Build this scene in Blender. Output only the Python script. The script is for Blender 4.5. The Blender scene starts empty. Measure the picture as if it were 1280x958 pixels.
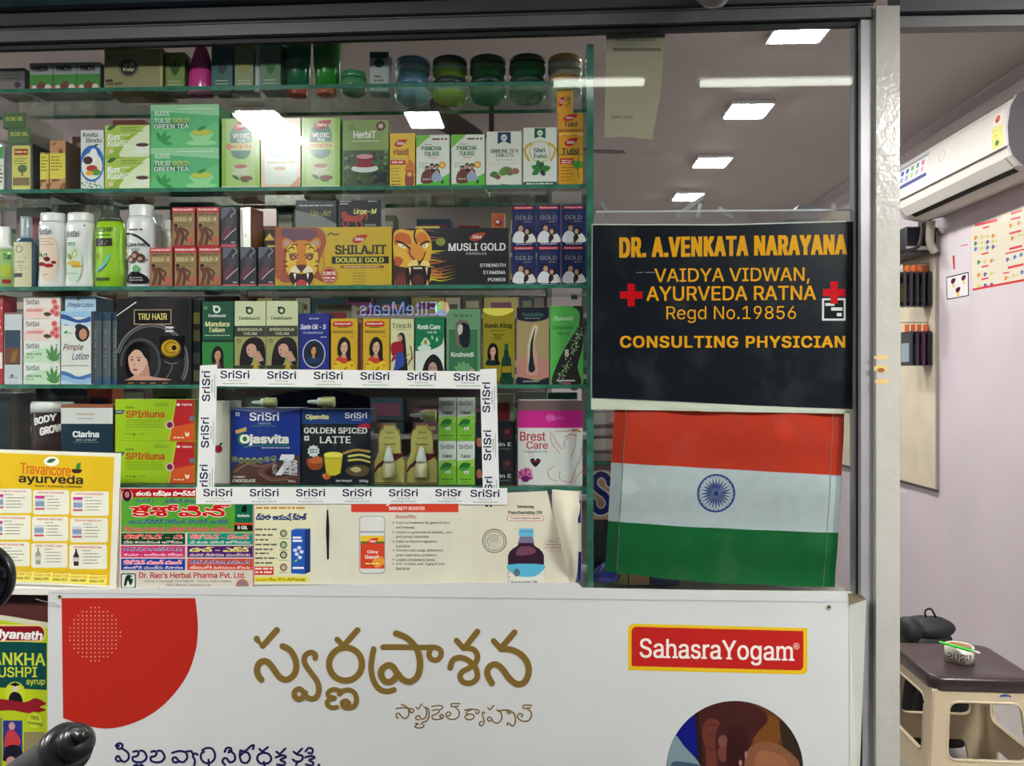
import bpy, bmesh, math, random, os
import numpy as np
from mathutils import Vector, Matrix
from mathutils.geometry import delaunay_2d_cdt
random.seed(7)
C = bpy.context.scene.collection
SC = bpy.context.scene

# ------------------------------------------------------------------ camera
CAMZ, DIST, FPX, YAW = 1.35, 1.75, 950.0, 0.036
cam_d = bpy.data.cameras.new('camera'); cam = bpy.data.objects.new('camera', cam_d); C.objects.link(cam)
cam_d.sensor_width = 36.0; cam_d.lens = FPX / 1280.0 * 36.0; cam_d.clip_start = 0.05
cam.location = (0, -DIST, CAMZ); cam.rotation_euler = (math.pi / 2, 0, YAW)
SC.camera = cam
# ------------------------------------------------------------------ world, exposure
w = bpy.data.worlds.new('night'); SC.world = w; w.use_nodes = True
w.node_tree.nodes['Background'].inputs[0].default_value = (0.55, 0.6, 0.75, 1)
w.node_tree.nodes['Background'].inputs[1].default_value = 0.30
SC.view_settings.view_transform = 'Standard'; SC.view_settings.look = 'None'
SC.view_settings.exposure = 0.25; SC.view_settings.gamma = 1.0
try: SC.view_settings.use_curve_mapping = False
except Exception: pass
SC.cycles.transparent_max_bounces = 24
SC.cycles.max_bounces = 6
SC.cycles.sample_clamp_indirect = 4.0
SC.cycles.caustics_reflective = False
# lamp strengths (emission of the lamp diffusers)
E_TROFFER, E_SQUARE, E_TUBE, E_DOWN = 116.0, 80.0, 9.0, 170.0

# ------------------------------------------------------------------ helpers
def P(px, py, Y=0.0):                       # a pixel's point on the vertical plane y = Y
    u = (px - 640.0) / FPX; v = (479.0 - py) / FPX
    dx = -math.sin(YAW) + u * math.cos(YAW); dy = math.cos(YAW) + u * math.sin(YAW)
    t = (Y + DIST) / dy
    return Vector((t * dx, Y, CAMZ + t * v))
def PX(px, py, X):                          # ... on the plane x = X
    u = (px - 640.0) / FPX; v = (479.0 - py) / FPX
    dx = -math.sin(YAW) + u * math.cos(YAW); dy = math.cos(YAW) + u * math.sin(YAW)
    t = X / dx
    return Vector((X, -DIST + t * dy, CAMZ + t * v))
def PZ(px, py, Z):                          # ... on the plane z = Z
    u = (px - 640.0) / FPX; v = (479.0 - py) / FPX
    dx = -math.sin(YAW) + u * math.cos(YAW); dy = math.cos(YAW) + u * math.sin(YAW)
    t = (Z - CAMZ) / v
    return Vector((t * dx, -DIST + t * dy, Z))
def lin(c):
    r = []
    for v in c[:3]:
        v = v / 255.0
        r.append(v / 12.92 if v <= 0.04045 else ((v + 0.055) / 1.055) ** 2.4)
    return (r[0], r[1], r[2], 1.0)
def mat(name, col=None, rough=0.5, metal=0.0, bump=0.0, bscale=60.0, var=0.06, vscale=14.0, spec=0.5, coat=0.0, trans=0.0, emit=0.0, bdist=0.002):
    m = bpy.data.materials.new(name); m.use_nodes = True
    nt = m.node_tree; n = nt.nodes; l = nt.links; b = n['Principled BSDF']
    if col is None:
        s = n.new('ShaderNodeAttribute'); s.attribute_name = 'Col'; src = s.outputs['Color']
    else:
        s = n.new('ShaderNodeRGB'); s.outputs[0].default_value = lin(col); src = s.outputs[0]
    tc = n.new('ShaderNodeTexCoord'); nz = n.new('ShaderNodeTexNoise')
    nz.inputs['Scale'].default_value = vscale; nz.inputs['Detail'].default_value = 4
    l.new(tc.outputs['Object'], nz.inputs['Vector'])
    mr = n.new('ShaderNodeMapRange'); mr.inputs['From Min'].default_value = 0.3; mr.inputs['From Max'].default_value = 0.7
    mr.inputs['To Min'].default_value = 1 - var; mr.inputs['To Max'].default_value = 1 + var * 0.4
    l.new(nz.outputs['Fac'], mr.inputs['Value'])
    mx = n.new('ShaderNodeVectorMath'); mx.operation = 'SCALE'
    l.new(src, mx.inputs[0]); l.new(mr.outputs['Result'], mx.inputs['Scale'])
    l.new(mx.outputs['Vector'], b.inputs['Base Color'])
    b.inputs['Roughness'].default_value = rough; b.inputs['Metallic'].default_value = metal
    b.inputs['Specular IOR Level'].default_value = spec
    b.inputs['Coat Weight'].default_value = coat; b.inputs['Coat Roughness'].default_value = 0.06
    if trans: b.inputs['Transmission Weight'].default_value = trans
    if emit:
        l.new(mx.outputs['Vector'], b.inputs['Emission Color']); b.inputs['Emission Strength'].default_value = emit
    if bump:
        nb = n.new('ShaderNodeTexNoise'); nb.inputs['Scale'].default_value = bscale; nb.inputs['Detail'].default_value = 3
        l.new(tc.outputs['Object'], nb.inputs['Vector'])
        bp = n.new('ShaderNodeBump'); bp.inputs['Strength'].default_value = bump; bp.inputs['Distance'].default_value = bdist
        l.new(nb.outputs['Fac'], bp.inputs['Height']); l.new(bp.outputs['Normal'], b.inputs['Normal'])
    return m
def thin_glass(name, tint=(1, 1, 1), ior=1.45, smudge=0.0):
    m = bpy.data.materials.new(name); m.use_nodes = True
    nt = m.node_tree; n = nt.nodes; l = nt.links; n.remove(n['Principled BSDF'])
    out = n['Material Output']; tr = n.new('ShaderNodeBsdfTransparent'); tr.inputs[0].default_value = (*tint, 1)
    gl = n.new('ShaderNodeBsdfGlossy'); gl.inputs['Roughness'].default_value = 0.0
    fr = n.new('ShaderNodeFresnel'); gg = n.new('ShaderNodeNewGeometry'); mm = n.new('ShaderNodeMath'); mm.operation = 'MULTIPLY_ADD'
    mm.inputs[1].default_value = 1.0 / ior - ior; mm.inputs[2].default_value = ior      # same reflectance from both sides of a pane
    l.new(gg.outputs['Backfacing'], mm.inputs[0]); l.new(mm.outputs[0], fr.inputs['IOR'])
    mx = n.new('ShaderNodeMixShader'); l.new(fr.outputs[0], mx.inputs[0]); l.new(tr.outputs[0], mx.inputs[1]); l.new(gl.outputs[0], mx.inputs[2])
    last = mx
    if smudge:
        tc = n.new('ShaderNodeTexCoord'); nz = n.new('ShaderNodeTexNoise'); nz.inputs['Scale'].default_value = 9; nz.inputs['Detail'].default_value = 8; nz.inputs['Roughness'].default_value = .7
        l.new(tc.outputs['Object'], nz.inputs['Vector'])
        mr = n.new('ShaderNodeMapRange'); mr.inputs['From Min'].default_value = .5; mr.inputs['From Max'].default_value = .85; mr.inputs['To Max'].default_value = smudge
        l.new(nz.outputs['Fac'], mr.inputs['Value'])
        df = n.new('ShaderNodeBsdfDiffuse'); df.inputs[0].default_value = (.8, .8, .8, 1)
        m2 = n.new('ShaderNodeMixShader'); l.new(mr.outputs[0], m2.inputs[0]); l.new(mx.outputs[0], m2.inputs[1]); l.new(df.outputs[0], m2.inputs[2]); last = m2
    l.new(last.outputs[0], out.inputs[0])
    return m
M = {}
M['print'] = mat('printed_card', None, 0.42, spec=0.35, var=0.03)
M['gloss'] = mat('glossy_print', None, 0.2, spec=0.5, var=0.03)
M['paper'] = mat('printed_paper', None, 0.6, spec=0.2, var=0.06, bump=0.6, bscale=7, bdist=0.004)
M['plastic'] = mat('moulded_plastic', None, 0.28, spec=0.5, var=0.03)
M['cloth'] = mat('flag_cloth', None, 0.8, spec=0.1, var=0.08, vscale=30, bump=0.5, bscale=500, bdist=.0005)
M['flex'] = mat('flex_vinyl', None, 0.42, spec=0.35, var=0.05, vscale=3, bump=0.5, bscale=3.2, bdist=0.012)
M['black_vinyl'] = mat('black_vinyl', (20, 25, 33), 0.3, spec=0.5, var=0.1, bump=.35, bscale=4, bdist=.006)
M['satin'] = mat('satin_plastic', None, 0.55, spec=0.3, var=0.03)
M['beam'] = mat('dark_painted_beam', (58, 58, 64), 0.45, var=0.15, bump=.2, bscale=80)
M['beam2'] = mat('grey_trim', (100, 98, 98), 0.4, var=0.1)
M['alu'] = mat('aluminium_frame', (166, 166, 168), 0.35, metal=0.25, var=0.08)
M['post'] = mat('cream_gloss_paint', (182, 180, 172), 0.22, spec=0.6, var=0.07, bump=0.4, bscale=70, bdist=.003)
M['wall'] = mat('lavender_wall_paint', (196, 186, 192), 0.55, var=0.06, vscale=3, bump=.2, bscale=40)
M['ceil'] = mat('ceiling_paint', (184, 176, 174), 0.8, var=0.04, vscale=2)
M['floor'] = mat('floor_tile', (150, 145, 140), 0.35, var=0.1)
M['maroon'] = mat('maroon_laminate', (84, 46, 44), 0.35, var=0.3, vscale=6)
M['white_rail'] = mat('white_rail', (222, 220, 208), 0.4, var=0.06)
M['glass'] = thin_glass('window_glass', (0.97, 0.985, 0.98), 1.5, 0.02)
M['shelf_glass'] = thin_glass('shelf_glass', (0.86, 0.95, 0.92), 1.45)
M['film'] = thin_glass('clear_film', (0.96, 0.97, 0.97), 1.4)
M['clear'] = thin_glass('clear_plastic', (0.9, 0.92, 0.92), 1.6, .12)
M['edge'] = mat('green_glass_edge', (66, 128, 108), 0.12, spec=0.8, var=0.35, vscale=40)
M['lamp'] = mat('lamp_diffuser', (255, 252, 244), 0.5, var=0.0, emit=1.0)
def lampmat(name, strength, col=(1, .98, .94)):
    m = bpy.data.materials.new(name); m.use_nodes = True; b = m.node_tree.nodes['Principled BSDF']
    b.inputs['Emission Color'].default_value = (*col, 1); b.inputs['Emission Strength'].default_value = strength
    return m

def link(name, me, parent=None, m=None):
    o = bpy.data.objects.new(name, me); C.objects.link(o)
    if parent is not None: o.parent = parent
    if m is not None: me.materials.append(m)
    return o
def props(o, label=None, cat=None, group=None, kind=None):
    if label: o['label'] = label
    if cat: o['category'] = cat
    if group: o['group'] = group
    if kind: o['kind'] = kind
    return o
def thing(name, label, cat, loc=(0, 0, 0), group=None, rotz=0.0):
    o = bpy.data.objects.new(name, None); C.objects.link(o); o.location = loc; o.rotation_euler = (0, 0, rotz)
    o.empty_display_size = 0.05
    return props(o, label, cat, group)
def dup(root, dx=0, dz=0, label=None, dy=0, loc=None, rotz=None):
    r = root.copy(); C.objects.link(r)
    r.location = loc if loc is not None else (root.location.x + dx, root.location.y + dy, root.location.z + dz)
    if rotz is not None: r.rotation_euler = (0, 0, rotz)
    if label: r['label'] = label
    for ch in list(root.children):
        c = ch.copy(); C.objects.link(c); c.parent = r
        for g in list(ch.children):
            k = g.copy(); C.objects.link(k); k.parent = c
    return r

class MB:                                   # mesh builder with per-face colours, world coordinates
    def __init__(s): s.v = []; s.f = []; s.c = []; s.sm = []; s.mi = []
    def face(s, pts, col=(200, 200, 200), smooth=False, mi=0):
        i = len(s.v); s.v += [tuple(p) for p in pts]; s.f.append(list(range(i, i + len(pts)))); s.c.append(col); s.sm.append(smooth); s.mi.append(mi)
    def mesh(s, verts, faces, cols, smooth=False, mi=0):
        i = len(s.v); s.v += [tuple(p) for p in verts]
        for k, f in enumerate(faces):
            s.f.append([i + a for a in f]); s.c.append(cols[k] if isinstance(cols, list) else cols); s.sm.append(smooth); s.mi.append(mi)
        return s
    def box(s, x0, y0, z0, x1, y1, z1, col=(200, 200, 200), side=None, top=None, bev=0.0, mi=0):
        if x0 > x1: x0, x1 = x1, x0
        if y0 > y1: y0, y1 = y1, y0
        if z0 > z1: z0, z1 = z1, z0
        bm = bmesh.new(); bmesh.ops.create_cube(bm, size=1.0)
        for v in bm.verts: v.co = Vector((x0 + (v.co.x + .5) * (x1 - x0), y0 + (v.co.y + .5) * (y1 - y0), z0 + (v.co.z + .5) * (z1 - z0)))
        if bev: bmesh.ops.bevel(bm, geom=bm.edges[:], offset=min(bev, (x1-x0)*.3, (y1-y0)*.3, (z1-z0)*.3), segments=1, affect='EDGES')
        bm.normal_update(); bm.verts.index_update()
        cs = []
        for f in bm.faces:
            n = f.normal
            cs.append((side or col) if abs(n.x) > .8 else ((top or side or col) if abs(n.z) > .8 else col))
        s.mesh([v.co for v in bm.verts], [[v.index for v in f.verts] for f in bm.faces], cs, mi=mi); bm.free(); return s
    def slope(s, g, xc):
        s.v = [(v[0], v[1], v[2] + (v[0] - xc) * g) for v in s.v]; return s
    def lathe(s, prof, cx, cy, z0=0.0, n=24, sx=1.0, sy=1.0, col=(200, 200, 200), power=2.0):
        # prof: [(radius, z[, colour])]; superellipse section
        V = []; F = []; cols = []; k = len(prof)
        for r in prof:
            for j in range(n):
                a = 2 * math.pi * j / n; ca, sa = math.cos(a), math.sin(a)
                ex = math.copysign(abs(ca) ** (2 / power), ca); ey = math.copysign(abs(sa) ** (2 / power), sa)
                V.append((cx + r[0] * sx * ex, cy + r[0] * sy * ey, z0 + r[1]))
        for i in range(k - 1):
            for j in range(n):
                F.append([i * n + j, i * n + (j + 1) % n, (i + 1) * n + (j + 1) % n, (i + 1) * n + j])
                cols.append(prof[i + 1][2] if len(prof[i + 1]) > 2 else col)
        F.append(list(range(n))[::-1]); cols.append(col); F.append([(k - 1) * n + j for j in range(n)]); cols.append(prof[-1][2] if len(prof[-1]) > 2 else col)
        s.mesh(V, F, cols, smooth=True); return s
    def tube(s, pts, r, n=8, col=(60, 60, 60), caps=True):
        pts = [Vector(p) for p in pts]; V = []; F = []; k = len(pts)
        up = Vector((0.13, 0.21, 0.97)).normalized()
        for i, p in enumerate(pts):
            t = (pts[min(i + 1, k - 1)] - pts[max(i - 1, 0)]).normalized()
            a = t.cross(up).normalized(); b = t.cross(a)
            rr = r[i] if isinstance(r, (list, tuple)) else r
            for j in range(n):
                an = 2 * math.pi * j / n; V.append(p + (a * math.cos(an) + b * math.sin(an)) * rr)
        for i in range(k - 1):
            for j in range(n): F.append([i * n + j, (i + 1) * n + j, (i + 1) * n + (j + 1) % n, i * n + (j + 1) % n])
        if caps: F.append(list(range(n))); F.append([(k - 1) * n + j for j in range(n)][::-1])
        s.mesh(V, F, col, smooth=True); return s
    def prism(s, prof, axis, a, b, col=(200, 200, 200), cap=None, smooth=False):
        # prof: list of 2-D points; axis 'x': (y,z) profile, 'y': (x,z), 'z': (x,y)
        def q(u, v, t): return (t, u, v) if axis == 'x' else ((u, t, v) if axis == 'y' else (u, v, t))
        n = len(prof); V = [q(u, v, a) for u, v in prof] + [q(u, v, b) for u, v in prof]
        F = [[i, (i + 1) % n, n + (i + 1) % n, n + i] for i in range(n)]
        s.mesh(V, F, col, smooth=smooth)
        s.mesh(V[:n], [list(range(n))], cap or col); s.mesh(V[n:], [list(range(n))[::-1]], cap or col); return s
    def build(s, name, parent=None, m=None, ms=None, fix=True):
        off = Vector(parent_origin(parent)) if parent is not None else Vector((0, 0, 0))
        top = parent is None
        if top and s.v:
            n = len(s.v); off = Vector((sum(v[0] for v in s.v) / n, sum(v[1] for v in s.v) / n, min(v[2] for v in s.v)))
        me = bpy.data.meshes.new(name); me.from_pydata([Vector(v) - off for v in s.v], [], s.f)
        ca = me.color_attributes.new('Col', 'FLOAT_COLOR', 'CORNER')
        buf = []
        for c, f in zip(s.c, s.f): buf.extend(list(lin(c)) * len(f))
        ca.data.foreach_set('color', buf)
        me.polygons.foreach_set('use_smooth', s.sm)
        if ms:
            for q in ms: me.materials.append(q)
            me.polygons.foreach_set('material_index', s.mi)
        if fix:
            bm = bmesh.new(); bm.from_mesh(me); bmesh.ops.recalc_face_normals(bm, faces=bm.faces[:]); bm.to_mesh(me); bm.free()
        o = link(name, me, parent, None if ms else (m or M['print']))
        if top: o.location = off
        return o
def parent_origin(p):
    o = Vector(p.location); q = p.parent
    while q is not None: o = o + Vector(q.location); q = q.parent
    return o
def smooth_pts(pts, n=5, closed=False):
    if len(pts) < 3: return pts
    out = []; k = len(pts)
    rng = range(k if closed else k - 1)
    g = (lambda i: pts[i % k]) if closed else (lambda i: pts[max(0, min(k - 1, i))])
    for i in rng:
        p0, p1, p2, p3 = g(i - 1), g(i), g(i + 1), g(i + 2)
        for j in range(n):
            t = j / n
            out.append(tuple(0.5 * ((2 * b) + (-a + c) * t + (2 * a - 5 * b + 4 * c - d) * t * t + (-a + 3 * b - 3 * c + d) * t ** 3) for a, b, c, d in zip(p0, p1, p2, p3)))
    if not closed: out.append(tuple(pts[-1]))
    return out
# fonts that ship with Blender
try: INTER = bpy.data.fonts.load(os.path.join(bpy.utils.resource_path('LOCAL'), 'datafiles', 'fonts', 'Inter.woff2'))
except Exception: INTER = None
TC = {}
def text_geo(s, shear=0.0, sp=1.0, res=3, serif=False):
    key = (s, shear, sp, res, serif)
    if key not in TC:
        c = bpy.data.curves.new('t', 'FONT'); c.body = s; c.resolution_u = res; c.shear = shear; c.space_character = sp; c.fill_mode = 'NONE'
        if INTER is not None and all(ord(ch) < 0x900 for ch in s): c.font = INTER
        o = bpy.data.objects.new('t', c); me = bpy.data.meshes.new_from_object(o)
        pv = [Vector((q.co.x, q.co.y)) for q in me.vertices]; pe = [tuple(q.vertices) for q in me.edges]
        vv, ee, ff, _a, _b, _c = delaunay_2d_cdt(pv, pe, [], 1, 1e-5)
        v = [(q.x, q.y) for q in vv]
        # keep the triangles inside the glyph outlines (non-zero winding)
        A = np.array([(pv[i].x, pv[i].y) for i, j in pe]); B = np.array([(pv[j].x, pv[j].y) for i, j in pe])
        Cn = np.array([[sum(v[k][0] for k in t) / 3, sum(v[k][1] for k in t) / 3] for t in ff])
        up = (A[None, :, 1] <= Cn[:, None, 1]) & (B[None, :, 1] > Cn[:, None, 1]); dn = (A[None, :, 1] > Cn[:, None, 1]) & (B[None, :, 1] <= Cn[:, None, 1])
        cr = (B[None, :, 0] - A[None, :, 0]) * (Cn[:, None, 1] - A[None, :, 1]) - (Cn[:, None, 0] - A[None, :, 0]) * (B[None, :, 1] - A[None, :, 1])
        wn = (up & (cr > 0)).sum(1) - (dn & (cr < 0)).sum(1)
        f = [list(p) for p, w_ in zip(ff, wn) if w_ != 0]
        x0 = min(a for a, b in v); x1 = max(a for a, b in v); y0 = min(b for a, b in v); y1 = max(b for a, b in v)
        sv, sf = [], []
        if serif:
            for e0, e1 in pe:
                a_, b_ = pv[e0], pv[e1]; L = abs(a_.x - b_.x)
                if abs(a_.y - b_.y) < .004 and .05 < L < .17:
                    lo, hi = min(a_.x, b_.x) - .05, max(a_.x, b_.x) + .05; y = a_.y
                    for lev, d in ((0, .04), (.728, -.04), (.546, -.04), (.75, -.04)):
                        if abs(y - lev) < .02: n = len(sv); sv += [(lo, y), (hi, y), (hi, y + d), (lo, y + d)]; sf.append([n, n + 1, n + 2, n + 3]); break
        bpy.data.objects.remove(o); bpy.data.meshes.remove(me); bpy.data.curves.remove(c)
        N = lambda L_: [((a - x0) / (x1 - x0), (b - y0) / (y1 - y0)) for a, b in L_]
        TC[key] = (N(v), f, (x1 - x0) / (y1 - y0), N(sv), sf)
    return TC[key]

class Art:                                  # flat print laid on a surface: photo-frame coordinates -> surface through fn
    def __init__(s, fn, warp=None, eps=6e-5, lift=3e-4):
        s.mb = MB(); s.fn = fn; s.warp = warp; s.eps = eps; s.k = 0; s.lift = lift; s.bb = []; s.last = 0; s.clip = None
    def _p(s, x, y):
        v = Vector(s.fn(x, y)); 
        if s.warp: v.y += s.warp(v.x, v.z)
        v.y -= s.lift + s.k * s.eps
        return v
    def add(s, v, f, col, ramp=0.0, sub=0.0):
        if s.clip: cx0, cy0, cx1, cy1 = s.clip; v = [(min(max(p[0], cx0), cx1), min(max(p[1], cy0), cy1)) for p in v]
        # each print layer sits only as high as what it covers
        x0 = min(p[0] for p in v); x1 = max(p[0] for p in v); y0 = min(p[1] for p in v); y1 = max(p[1] for p in v)
        if sub: s.k = s.last + sub
        else:
            k = -1.0
            for b in s.bb:
                if b[0] < x1 and b[2] > x0 and b[1] < y1 and b[3] > y0 and b[4] > k: k = b[4]
            s.k = k + 1.0
        s.last = s.k
        P_ = [s._p(x, y) for x, y in v]
        if ramp:
            for i, p in enumerate(P_): p.y -= ramp * i
            s.last = s.k + ramp * len(P_) / s.eps
        s.bb.append((x0, y0, x1, y1, s.last))
        s.mb.mesh(P_, f, col)
    def poly(s, pts, col): s.add(pts, [list(range(len(pts)))], col)
    def shape(s, pts, col, n=4): s.poly(smooth_pts(pts, n, True), col)
    def rect(s, x0, y0, x1, y1, col):
        if s.warp: s.quad((x0, y0), (x1, y0), (x1, y1), (x0, y1), col, 12, 4)
        else: s.poly([(x0, y0), (x1, y0), (x1, y1), (x0, y1)], col)
    def quad(s, a, b, c, d, col, nx=12, ny=6):
        V = []; F = []
        for j in range(ny + 1):
            for i in range(nx + 1):
                u, t = i / nx, j / ny
                V.append(tuple((1 - t) * ((1 - u) * a[k] + u * b[k]) + t * ((1 - u) * d[k] + u * c[k]) for k in (0, 1)))
        for j in range(ny):
            for i in range(nx): q = j * (nx + 1) + i; F.append([q, q + 1, q + nx + 2, q + nx + 1])
        s.add(V, F, col)
    def rrect(s, x0, y0, x1, y1, r, col):
        pts = []
        for cx, cy, a0 in ((x1 - r, y0 + r, -90), (x1 - r, y1 - r, 0), (x0 + r, y1 - r, 90), (x0 + r, y0 + r, 180)):
            for k in range(5):
                a = math.radians(a0 + k * 22.5); pts.append((cx + r * math.cos(a), cy + r * math.sin(a)))
        s.poly(pts, col)
    def ell(s, cx, cy, rx, ry, col, n=20, rot=0.0):
        if s.warp:
            k = 10; V = []; F = []
            for i in range(k + 1):
                a = math.pi * i / k; x = cx - rx * math.cos(a); h = ry * math.sin(a); V += [(x, cy - h), (x, cy + h)]
            for i in range(k): F.append([2 * i, 2 * i + 2, 2 * i + 3, 2 * i + 1])
            s.add(V, F, col); return
        cr, sr = math.cos(rot), math.sin(rot)
        s.poly([(cx + rx * math.cos(2 * math.pi * i / n) * cr - ry * math.sin(2 * math.pi * i / n) * sr, cy + rx * math.cos(2 * math.pi * i / n) * sr + ry * math.sin(2 * math.pi * i / n) * cr) for i in range(n)], col)
    def ring(s, cx, cy, r, wd, col, n=32, ry=None):
        ry = ry or r; V = []; F = []
        for i in range(n):
            a = 2 * math.pi * i / n; V += [(cx + (r + wd / 2) * math.cos(a), cy + (ry + wd / 2) * math.sin(a)), (cx + (r - wd / 2) * math.cos(a), cy + (ry - wd / 2) * math.sin(a))]
        for i in range(n): j = (i + 1) % n; F.append([2 * i, 2 * j, 2 * j + 1, 2 * i + 1])
        s.add(V, F, col)
    def stroke(s, pts, wd, col, sm=True, n=5, taper=False):
        p = smooth_pts(pts, n) if sm else pts; V = []; F = []; k = len(p); h = wd / 2
        for i in range(k):
            a = p[max(i - 1, 0)]; b = p[min(i + 1, k - 1)]; dx, dy = b[0] - a[0], b[1] - a[1]; L = math.hypot(dx, dy) or 1
            hh = h * (1 - i / (k - 1)) if taper else h
            V += [(p[i][0] - dy / L * hh, p[i][1] + dx / L * hh), (p[i][0] + dy / L * hh, p[i][1] - dx / L * hh)]
        for i in range(k - 1): F.append([2 * i, 2 * i + 2, 2 * i + 3, 2 * i + 1])
        s.add(V, F, col, 1.2e-6)
        if wd > 1.0:
            for e in ((0, k - 1) if sm else range(k)):
                if taper and e == k - 1: continue
                s.add([(p[e][0] + h * math.cos(a * math.pi / 6), p[e][1] + h * math.sin(a * math.pi / 6)) for a in range(12)], [list(range(12))], col, sub=.3)
    def text(s, t, x0, y0, x1, y1, col, bold=0.0, shear=0.0, slant=0.0, sp=1.0, res=3, rot=None, serif=False):
        g, f, asp, sv, sf = text_geo(t, shear, sp, res, serif)
        W, H = abs(x1 - x0), abs(y1 - y0)
        if bold > 0:
            e = bold * 1.05 * (W if rot == 'up' else H); e = min(e, .08 * max(W, H))
            offs = [(-e, 0), (e, 0)] if (W if rot == 'up' else H) < 7 else [(-e, -e * .6), (e, -e * .6), (-e, e * .6), (e, e * .6), (0, 0)]
        else: e = 0; offs = [(0, 0)]
        x0 += e; x1 -= e; y0 += e * .6; y1 -= e * .6
        first = True
        for gg, ff in (((g, f), (sv, sf)) if sv else ((g, f),)):
            for ox, oy in offs:
                if rot == 'up': V = [(x0 + (1 - b) * (x1 - x0) + ox, y1 - a * (y1 - y0) + oy) for a, b in gg]
                else: V = [(x0 + a * (x1 - x0) + ox, y1 - b * (y1 - y0) + slant * (a * (x1 - x0)) + oy) for a, b in gg]
                s.add(V, ff, col, sub=0.0 if first else .3); first = False
    def lines(s, x0, y0, x1, n, step, h, col, seed=1, ragged=.35):
        r = random.Random(seed); V = []; F = []
        for i in range(n):
            y = y0 + i * step; x = x0; xe = x0 + (x1 - x0) * (1 - r.random() * ragged)
            while x < xe:
                wd = min(r.uniform(1.5, 5) * max(h, .8), xe - x); o = len(V)
                V += [(x, y), (x + wd, y), (x + wd, y + h), (x, y + h)]; F.append([o, o + 1, o + 2, o + 3]); x += wd + h * .7
        if F: s.add(V, F, col)
    def leaf(s, x, y, L, a, col, wd=.35):
        c, d = math.cos(a), math.sin(a); P_ = []
        for t, h in ((0, 0), (.25, .8), (.5, 1), (.75, .7), (1, 0), (.75, -.7), (.5, -1), (.25, -.8)):
            q = h * L * wd * .5; P_.append((x + t * L * c - q * d, y + t * L * d + q * c))
        s.poly(P_, col)
    def woman(s, cx, cy, h, hair=(22, 18, 18), skin=(205, 150, 120), dress=None, lips=(170, 50, 50), long=0, bg=None):
        w_ = h * .8
        if bg: s.ell(cx, cy, w_ * 1.15, h * 1.15, bg)
        if dress: s.shape([(cx - w_ * .95, cy + h * 1.5), (cx - w_ * .8, cy + h * .95), (cx - w_ * .2, cy + h * .7), (cx + w_ * .2, cy + h * .7), (cx + w_ * .8, cy + h * .95), (cx + w_ * .95, cy + h * 1.5)], dress)
        s.shape([(cx - w_ * .62, cy + h * .8 + (h * .6 if long < 0 else 0)), (cx - w_ * .78, cy), (cx - w_ * .45, cy - h * .8), (cx + w_ * .1, cy - h), (cx + w_ * .6, cy - h * .65), (cx + w_ * .78, cy), (cx + w_ * .7, cy + h * .8 + (h * .7 if long > 0 else 0)), (cx + w_ * .1, cy + h * .55)], hair)
        s.poly([(cx - w_ * .16, cy + h * .3), (cx + w_ * .16, cy + h * .3), (cx + w_ * .24, cy + h * .95), (cx - w_ * .24, cy + h * .95)], tuple(int(v * .88) for v in skin))
        s.shape([(cx - w_ * .4, cy - h * .15), (cx - w_ * .2, cy - h * .5), (cx + w_ * .25, cy - h * .5), (cx + w_ * .42, cy - h * .1), (cx + w_ * .3, cy + h * .32), (cx, cy + h * .58), (cx - w_ * .3, cy + h * .32)], skin)
        for e in (-1, 1):
            s.ell(cx + e * w_ * .19, cy - h * .06, w_ * .09, h * .035, (35, 22, 20), 8)
            s.rect(cx + e * w_ * .19 - w_ * .11, cy - h * .17, cx + e * w_ * .19 + w_ * .11, cy - h * .135, (60, 38, 30))
        s.poly([(cx, cy - h * .02), (cx + w_ * .06, cy + h * .15), (cx - w_ * .04, cy + h * .15)], tuple(int(v * .8) for v in skin))
        s.ell(cx, cy + h * .3, w_ * .13, h * .05, lips, 10)
        s.shape([(cx - w_ * .42, cy + h * .05), (cx - w_ * .48, cy - h * .3), (cx - w_ * .1, cy - h * .62), (cx + w_ * .1, cy - h * .6), (cx - w_ * .25, cy - h * .35)], hair)
    def build(s, name, parent, m=None): return s.mb.build(name, parent, m or M['print'], fix=False)

TOP = {}
def carton(name, label, x0, y0, x1, y1, Y=.075, dep=.06, col=(220, 220, 220), side=None, top=None, zb=None, group=None, art=None, m=None, cat='box', rot=0.0, part='carton'):
    xm, ym = (x0 + x1) / 2, (y0 + y1) / 2
    X0 = P(x0, ym, Y).x; X1 = P(x1, ym, Y).x; Zt = P(xm, y0, Y).z; Zb = P(xm, y1, Y).z
    if zb is not None: Zt = zb + (Zt - Zb); Zb = zb
    rt = thing(name, label, cat, ((X0 + X1) / 2, Y + dep / 2, Zb), group)
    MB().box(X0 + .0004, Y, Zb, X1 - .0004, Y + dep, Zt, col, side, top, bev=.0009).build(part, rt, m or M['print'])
    if art:
        a = Art(lambda px, py: (X0 + (px - x0) / (x1 - x0) * (X1 - X0), Y, Zt + (py - y0) / (y1 - y0) * (Zb - Zt)))
        a.clip = (x0 + .3, y0 + .3, x1 - .3, y1 - .3); art(a); a.build('front_print', rt, m or M['print'])
    TOP[rt.name] = Zt
    if rot: rt.rotation_euler = (0, 0, rot)
    return rt
def topz(o): return TOP[o.name]
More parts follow.
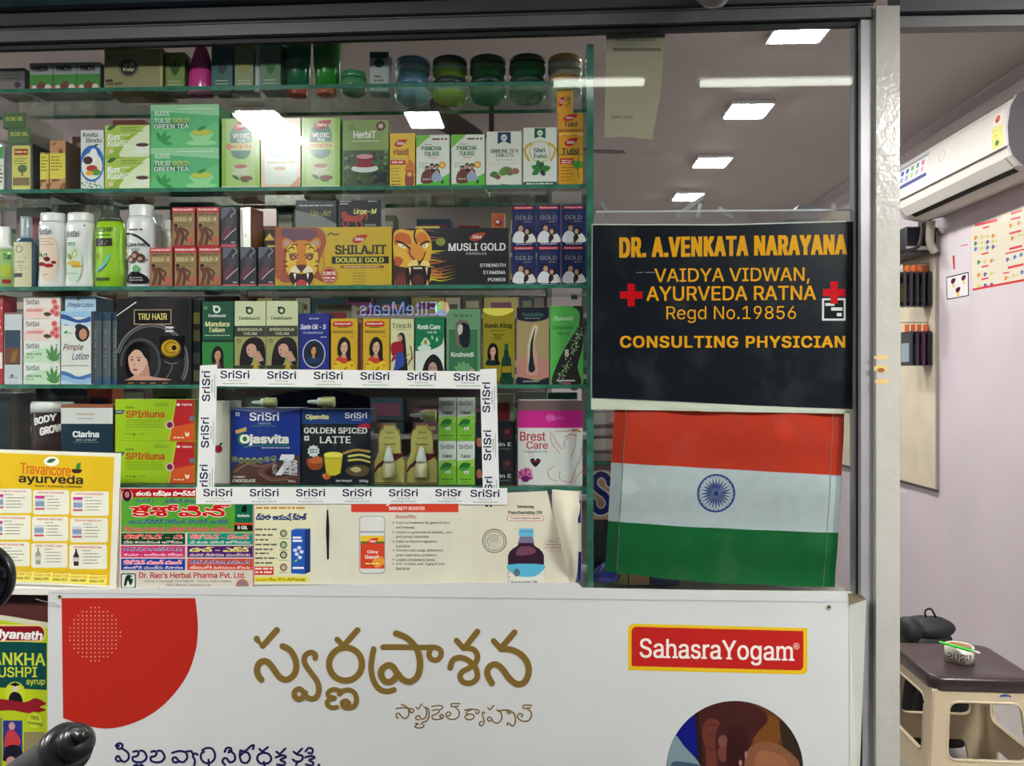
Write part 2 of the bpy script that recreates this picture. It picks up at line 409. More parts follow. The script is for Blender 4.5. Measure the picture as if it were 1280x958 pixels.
# ================================================================== THE SETTING
XP0, XP1 = P(1088, 479, 0).x, P(1117, 479, 0).x       # the cream post
XF0 = P(1072, 479, 0).x                               # inner edge of the window frame
XL = -1.95
ZW0 = P(560, 741, 0).z; ZW1 = 2.128                   # window opening
XW, CEIL, YB = 2.0, 2.61, 5.6
def struct(o): return props(o, kind='structure')
struct(MB().box(XL - 1.2, .01, -.05, XW + .1, YB, 0).build('floor', m=M['floor']))
struct(MB().box(-6, -9, -.2, 6, -.05, -.15, (70, 68, 66)).build('ground', m=mat('street_asphalt', (62, 60, 60), .8, bump=.6, var=.3)))
struct(MB().box(XL - 1.2, 0.0, CEIL, XW + .1, YB, CEIL + .05).build('ceiling', m=M['ceil']))
struct(MB().box(XW, 0.0, 0, XW + .1, YB, CEIL).build('wall_right', m=M['wall']))
struct(MB().box(XL - 1.2, YB, 0, XW + .1, YB + .1, CEIL).build('wall_back', m=M['wall']))
struct(MB().box(XL - 1.3, 0.0, 0, XL - 1.2, YB, CEIL).build('wall_left', m=M['wall']))
struct(MB().box(XL, .012, -.15, XP0, .1, ZW0 - .012).build('wall_front_low', m=M['maroon']))
struct(MB().box(XL - 1.3, -.06, -.15, XL, .1, 2.37).build('wall_front_left', m=M['post']))
struct(MB().box(XL - 1.3, -.05, 2.37, XW + 1.2, .05, CEIL + .2).build('wall_front_high', m=M['beam']))
struct(MB().box(XW, -.05, -.15, XW + 1.2, .06, 2.37).build('wall_front_right', m=M['post']))
# beams over window and doorway
SG, XC = .012, -.17
struct(MB().box(XL, -.062, 2.22, XP0, .02, 2.37).slope(SG, XC).build('trim_1', m=mat('dark_teal_fascia', (34, 52, 58), .25, var=.3)))
struct(MB().box(XL, -.036, 2.19, XP0, .01, 2.22).slope(SG, XC).build('trim_2', m=M['beam']))
t = MB().box(XL, -.02, 2.16, XP0 - .002, .02, 2.19)
t.box(XL, -.024, 2.186, XP0 - .002, -.02, 2.19)
struct(t.slope(SG, XC).build('trim_3', m=M['beam2']))
struct(MB().box(XL, -.004, 2.148, XF0 + .004, .010, 2.16).slope(SG, XC).build('trim_9', m=mat('black_gasket', (16, 16, 18), .6)))
struct(MB().box(XP1, -.03, 2.177, XW, .03, 2.37).build('trim_4', m=M['beam']))
struct(MB().box(XP1, -.012, 2.150, XW, .02, 2.177).build('trim_5', m=M['beam2']))
# window: frame, glass, sill rail
fr = MB().box(XF0, -.018, ZW0 - .01, XP0, .018, 2.165)
fr.box(XF0 - .005, .006, ZW0 - .01, XF0, .03, 2.160, (40, 40, 40))
fo = struct(fr.build('window_1', m=M['alu']))
g = MB().box(XL, 0, ZW0, XF0 + .004, .005, 2.150).build('glass_pane', fo, M['glass'])
MB().box(XL, -.012, ZW0 - .012, XF0, .03, ZW0 + .004).build('window_sill', fo, M['white_rail'])
gk = MB().box(XF0 - .004, -.004, ZW0, XF0 - .001, -.001, 2.160).build('rubber_gasket', fo, mat('black_rubber', (22, 22, 24), .7))
struct(MB().box(XF0 + .004, -.016, -.15, XP0, .01, ZW0 - .0105).build('trim_10', m=M['alu']))
po = struct(MB().box(XP0, -.03, -.15, XP1, .07, 2.19).build('door_post', m=M['post']))
st = MB()
for (x, y, rx, ry) in ((1102, 447, 12, 3), (1101, 461, 11, 5), (1103, 477, 12, 3)):
    c = P(x, y, -.03); V = [(c.x + rx * .0018 * math.cos(a * math.pi / 8) * (.8 + .2 * math.sin(a * 3)), -.0304, c.z + ry * .0018 * math.sin(a * math.pi / 8)) for a in range(16)]
    st.face(V, (206, 180, 120))
st.face([(P(1101 + 5 * math.cos(a), 463 + 3 * math.sin(a), -.03) + Vector((0, -.0006, 0))) for a in [k * .7 for k in range(9)]], (150, 92, 50))
st.build('glue_stain', po, M['paper'])
# plaster cornice along the right wall, shadow-gap moulding
cr = MB(); cr.prism([(XW, CEIL), (XW - .10, CEIL), (XW - .10, CEIL - .015), (XW - .05, CEIL - .03), (XW - .035, CEIL - .07), (XW - .012, CEIL - .085), (XW, CEIL - .1)], 'y', .08, YB)
struct(cr.build('trim_6', m=mat('cornice_paint', (176, 166, 164), .6)))
# outer awning
struct(MB().box(XL - 1.3, -3.2, 2.375, XW + 1.2, -.08, 2.42).build('awning_soffit', m=mat('awning_sheet', (60, 64, 70), .6, var=.2)))

# ------------------------------------------------------------------ lamps outside (some mirrored in the panes, two added as unseen fills)
def lamp(name, label, cat, x0, y0, z, x1, y1, strength, group=None, h=.02):
    t = thing(name, label, cat, ((x0 + x1) / 2, (y0 + y1) / 2, z), group)
    MB().box(x0 - .012, y0 - .012, z + .003, x1 + .012, y1 + .012, z + h, (225, 225, 225)).build('lamp_frame', t, M['plastic'])
    MB().box(x0, y0, z, x1, y1, z + .006, (255, 255, 255)).build('diffuser', t, lampmat(name + '_glow', strength))
    return t
def vmir(px, py, z):                       # where a lamp hangs whose mirror image shows at this pixel
    q = PZ(px, py, z); return Vector((q.x, -q.y, z))
LZ = 2.35
a = vmir(290, 143, LZ); b = vmir(348, 143, LZ); c_ = vmir(320, 181, LZ)
lamp('ceiling_panel_lamp', 'large square white panel lamp under the awning, glaring on the tea boxes', 'lamp', a.x, min(a.y, c_.y), LZ, b.x, max(a.y, c_.y), E_TROFFER)
a = vmir(505, 141, LZ); b = vmir(548, 141, LZ); c_ = vmir(520, 160, LZ)
lamp('square_downlight', 'small square lamp under the awning, mirrored above the yellow turmeric box', 'lamp', a.x, min(a.y, c_.y), LZ, b.x, max(a.y, c_.y), E_SQUARE)
for x, l in ((1.75, 'right'), (-2.95, 'left')):  # out-of-view fill lamps, added to brighten the post, flag and banner
    lamp('ceiling_panel_lamp', 'unseen fill panel added under the awning beyond the %s end of the shop window' % l, 'lamp', x - .3, -1.5, LZ, x + .3, -.95, E_TROFFER * .75)
for nm, x0, x1, lab in (('tube_lamp', 692, 806, 'short lit section of thin tube lamp mirrored left of the hanging paper'), ('tube_lamp', 876, 1066, 'long lit section of thin tube lamp mirrored near the window frame')):
    v0 = vmir(x0, 104, 2.33); v1 = vmir(x1, 100, 2.33); t = thing(nm, lab, 'lamp', ((v0.x + v1.x) / 2, v0.y, 2.33))
    MB().tube([(v0.x, v0.y, 2.33), (v1.x, v0.y, 2.33)], .011, 10).build('tube', t, lampmat('tube_glow', E_TUBE, (.95, 1, .86)))
    MB().box(v0.x - .01, v0.y - .02, 2.342, v1.x + .01, v0.y + .02, 2.372, (210, 210, 210)).build('batten', t, M['plastic'])
# opposite shop front with a lit sign (seen mirrored in the pane)
YS = -7.0
def vsign(px, py): q = P(px, py, -YS); return Vector((q.x, YS, q.z))
t = thing('shop_sign', 'lit blue shop sign across the street, mirrored above the hair oils', 'sign', vsign(505, 400))
tt = MB(); gq, gf = text_geo('EliteMeats')[:2]
a, b = vsign(450, 395), vsign(546, 377)
tt.mesh([Vector((b.x + (a.x - b.x) * u, YS + .02, a.z + (b.z - a.z) * v)) for u, v in gq], gf, (90, 110, 255))
e1 = lampmat('sign_blue', 7.0, (.35, .42, 1)); tt.build('letters', t, e1, fix=False)
for nm, col, a0, a1 in (('logo_green', (.3, 1, .3), 95, 215), ('logo_orange', (1, .6, .25), -40, 95), ('logo_blue', (.3, .5, 1), 215, 320)):
    c_ = vsign(553, 386); q = MB(); R = .085
    q.face([(c_.x, YS + .02, c_.z)] + [(c_.x + R * math.cos(math.radians(a0 + (a1 - a0) * k / 8)), YS + .02, c_.z + R * math.sin(math.radians(a0 + (a1 - a0) * k / 8))) for k in range(9)])
    q.build('logo', t, lampmat(nm, 6.0, col), fix=False)
a, b = vsign(430, 402), vsign(580, 370); MB().box(a.x, YS - .08, a.z, b.x, YS + .0, b.z, (14, 14, 22)).build('sign_board', t, M['plastic'])
struct(MB().box(-6, YS - .3, -.15, 6, YS - .1, 3.2, (50, 50, 54)).build('wall_opposite', m=mat('opposite_wall', (46, 46, 52), .8, var=.3, vscale=2)))

# ------------------------------------------------------------------ lamps inside
k = 0
DL = [PZ(x, y, CEIL - .02) for x, y in ((1001, 40), (935, 140), (890, 204), (860, 247))]
place = ['nearest of the four seen through the window', 'second of the four seen through the window', 'third of the four seen through the window', 'farthest of the four seen through the window']
l0 = None
for i, q in enumerate(DL):
    s_ = .085
    if l0 is None:
        l0 = lamp('square_downlight', 'square white ceiling downlight, ' + place[i], 'lamp', q.x - s_, q.y - s_, CEIL - .022, q.x + s_, q.y + s_, E_DOWN, 'square downlights in the shop ceiling'); base = q
    else: dup(l0, loc=(q.x, q.y, CEIL - .022), label='square white ceiling downlight, ' + place[i])
for i, (x, y) in enumerate(((-2.6, DL[0].y), (-1.3, DL[1].y), (-1.3, DL[2].y), (-2.9, DL[1].y + .3), (-2.2, DL[2].y))):  # extra downlights added for interior brightness, kept mostly out of view
    dup(l0, loc=(x, y, CEIL - .022), label='added square ceiling downlight for interior brightness, %s behind the shelves' % ('nearest row, right', 'second row, right', 'third row, right', 'nearest row, left', 'third row, left')[i])

# ------------------------------------------------------------------ glass display shelves
YF, YR = .05, .235
XD = P(733, 479, YF).x
SH = [P(370, y, YF).z for y in (106, 233.5, 357, 481, 607)]
TH = .0095
def glass_slab(part, parent, x0, y0, z0, x1, y1, z1, edge):
    m_ = MB(); m_.box(x0, y0, z0, x1, y1, z1)
    big = {'z': 2, 'x': 0}[edge]           # faces across the thin axis are clear, the rim is green
    for i, f in enumerate(m_.f):
        p = [m_.v[a][big] for a in f]; m_.mi[i] = 0 if max(p) - min(p) < 1e-6 else 1
    return m_.build(part, parent, ms=[M['shelf_glass'], M['edge']])
for z, nm in zip(SH, ('topmost glass shelf, carrying jars and tubes', 'second glass shelf, carrying tea and tablet cartons', 'third glass shelf, carrying shampoo bottles and the tiger box', 'fourth glass shelf, carrying the hair oil cartons', 'lowest glass shelf, carrying the drink cartons behind the tape')):
    t = thing('glass_shelf', 'green edged ' + nm, 'shelf', ((XL + XD) / 2, (YF + YR) / 2, z - TH), 'green edged glass shelves')
    glass_slab('shelf_pane', t, XL, YF, z - TH, XD - .0005, YR, z, 'z')
    for x in (XL + .35, (XL + XD) / 2 + .1, XD - .02):
        MB().box(x - .008, YR + .0005, z - TH - .006, x + .008, YR + .012, z - .0002, (150, 160, 158)).build('shelf_clip', t, M['plastic'])
t = thing('glass_divider', 'upright green edged glass panel between shelves and black sign', 'panel', (XD, YF, ZW0))
glass_slab('divider_pane', t, XD, YF - .012, ZW0, XD + .016, YR + .02, 2.145, 'x')
# ================================================================== PRODUCTS
DK = (28, 30, 34)
def badge(a, cx, cy, rx, ry, txt, col=(190, 28, 36), tc=(250, 240, 235)):
    a.shape([(cx - rx, cy + ry * .3), (cx - rx * .5, cy - ry * .7), (cx + rx * .3, cy - ry), (cx + rx, cy - ry * .9), (cx + rx * .6, cy + ry * .2), (cx, cy + ry), (cx - rx * .7, cy + ry)], col)
    a.text(txt, cx - rx * .6, cy - ry * .4, cx + rx * .55, cy + ry * .45, tc, .03)
def cup(a, cx, cy, r, tea=(120, 60, 20), c1=(240, 245, 235), leaf=True):
    a.ell(cx, cy + r * .95, r * 1.35, r * .25, c1)
    a.shape([(cx - r, cy), (cx + r, cy), (cx + r * .75, cy + r * .6), (cx + r * .3, cy + r), (cx - r * .3, cy + r), (cx - r * .75, cy + r * .6)], c1)
    a.ell(cx, cy, r, r * .33, tuple(int(v * .85) for v in c1)); a.ell(cx, cy + r * .03, r * .88, r * .25, tea)
# ---------------- row two: tea, herbs and tablets (on the second shelf)
z2 = SH[1]
def green_tea(a):
    a.poly([(188, 125), (274, 125), (274, 140), (188, 133)], (150, 214, 160))
    a.shape([(188, 165), (210, 152), (240, 160), (274, 148), (274, 178), (188, 178)], (96, 196, 120))
    a.text('KUDOS', 194, 133, 212, 139, (235, 245, 235), .02)
    a.rect(193, 151, 236, 155, (40, 120, 84)); a.rect(193, 145, 236, 151, (60, 140, 98))
    a.text('TULSI', 193, 142, 213, 148, (240, 245, 235), .02); a.text('GOLD', 216, 142, 236, 148, (222, 200, 90), .02)
    a.text('GREEN TEA', 193, 149.5, 236, 155, (240, 248, 240), .02); a.lines(222, 130, 268, 1, 2, .9, (220, 240, 220), 2, 0)
    for an in (-.6, -1.2, -2.0, .2): a.leaf(202, 172, 15, an, (44, 150, 76))
    cup(a, 252, 160, 14, (196, 200, 60), (150, 220, 150)); a.leaf(246, 158, 14, -.4, (40, 140, 60))
b = carton('tea_box', 'green tea carton with leaf and cup print, lower of the stacked pair', 188, 125, 274, 178.5, .07, .07, (84, 184, 118), (60, 150, 92), zb=z2, group='green tea cartons', art=green_tea)
b2 = dup(b, dz=topz(b) - z2, label='green tea carton with leaf and cup print, upper of the stacked pair')
def kum(a):
    a.shape([(131, 149), (187, 149), (187, 160), (160, 165), (131, 191)], (176, 204, 84))
    a.shape([(187, 152), (187, 191), (150, 191), (160, 172), (175, 160)], (226, 236, 196))
    a.leaf(134, 157, 14, -.5, (30, 90, 40)); a.leaf(137, 158, 9, -.9, (50, 110, 50))
    a.text('Kum', 134, 162, 150, 170, (250, 250, 245), .04, .2); a.text('Kulans', 134, 170, 158, 178, (250, 250, 245), .03, .2)
    a.lines(150, 163, 164, 2, 7, 1.2, (235, 240, 225), 4); a.lines(151, 154, 180, 3, 2.2, .7, (70, 110, 40), 5)
    a.ell(139, 184, 3, 2.6, (240, 200, 190)); cup(a, 178, 176, 9, (80, 50, 30), (235, 240, 225))
b = carton('tea_box', 'small light green carton with a white cup, lower of two', 131, 151, 187.5, 192, .07, .06, (150, 186, 52), (110, 140, 40), zb=z2, group='small green tea cartons', art=kum)
dup(b, dz=topz(b) - z2, label='small light green carton with a white cup, upper of two')
def amrita(a):
    a.text('Amrita', 103, 161, 122, 167, (60, 60, 70), .03); a.text('Bindu', 108, 168, 127, 174, (60, 60, 70), .03)
    a.ell(115, 200, 15.5, 23, (36, 110, 190)); a.ell(115, 203, 13, 17, (235, 235, 215)); a.ell(117, 190, 5, 9, (245, 245, 240)); a.ell(110, 196, 6, 5, (70, 40, 30))
    a.ell(115, 206, 7, 4, (190, 40, 30)); a.ell(120, 211, 6, 4, (90, 150, 50)); a.ell(112, 212, 5, 3, (230, 170, 50)); a.leaf(117, 178, 7, -.3, (30, 60, 30))
    for i in range(22): a.leaf(101 + (i * 37 % 27), 224 + (i * 13 % 10), 3, i, (60, 140, 60), .6)
carton('medicine_box', 'white carton with a blue oval of pods and berries', 100.5, 158, 130, 234, .07, .05, (226, 230, 226), zb=z2, art=amrita)
def almond(a):
    r = random.Random(3)
    for i in range(26): a.ell(a_x0 + r.random() * a_w, 172 + r.random() * 62, 3.4, 2.2, random.Random(i).choice([(160, 96, 56), (190, 130, 86), (128, 70, 40)]), 8, r.random() * 3)
    a.rect(a_x0, 186, a_x0 + a_w, 218, (222, 208, 70)); a.lines(a_x0 + 2, 190, a_x0 + a_w - 2, 5, 4, 1.2, (90, 80, 30), 2)
a_x0, a_w = 62, 20
carton('spice_packet', 'tall packet with yellow band and almonds print', 62, 170, 82, 234, .075, .11, (190, 140, 96), (120, 100, 84), zb=z2, art=almond)
a_x0, a_w = 50, 12
carton('spice_packet', 'short yellow packet with almond print leaning at the tall packet', 50, 184, 61.5, 234, .08, .11, (196, 150, 96), (110, 92, 78), zb=z2, art=almond)
def olive(a):
    a.rrect(15, 176, 38, 232, 3, (206, 200, 88)); a.rect(18, 180, 35, 188, (150, 40, 30)); a.lines(19, 183, 34, 1, 2, 2, (230, 200, 120), 2, 0)
    a.lines(18, 192, 35, 3, 3, 1, (90, 90, 40), 4); a.ell(28, 205, 6, 5, (60, 100, 50)); a.rect(27, 207, 29, 214, (60, 70, 40)); a.rect(16, 216, 37, 226, (120, 96, 56)); a.text('OLIVE', 19, 229, 33, 231.5, (235, 235, 225), .03)
bt = carton('oil_box', 'slate oil carton with a yellow tree label, at the left window edge', 8, 173, 41, 234, .075, .07, (74, 82, 84), (58, 64, 62), zb=z2, art=olive)
def olg(a): a.rect(11, 155, 37, 170, (60, 96, 44)); a.text('OLIVE OIL', 13, 158, 35, 163, (200, 200, 90), .03)
z_ = topz(bt)
bb = carton('oil_box', 'green oil carton laid on the slate one, lower of two', 9, 153, 38, 172, .075, .15, (64, 100, 48), (150, 142, 134), top=(90, 100, 80), zb=z_, art=olg)
dup(bb, dx=-.012, dz=topz(bb) - z_, label='green oil carton laid on top of another, highest of the pile')
carton('medicine_box', 'narrow white and green carton cut by the left frame edge', -8, 176, 5, 234, .075, .05, (214, 222, 206), zb=z2, art=lambda a: (a.rect(-8, 176, 5, 192, (60, 150, 70)), a.lines(-6, 200, 4, 5, 5, 2, (60, 60, 60), 3)))
def vtea(a, gl=True):
    a.rect(290 - 13, 143, 283, 231, (140, 190, 60)); a.rect(319, 143, 325, 231, (140, 190, 60))
    a.shape([(289, 158), (301, 150), (313, 158), (314, 178), (311, 190), (302, 194), (291, 190), (288, 178)], (40, 120, 96))
    badge(a, 303, 152, 11, 5.5, 'Dabur'); a.text('VEDIC', 291, 162, 312, 168, (240, 245, 240), .04); a.text('TEA', 296, 169, 306, 173, (240, 245, 240), .04)
    a.rect(284, 174, 317, 183, (222, 214, 130)); a.text('GREEN TEA', 286, 176, 315, 181, (180, 70, 50), .03); a.ell(286, 178.5, 4, 4, (190, 120, 90))
    cup(a, 301, 203, 9, (180, 90, 40), (210, 215, 190)); a.leaf(300, 220, 12, .2, (70, 110, 50)); a.leaf(300, 220, 12, -2.6, (60, 96, 44)); a.ell(308, 218, 8, 3, (120, 60, 40)); a.rect(277, 228, 325, 231, (225, 230, 210))
b = carton('tea_box', 'shrink wrapped green tea carton, leftmost of the tall tea trio', 277, 143, 325, 231.5, .068, .06, (176, 208, 120), (110, 150, 50), zb=z2, group='tall shrink wrapped tea cartons', art=vtea, m=M['gloss'])
dx = P(401, 190, .068).x - P(301, 190, .068).x
dup(b, dx=dx, label='shrink wrapped green tea carton standing left of the herbal cup carton')
def otea(a):
    a.rect(326, 143, 376, 232, (222, 196, 160)); a.rrect(331, 150, 371, 226, 4, (214, 224, 214))
    a.shape([(338, 158), (350, 150), (364, 158), (365, 186), (350, 194), (337, 186)], (120, 170, 150)); badge(a, 351, 156, 11, 5, 'Dabur', (210, 90, 80))
    a.lines(338, 172, 364, 3, 5, 2, (240, 245, 240), 3); a.rect(334, 198, 368, 200, (180, 140, 90)); a.shape([(362, 232), (376, 216), (376, 232)], (200, 120, 60)); cup(a, 350, 206, 8, (190, 150, 90), (226, 226, 214))
carton('tea_box', 'orange edged tea carton between two green tea cartons, under the lamp glare', 326, 143, 376, 232, .07, .06, (206, 140, 80), (190, 120, 60), zb=z2, art=otea, m=M['gloss'])
def herb(a):
    r = random.Random(5)
    a.rect(429, 184, 486, 231, (60, 84, 52))
    for i in range(60): a.ell(430 + r.random() * 54, 186 + r.random() * 44, 2.2, 2.2, r.choice([(40, 60, 36), (110, 150, 90), (74, 110, 60), (28, 24, 50), (90, 80, 60)]), 7)
    for i in range(24): a.ell(466 + r.random() * 17, 212 + r.random() * 14, 2, 2, (30, 24, 56), 7)
    a.lines(436, 152, 446, 3, 2.5, .8, (40, 60, 30), 2); a.ell(476, 154, 6, 6, (90, 50, 44)); a.ell(476, 154, 3, 3, (200, 180, 160))
    a.text('HerbiT', 442, 160, 470, 169, (245, 245, 240), .03); a.lines(440, 172, 474, 1, 2, 1, (225, 235, 215), 2, 0)
    a.ell(456, 207, 17, 5, (222, 226, 222)); cup(a, 456, 193, 10.5, (120, 20, 40), (150, 30, 50)); a.ell(456, 192, 10.5, 3, (206, 150, 160))
carton('tea_box', 'olive green carton with a red tea cup among dark leaves', 428, 146, 486, 231.5, .07, .06, (134, 160, 92), (110, 130, 80), zb=z2, art=herb, m=M['gloss'])
def haldi(a):
    a.rect(487, 162, 519, 231, (230, 190, 50)); badge(a, 501, 175, 8, 4.5, 'Dabur'); a.text('Haldi', 492, 182, 511, 190, (150, 50, 30), .04)
    a.lines(489, 194, 506, 1, 2, 2, (190, 170, 110), 2, 0); a.rect(488, 196.5, 507, 202, (190, 30, 50)); a.lines(490, 198, 505, 1, 2, 2, (245, 220, 210), 3, 0)
    a.shape([(506, 208), (512, 196), (519, 204), (519, 213), (510, 214)], (206, 120, 40)); a.ell(511, 193, 2, 4, (220, 160, 60))
    a.shape([(507, 214), (512, 209), (517, 214), (517, 228), (507, 228)], (150, 60, 40)); a.ell(512, 214, 3, 3, (226, 170, 80)); a.lines(489, 206, 503, 4, 4, .9, (120, 100, 30), 5); a.lines(489, 222, 505, 2, 4, 1.2, (60, 60, 20), 5); a.rect(488, 229, 494, 231, (190, 50, 30))
carton('medicine_box', 'yellow turmeric carton beside the red cup carton', 487, 162.5, 519, 231, .07, .05, (226, 188, 56), (190, 150, 40), zb=z2, art=haldi)
def panch(a):
    a.shape([(520, 164), (538, 164), (530, 172), (520, 180)], (110, 190, 60)); a.poly([(520, 231), (520, 226), (545, 222), (562, 212), (562, 231)], (84, 190, 50))
    a.lines(540, 168.5, 559, 1, 2, 2, (110, 50, 60), 2, 0); a.text('PANCHA', 527, 178, 552, 184, (30, 110, 50), .05); a.text('TULASI', 530, 185, 549, 190.5, (30, 110, 50), .05)
    a.text('Drops', 535, 191.5, 545, 194, (220, 100, 40), .04); a.lines(530, 175.5, 540, 1, 2, .9, (120, 120, 120), 4, 0)
    a.ell(553, 202, 4.5, 4.5, (214, 160, 60)); a.ell(553, 202, 2.6, 2.6, (240, 200, 110)); a.lines(524, 199, 536, 3, 2.5, .8, (120, 160, 110), 4)
    for x, y, s_, c in ((534, 206, 3, (90, 40, 30)), (540, 203, 3, (30, 26, 30)), (546, 203.5, 3, (40, 30, 40))):
        a.ell(x, y, s_, s_ + .6, (30, 22, 22), 10); a.ell(x, y + 1, s_ * .7, s_ * .75, (190, 140, 110), 10); a.shape([(x - 4, y + 14), (x - 3.5, y + 5), (x, y + 3.5), (x + 3.5, y + 5), (x + 4, y + 14)], c)
    a.shape([(527, 224), (528, 212), (536, 207), (542, 216), (540, 224)], (110, 44, 34)); a.shape([(540, 221), (541, 213), (546, 210), (551, 214), (553, 221)], (150, 170, 200)); a.ell(546, 211, 2.4, 2.8, (200, 160, 140), 9)
    a.text('30ml', 528, 218.5, 538, 220.5, (240, 240, 240), .03); a.leaf(552, 226, 6, -1.2, (20, 70, 30), .6)
b = carton('medicine_box', 'white and green carton with a family group, right of the turmeric one', 520, 164, 562, 230, .07, .05, (228, 232, 220), (190, 200, 180), zb=z2, group='white and green family cartons', art=panch)
dx = P(585, 190, .07).x - P(541, 190, .07).x
dup(b, dx=dx, label='white and green carton with a family group, left of the navy ribbon one')
carton('medicine_box', 'plain pale carton half hidden behind a white family carton', 569, 157, 611, 226, .13, .05, (200, 200, 180), zb=z2)
def immune(a):
    a.poly([(622, 161), (638.5, 161), (638.5, 176), (630, 172), (622, 176)], (30, 56, 96)); a.ell(630, 168, 4, 4, (225, 230, 235), 14); a.text('IMC', 627.4, 166.6, 632.6, 169.4, (30, 56, 96), .03)
    a.text('IMMUNE 20 X', 613, 182, 648, 187, (50, 54, 58), .03); a.text('TABLETS', 619, 187.5, 642, 192, (50, 54, 58), .03); a.rect(620, 195.5, 642, 196, (130, 130, 130)); a.rect(609, 200, 652, 200.4, (190, 190, 180))
    for an in range(9): a.leaf(633, 214, 11, -2.9 + an * .33, (80 + an * 6, 150 - an * 5, 70), .5)
    a.ell(618, 214, 5, 4, (90, 130, 70)); a.ell(622, 217, 4, 3, (130, 90, 60)); a.ell(644, 210, 5, 4, (150, 110, 90)); a.leaf(612, 216, 10, -.6, (70, 120, 60), .5); a.lines(626, 226, 636, 1, 2, 1.2, (90, 90, 90), 2, 0)
carton('medicine_box', 'white carton with a navy ribbon and herb bunch print', 608, 160, 652, 229.5, .07, .05, (226, 228, 216), (180, 184, 170), zb=z2, art=immune)
def shri(a):
    a.poly([(668, 155), (682, 155), (682, 168), (675, 165), (668, 168)], (24, 90, 60)); a.ell(675, 161, 3.6, 3.6, (230, 235, 225), 14); a.text('IMC', 672.6, 160, 677.4, 162.4, (24, 90, 60), .03)
    for sx in (-1, 1): a.stroke([(675 + sx * 11, 174), (675 + sx * 17, 178), (675 + sx * 19, 184), (675 + sx * 14, 195)], 3.2, (206, 176, 70))
    a.ring(675, 184, 13, 1.2, (210, 190, 110)); a.text('Shri', 667, 179.5, 681, 185.5, (30, 60, 50), .05); a.text('Tulsi', 666, 187, 683, 192.5, (30, 60, 50), .05)
    for an, L in ((-2.7, 12), (-1.8, 13), (-1.2, 11), (-.2, 14), (.8, 10), (2.6, 12)): a.leaf(675, 207, L, an, (50, 130 if L > 11 else 90, 60), .6)
    a.leaf(676, 207, 9, 1.1, (50, 44, 60), .6); a.rect(654, 222, 696, 227, (20, 84, 60)); a.lines(658, 223.6, 691, 1, 2, 1.5, (230, 235, 230), 2, 0)
carton('medicine_box', 'white carton with a gold laurel and dark green foot band', 654, 154, 696, 228, .07, .05, (226, 230, 220), (180, 190, 170), zb=z2, art=shri)
def tulsi(a):
    a.rect(698, 161, 729, 165, (240, 190, 90)); badge(a, 714, 172.5, 8.5, 5, 'Dabur'); a.text('Tulsi', 702, 180, 724, 188, (50, 70, 30), .05); a.lines(702, 164, 722, 1, 2, 1.4, (200, 110, 30), 2, 0)
    a.rect(698, 188, 729, 189, (60, 100, 40)); a.rect(700, 193, 717, 200, (190, 40, 40)); a.lines(702, 195, 715, 2, 2.6, 1.4, (240, 210, 200), 2, 0); a.lines(701, 204, 718, 5, 4, .9, (110, 80, 20), 4)
    for i, an in enumerate((-2.2, -1.2, -.4, .6, 1.4, 2.4)): a.leaf(722, 206 - i * 2, 9, an, (70, 150, 40), .6)
    a.stroke([(724, 190), (722, 205), (724, 218)], 1, (60, 110, 30))
tb = carton('medicine_box', 'upright orange carton with basil leaves at the glass divider', 698, 160, 729, 228, .07, .05, (226, 160, 40), (190, 120, 30), zb=z2, art=tulsi)
def tul2(a): badge(a, 713, 140.5, 9, 4, 'Dabur'); a.text('Tulsi', 705, 145.5, 722, 152, (50, 70, 30), .05); a.rect(697, 155, 729, 158, (170, 110, 30))
tc_ = carton('medicine_box', 'orange carton lying on the upright basil carton', 697.5, 135, 729, 158.5, .07, .06, (226, 158, 40), zb=topz(tb), art=tul2)
def tul3(a): a.text('Tulsi', 707, 113, 713, 126, (50, 70, 30), .04, rot='up'); badge(a, 702, 119, 4, 5.5, 'D'); a.rect(714, 103, 716, 134, (240, 190, 90))
carton('medicine_box', 'small orange carton on top of the stack beside the glass divider', 696, 104, 716.5, 134, .072, .03, (228, 164, 46), zb=topz(tc_), art=tul3)

# ---------------- row three
z3 = SH[2]
def bottle(name, label, x0, x1, y0, y1, Y, zb, prof, col, capz=None, cap=(230, 230, 226), sy=.55, power=2.3, group=None, art=None, parts=('body', 'cap'), m=None, cat='bottle', clear=False):
    xm = (x0 + x1) / 2; X0 = P(x0, y1, Y).x; X1 = P(x1, y1, Y).x; H = P(xm, y0, Y).z - P(xm, y1, Y).z; R = (X1 - X0) / 2; cx = (X0 + X1) / 2
    cy = Y + R * sy
    t = thing(name, label, cat, (cx, cy, zb), group)
    pr = [(r * R, z * H) for r, z in prof]; k = next((i for i, q in enumerate(prof) if capz is not None and q[1] >= capz), len(prof))
    MB().lathe(pr[:k + 1] if k < len(prof) else pr, cx, cy, zb, 28, 1, sy, col, power).build(parts[0], t, m or M['plastic'])
    if k < len(prof): MB().lathe(pr[k:], cx, cy, zb + .0003, 28, 1.0, sy, cap, power).build(parts[1], t, M['plastic'])
    if art:
        def warp(X, Z):
            q = min(.98, abs((X - cx) / R)); return R * sy * (1 - (1 - q ** power) ** (1 / power))
        a = Art(lambda px, py: (cx + (px - xm) / (x1 - x0) * 2 * R, Y, zb + (y1 - py) / (y1 - y0) * H), warp, lift=.0009)
        art(a); a.build('label', t, M['gloss'])
    TOP[t.name] = zb + H
    return t
SHAM = [(.78, 0), (.95, .02), (.98, .06), (.9, .2), (.86, .4), (.9, .6), (.95, .72), (.93, .82), (.86, .88), (.84, .9), (.84, .97), (.78, 1.0)]
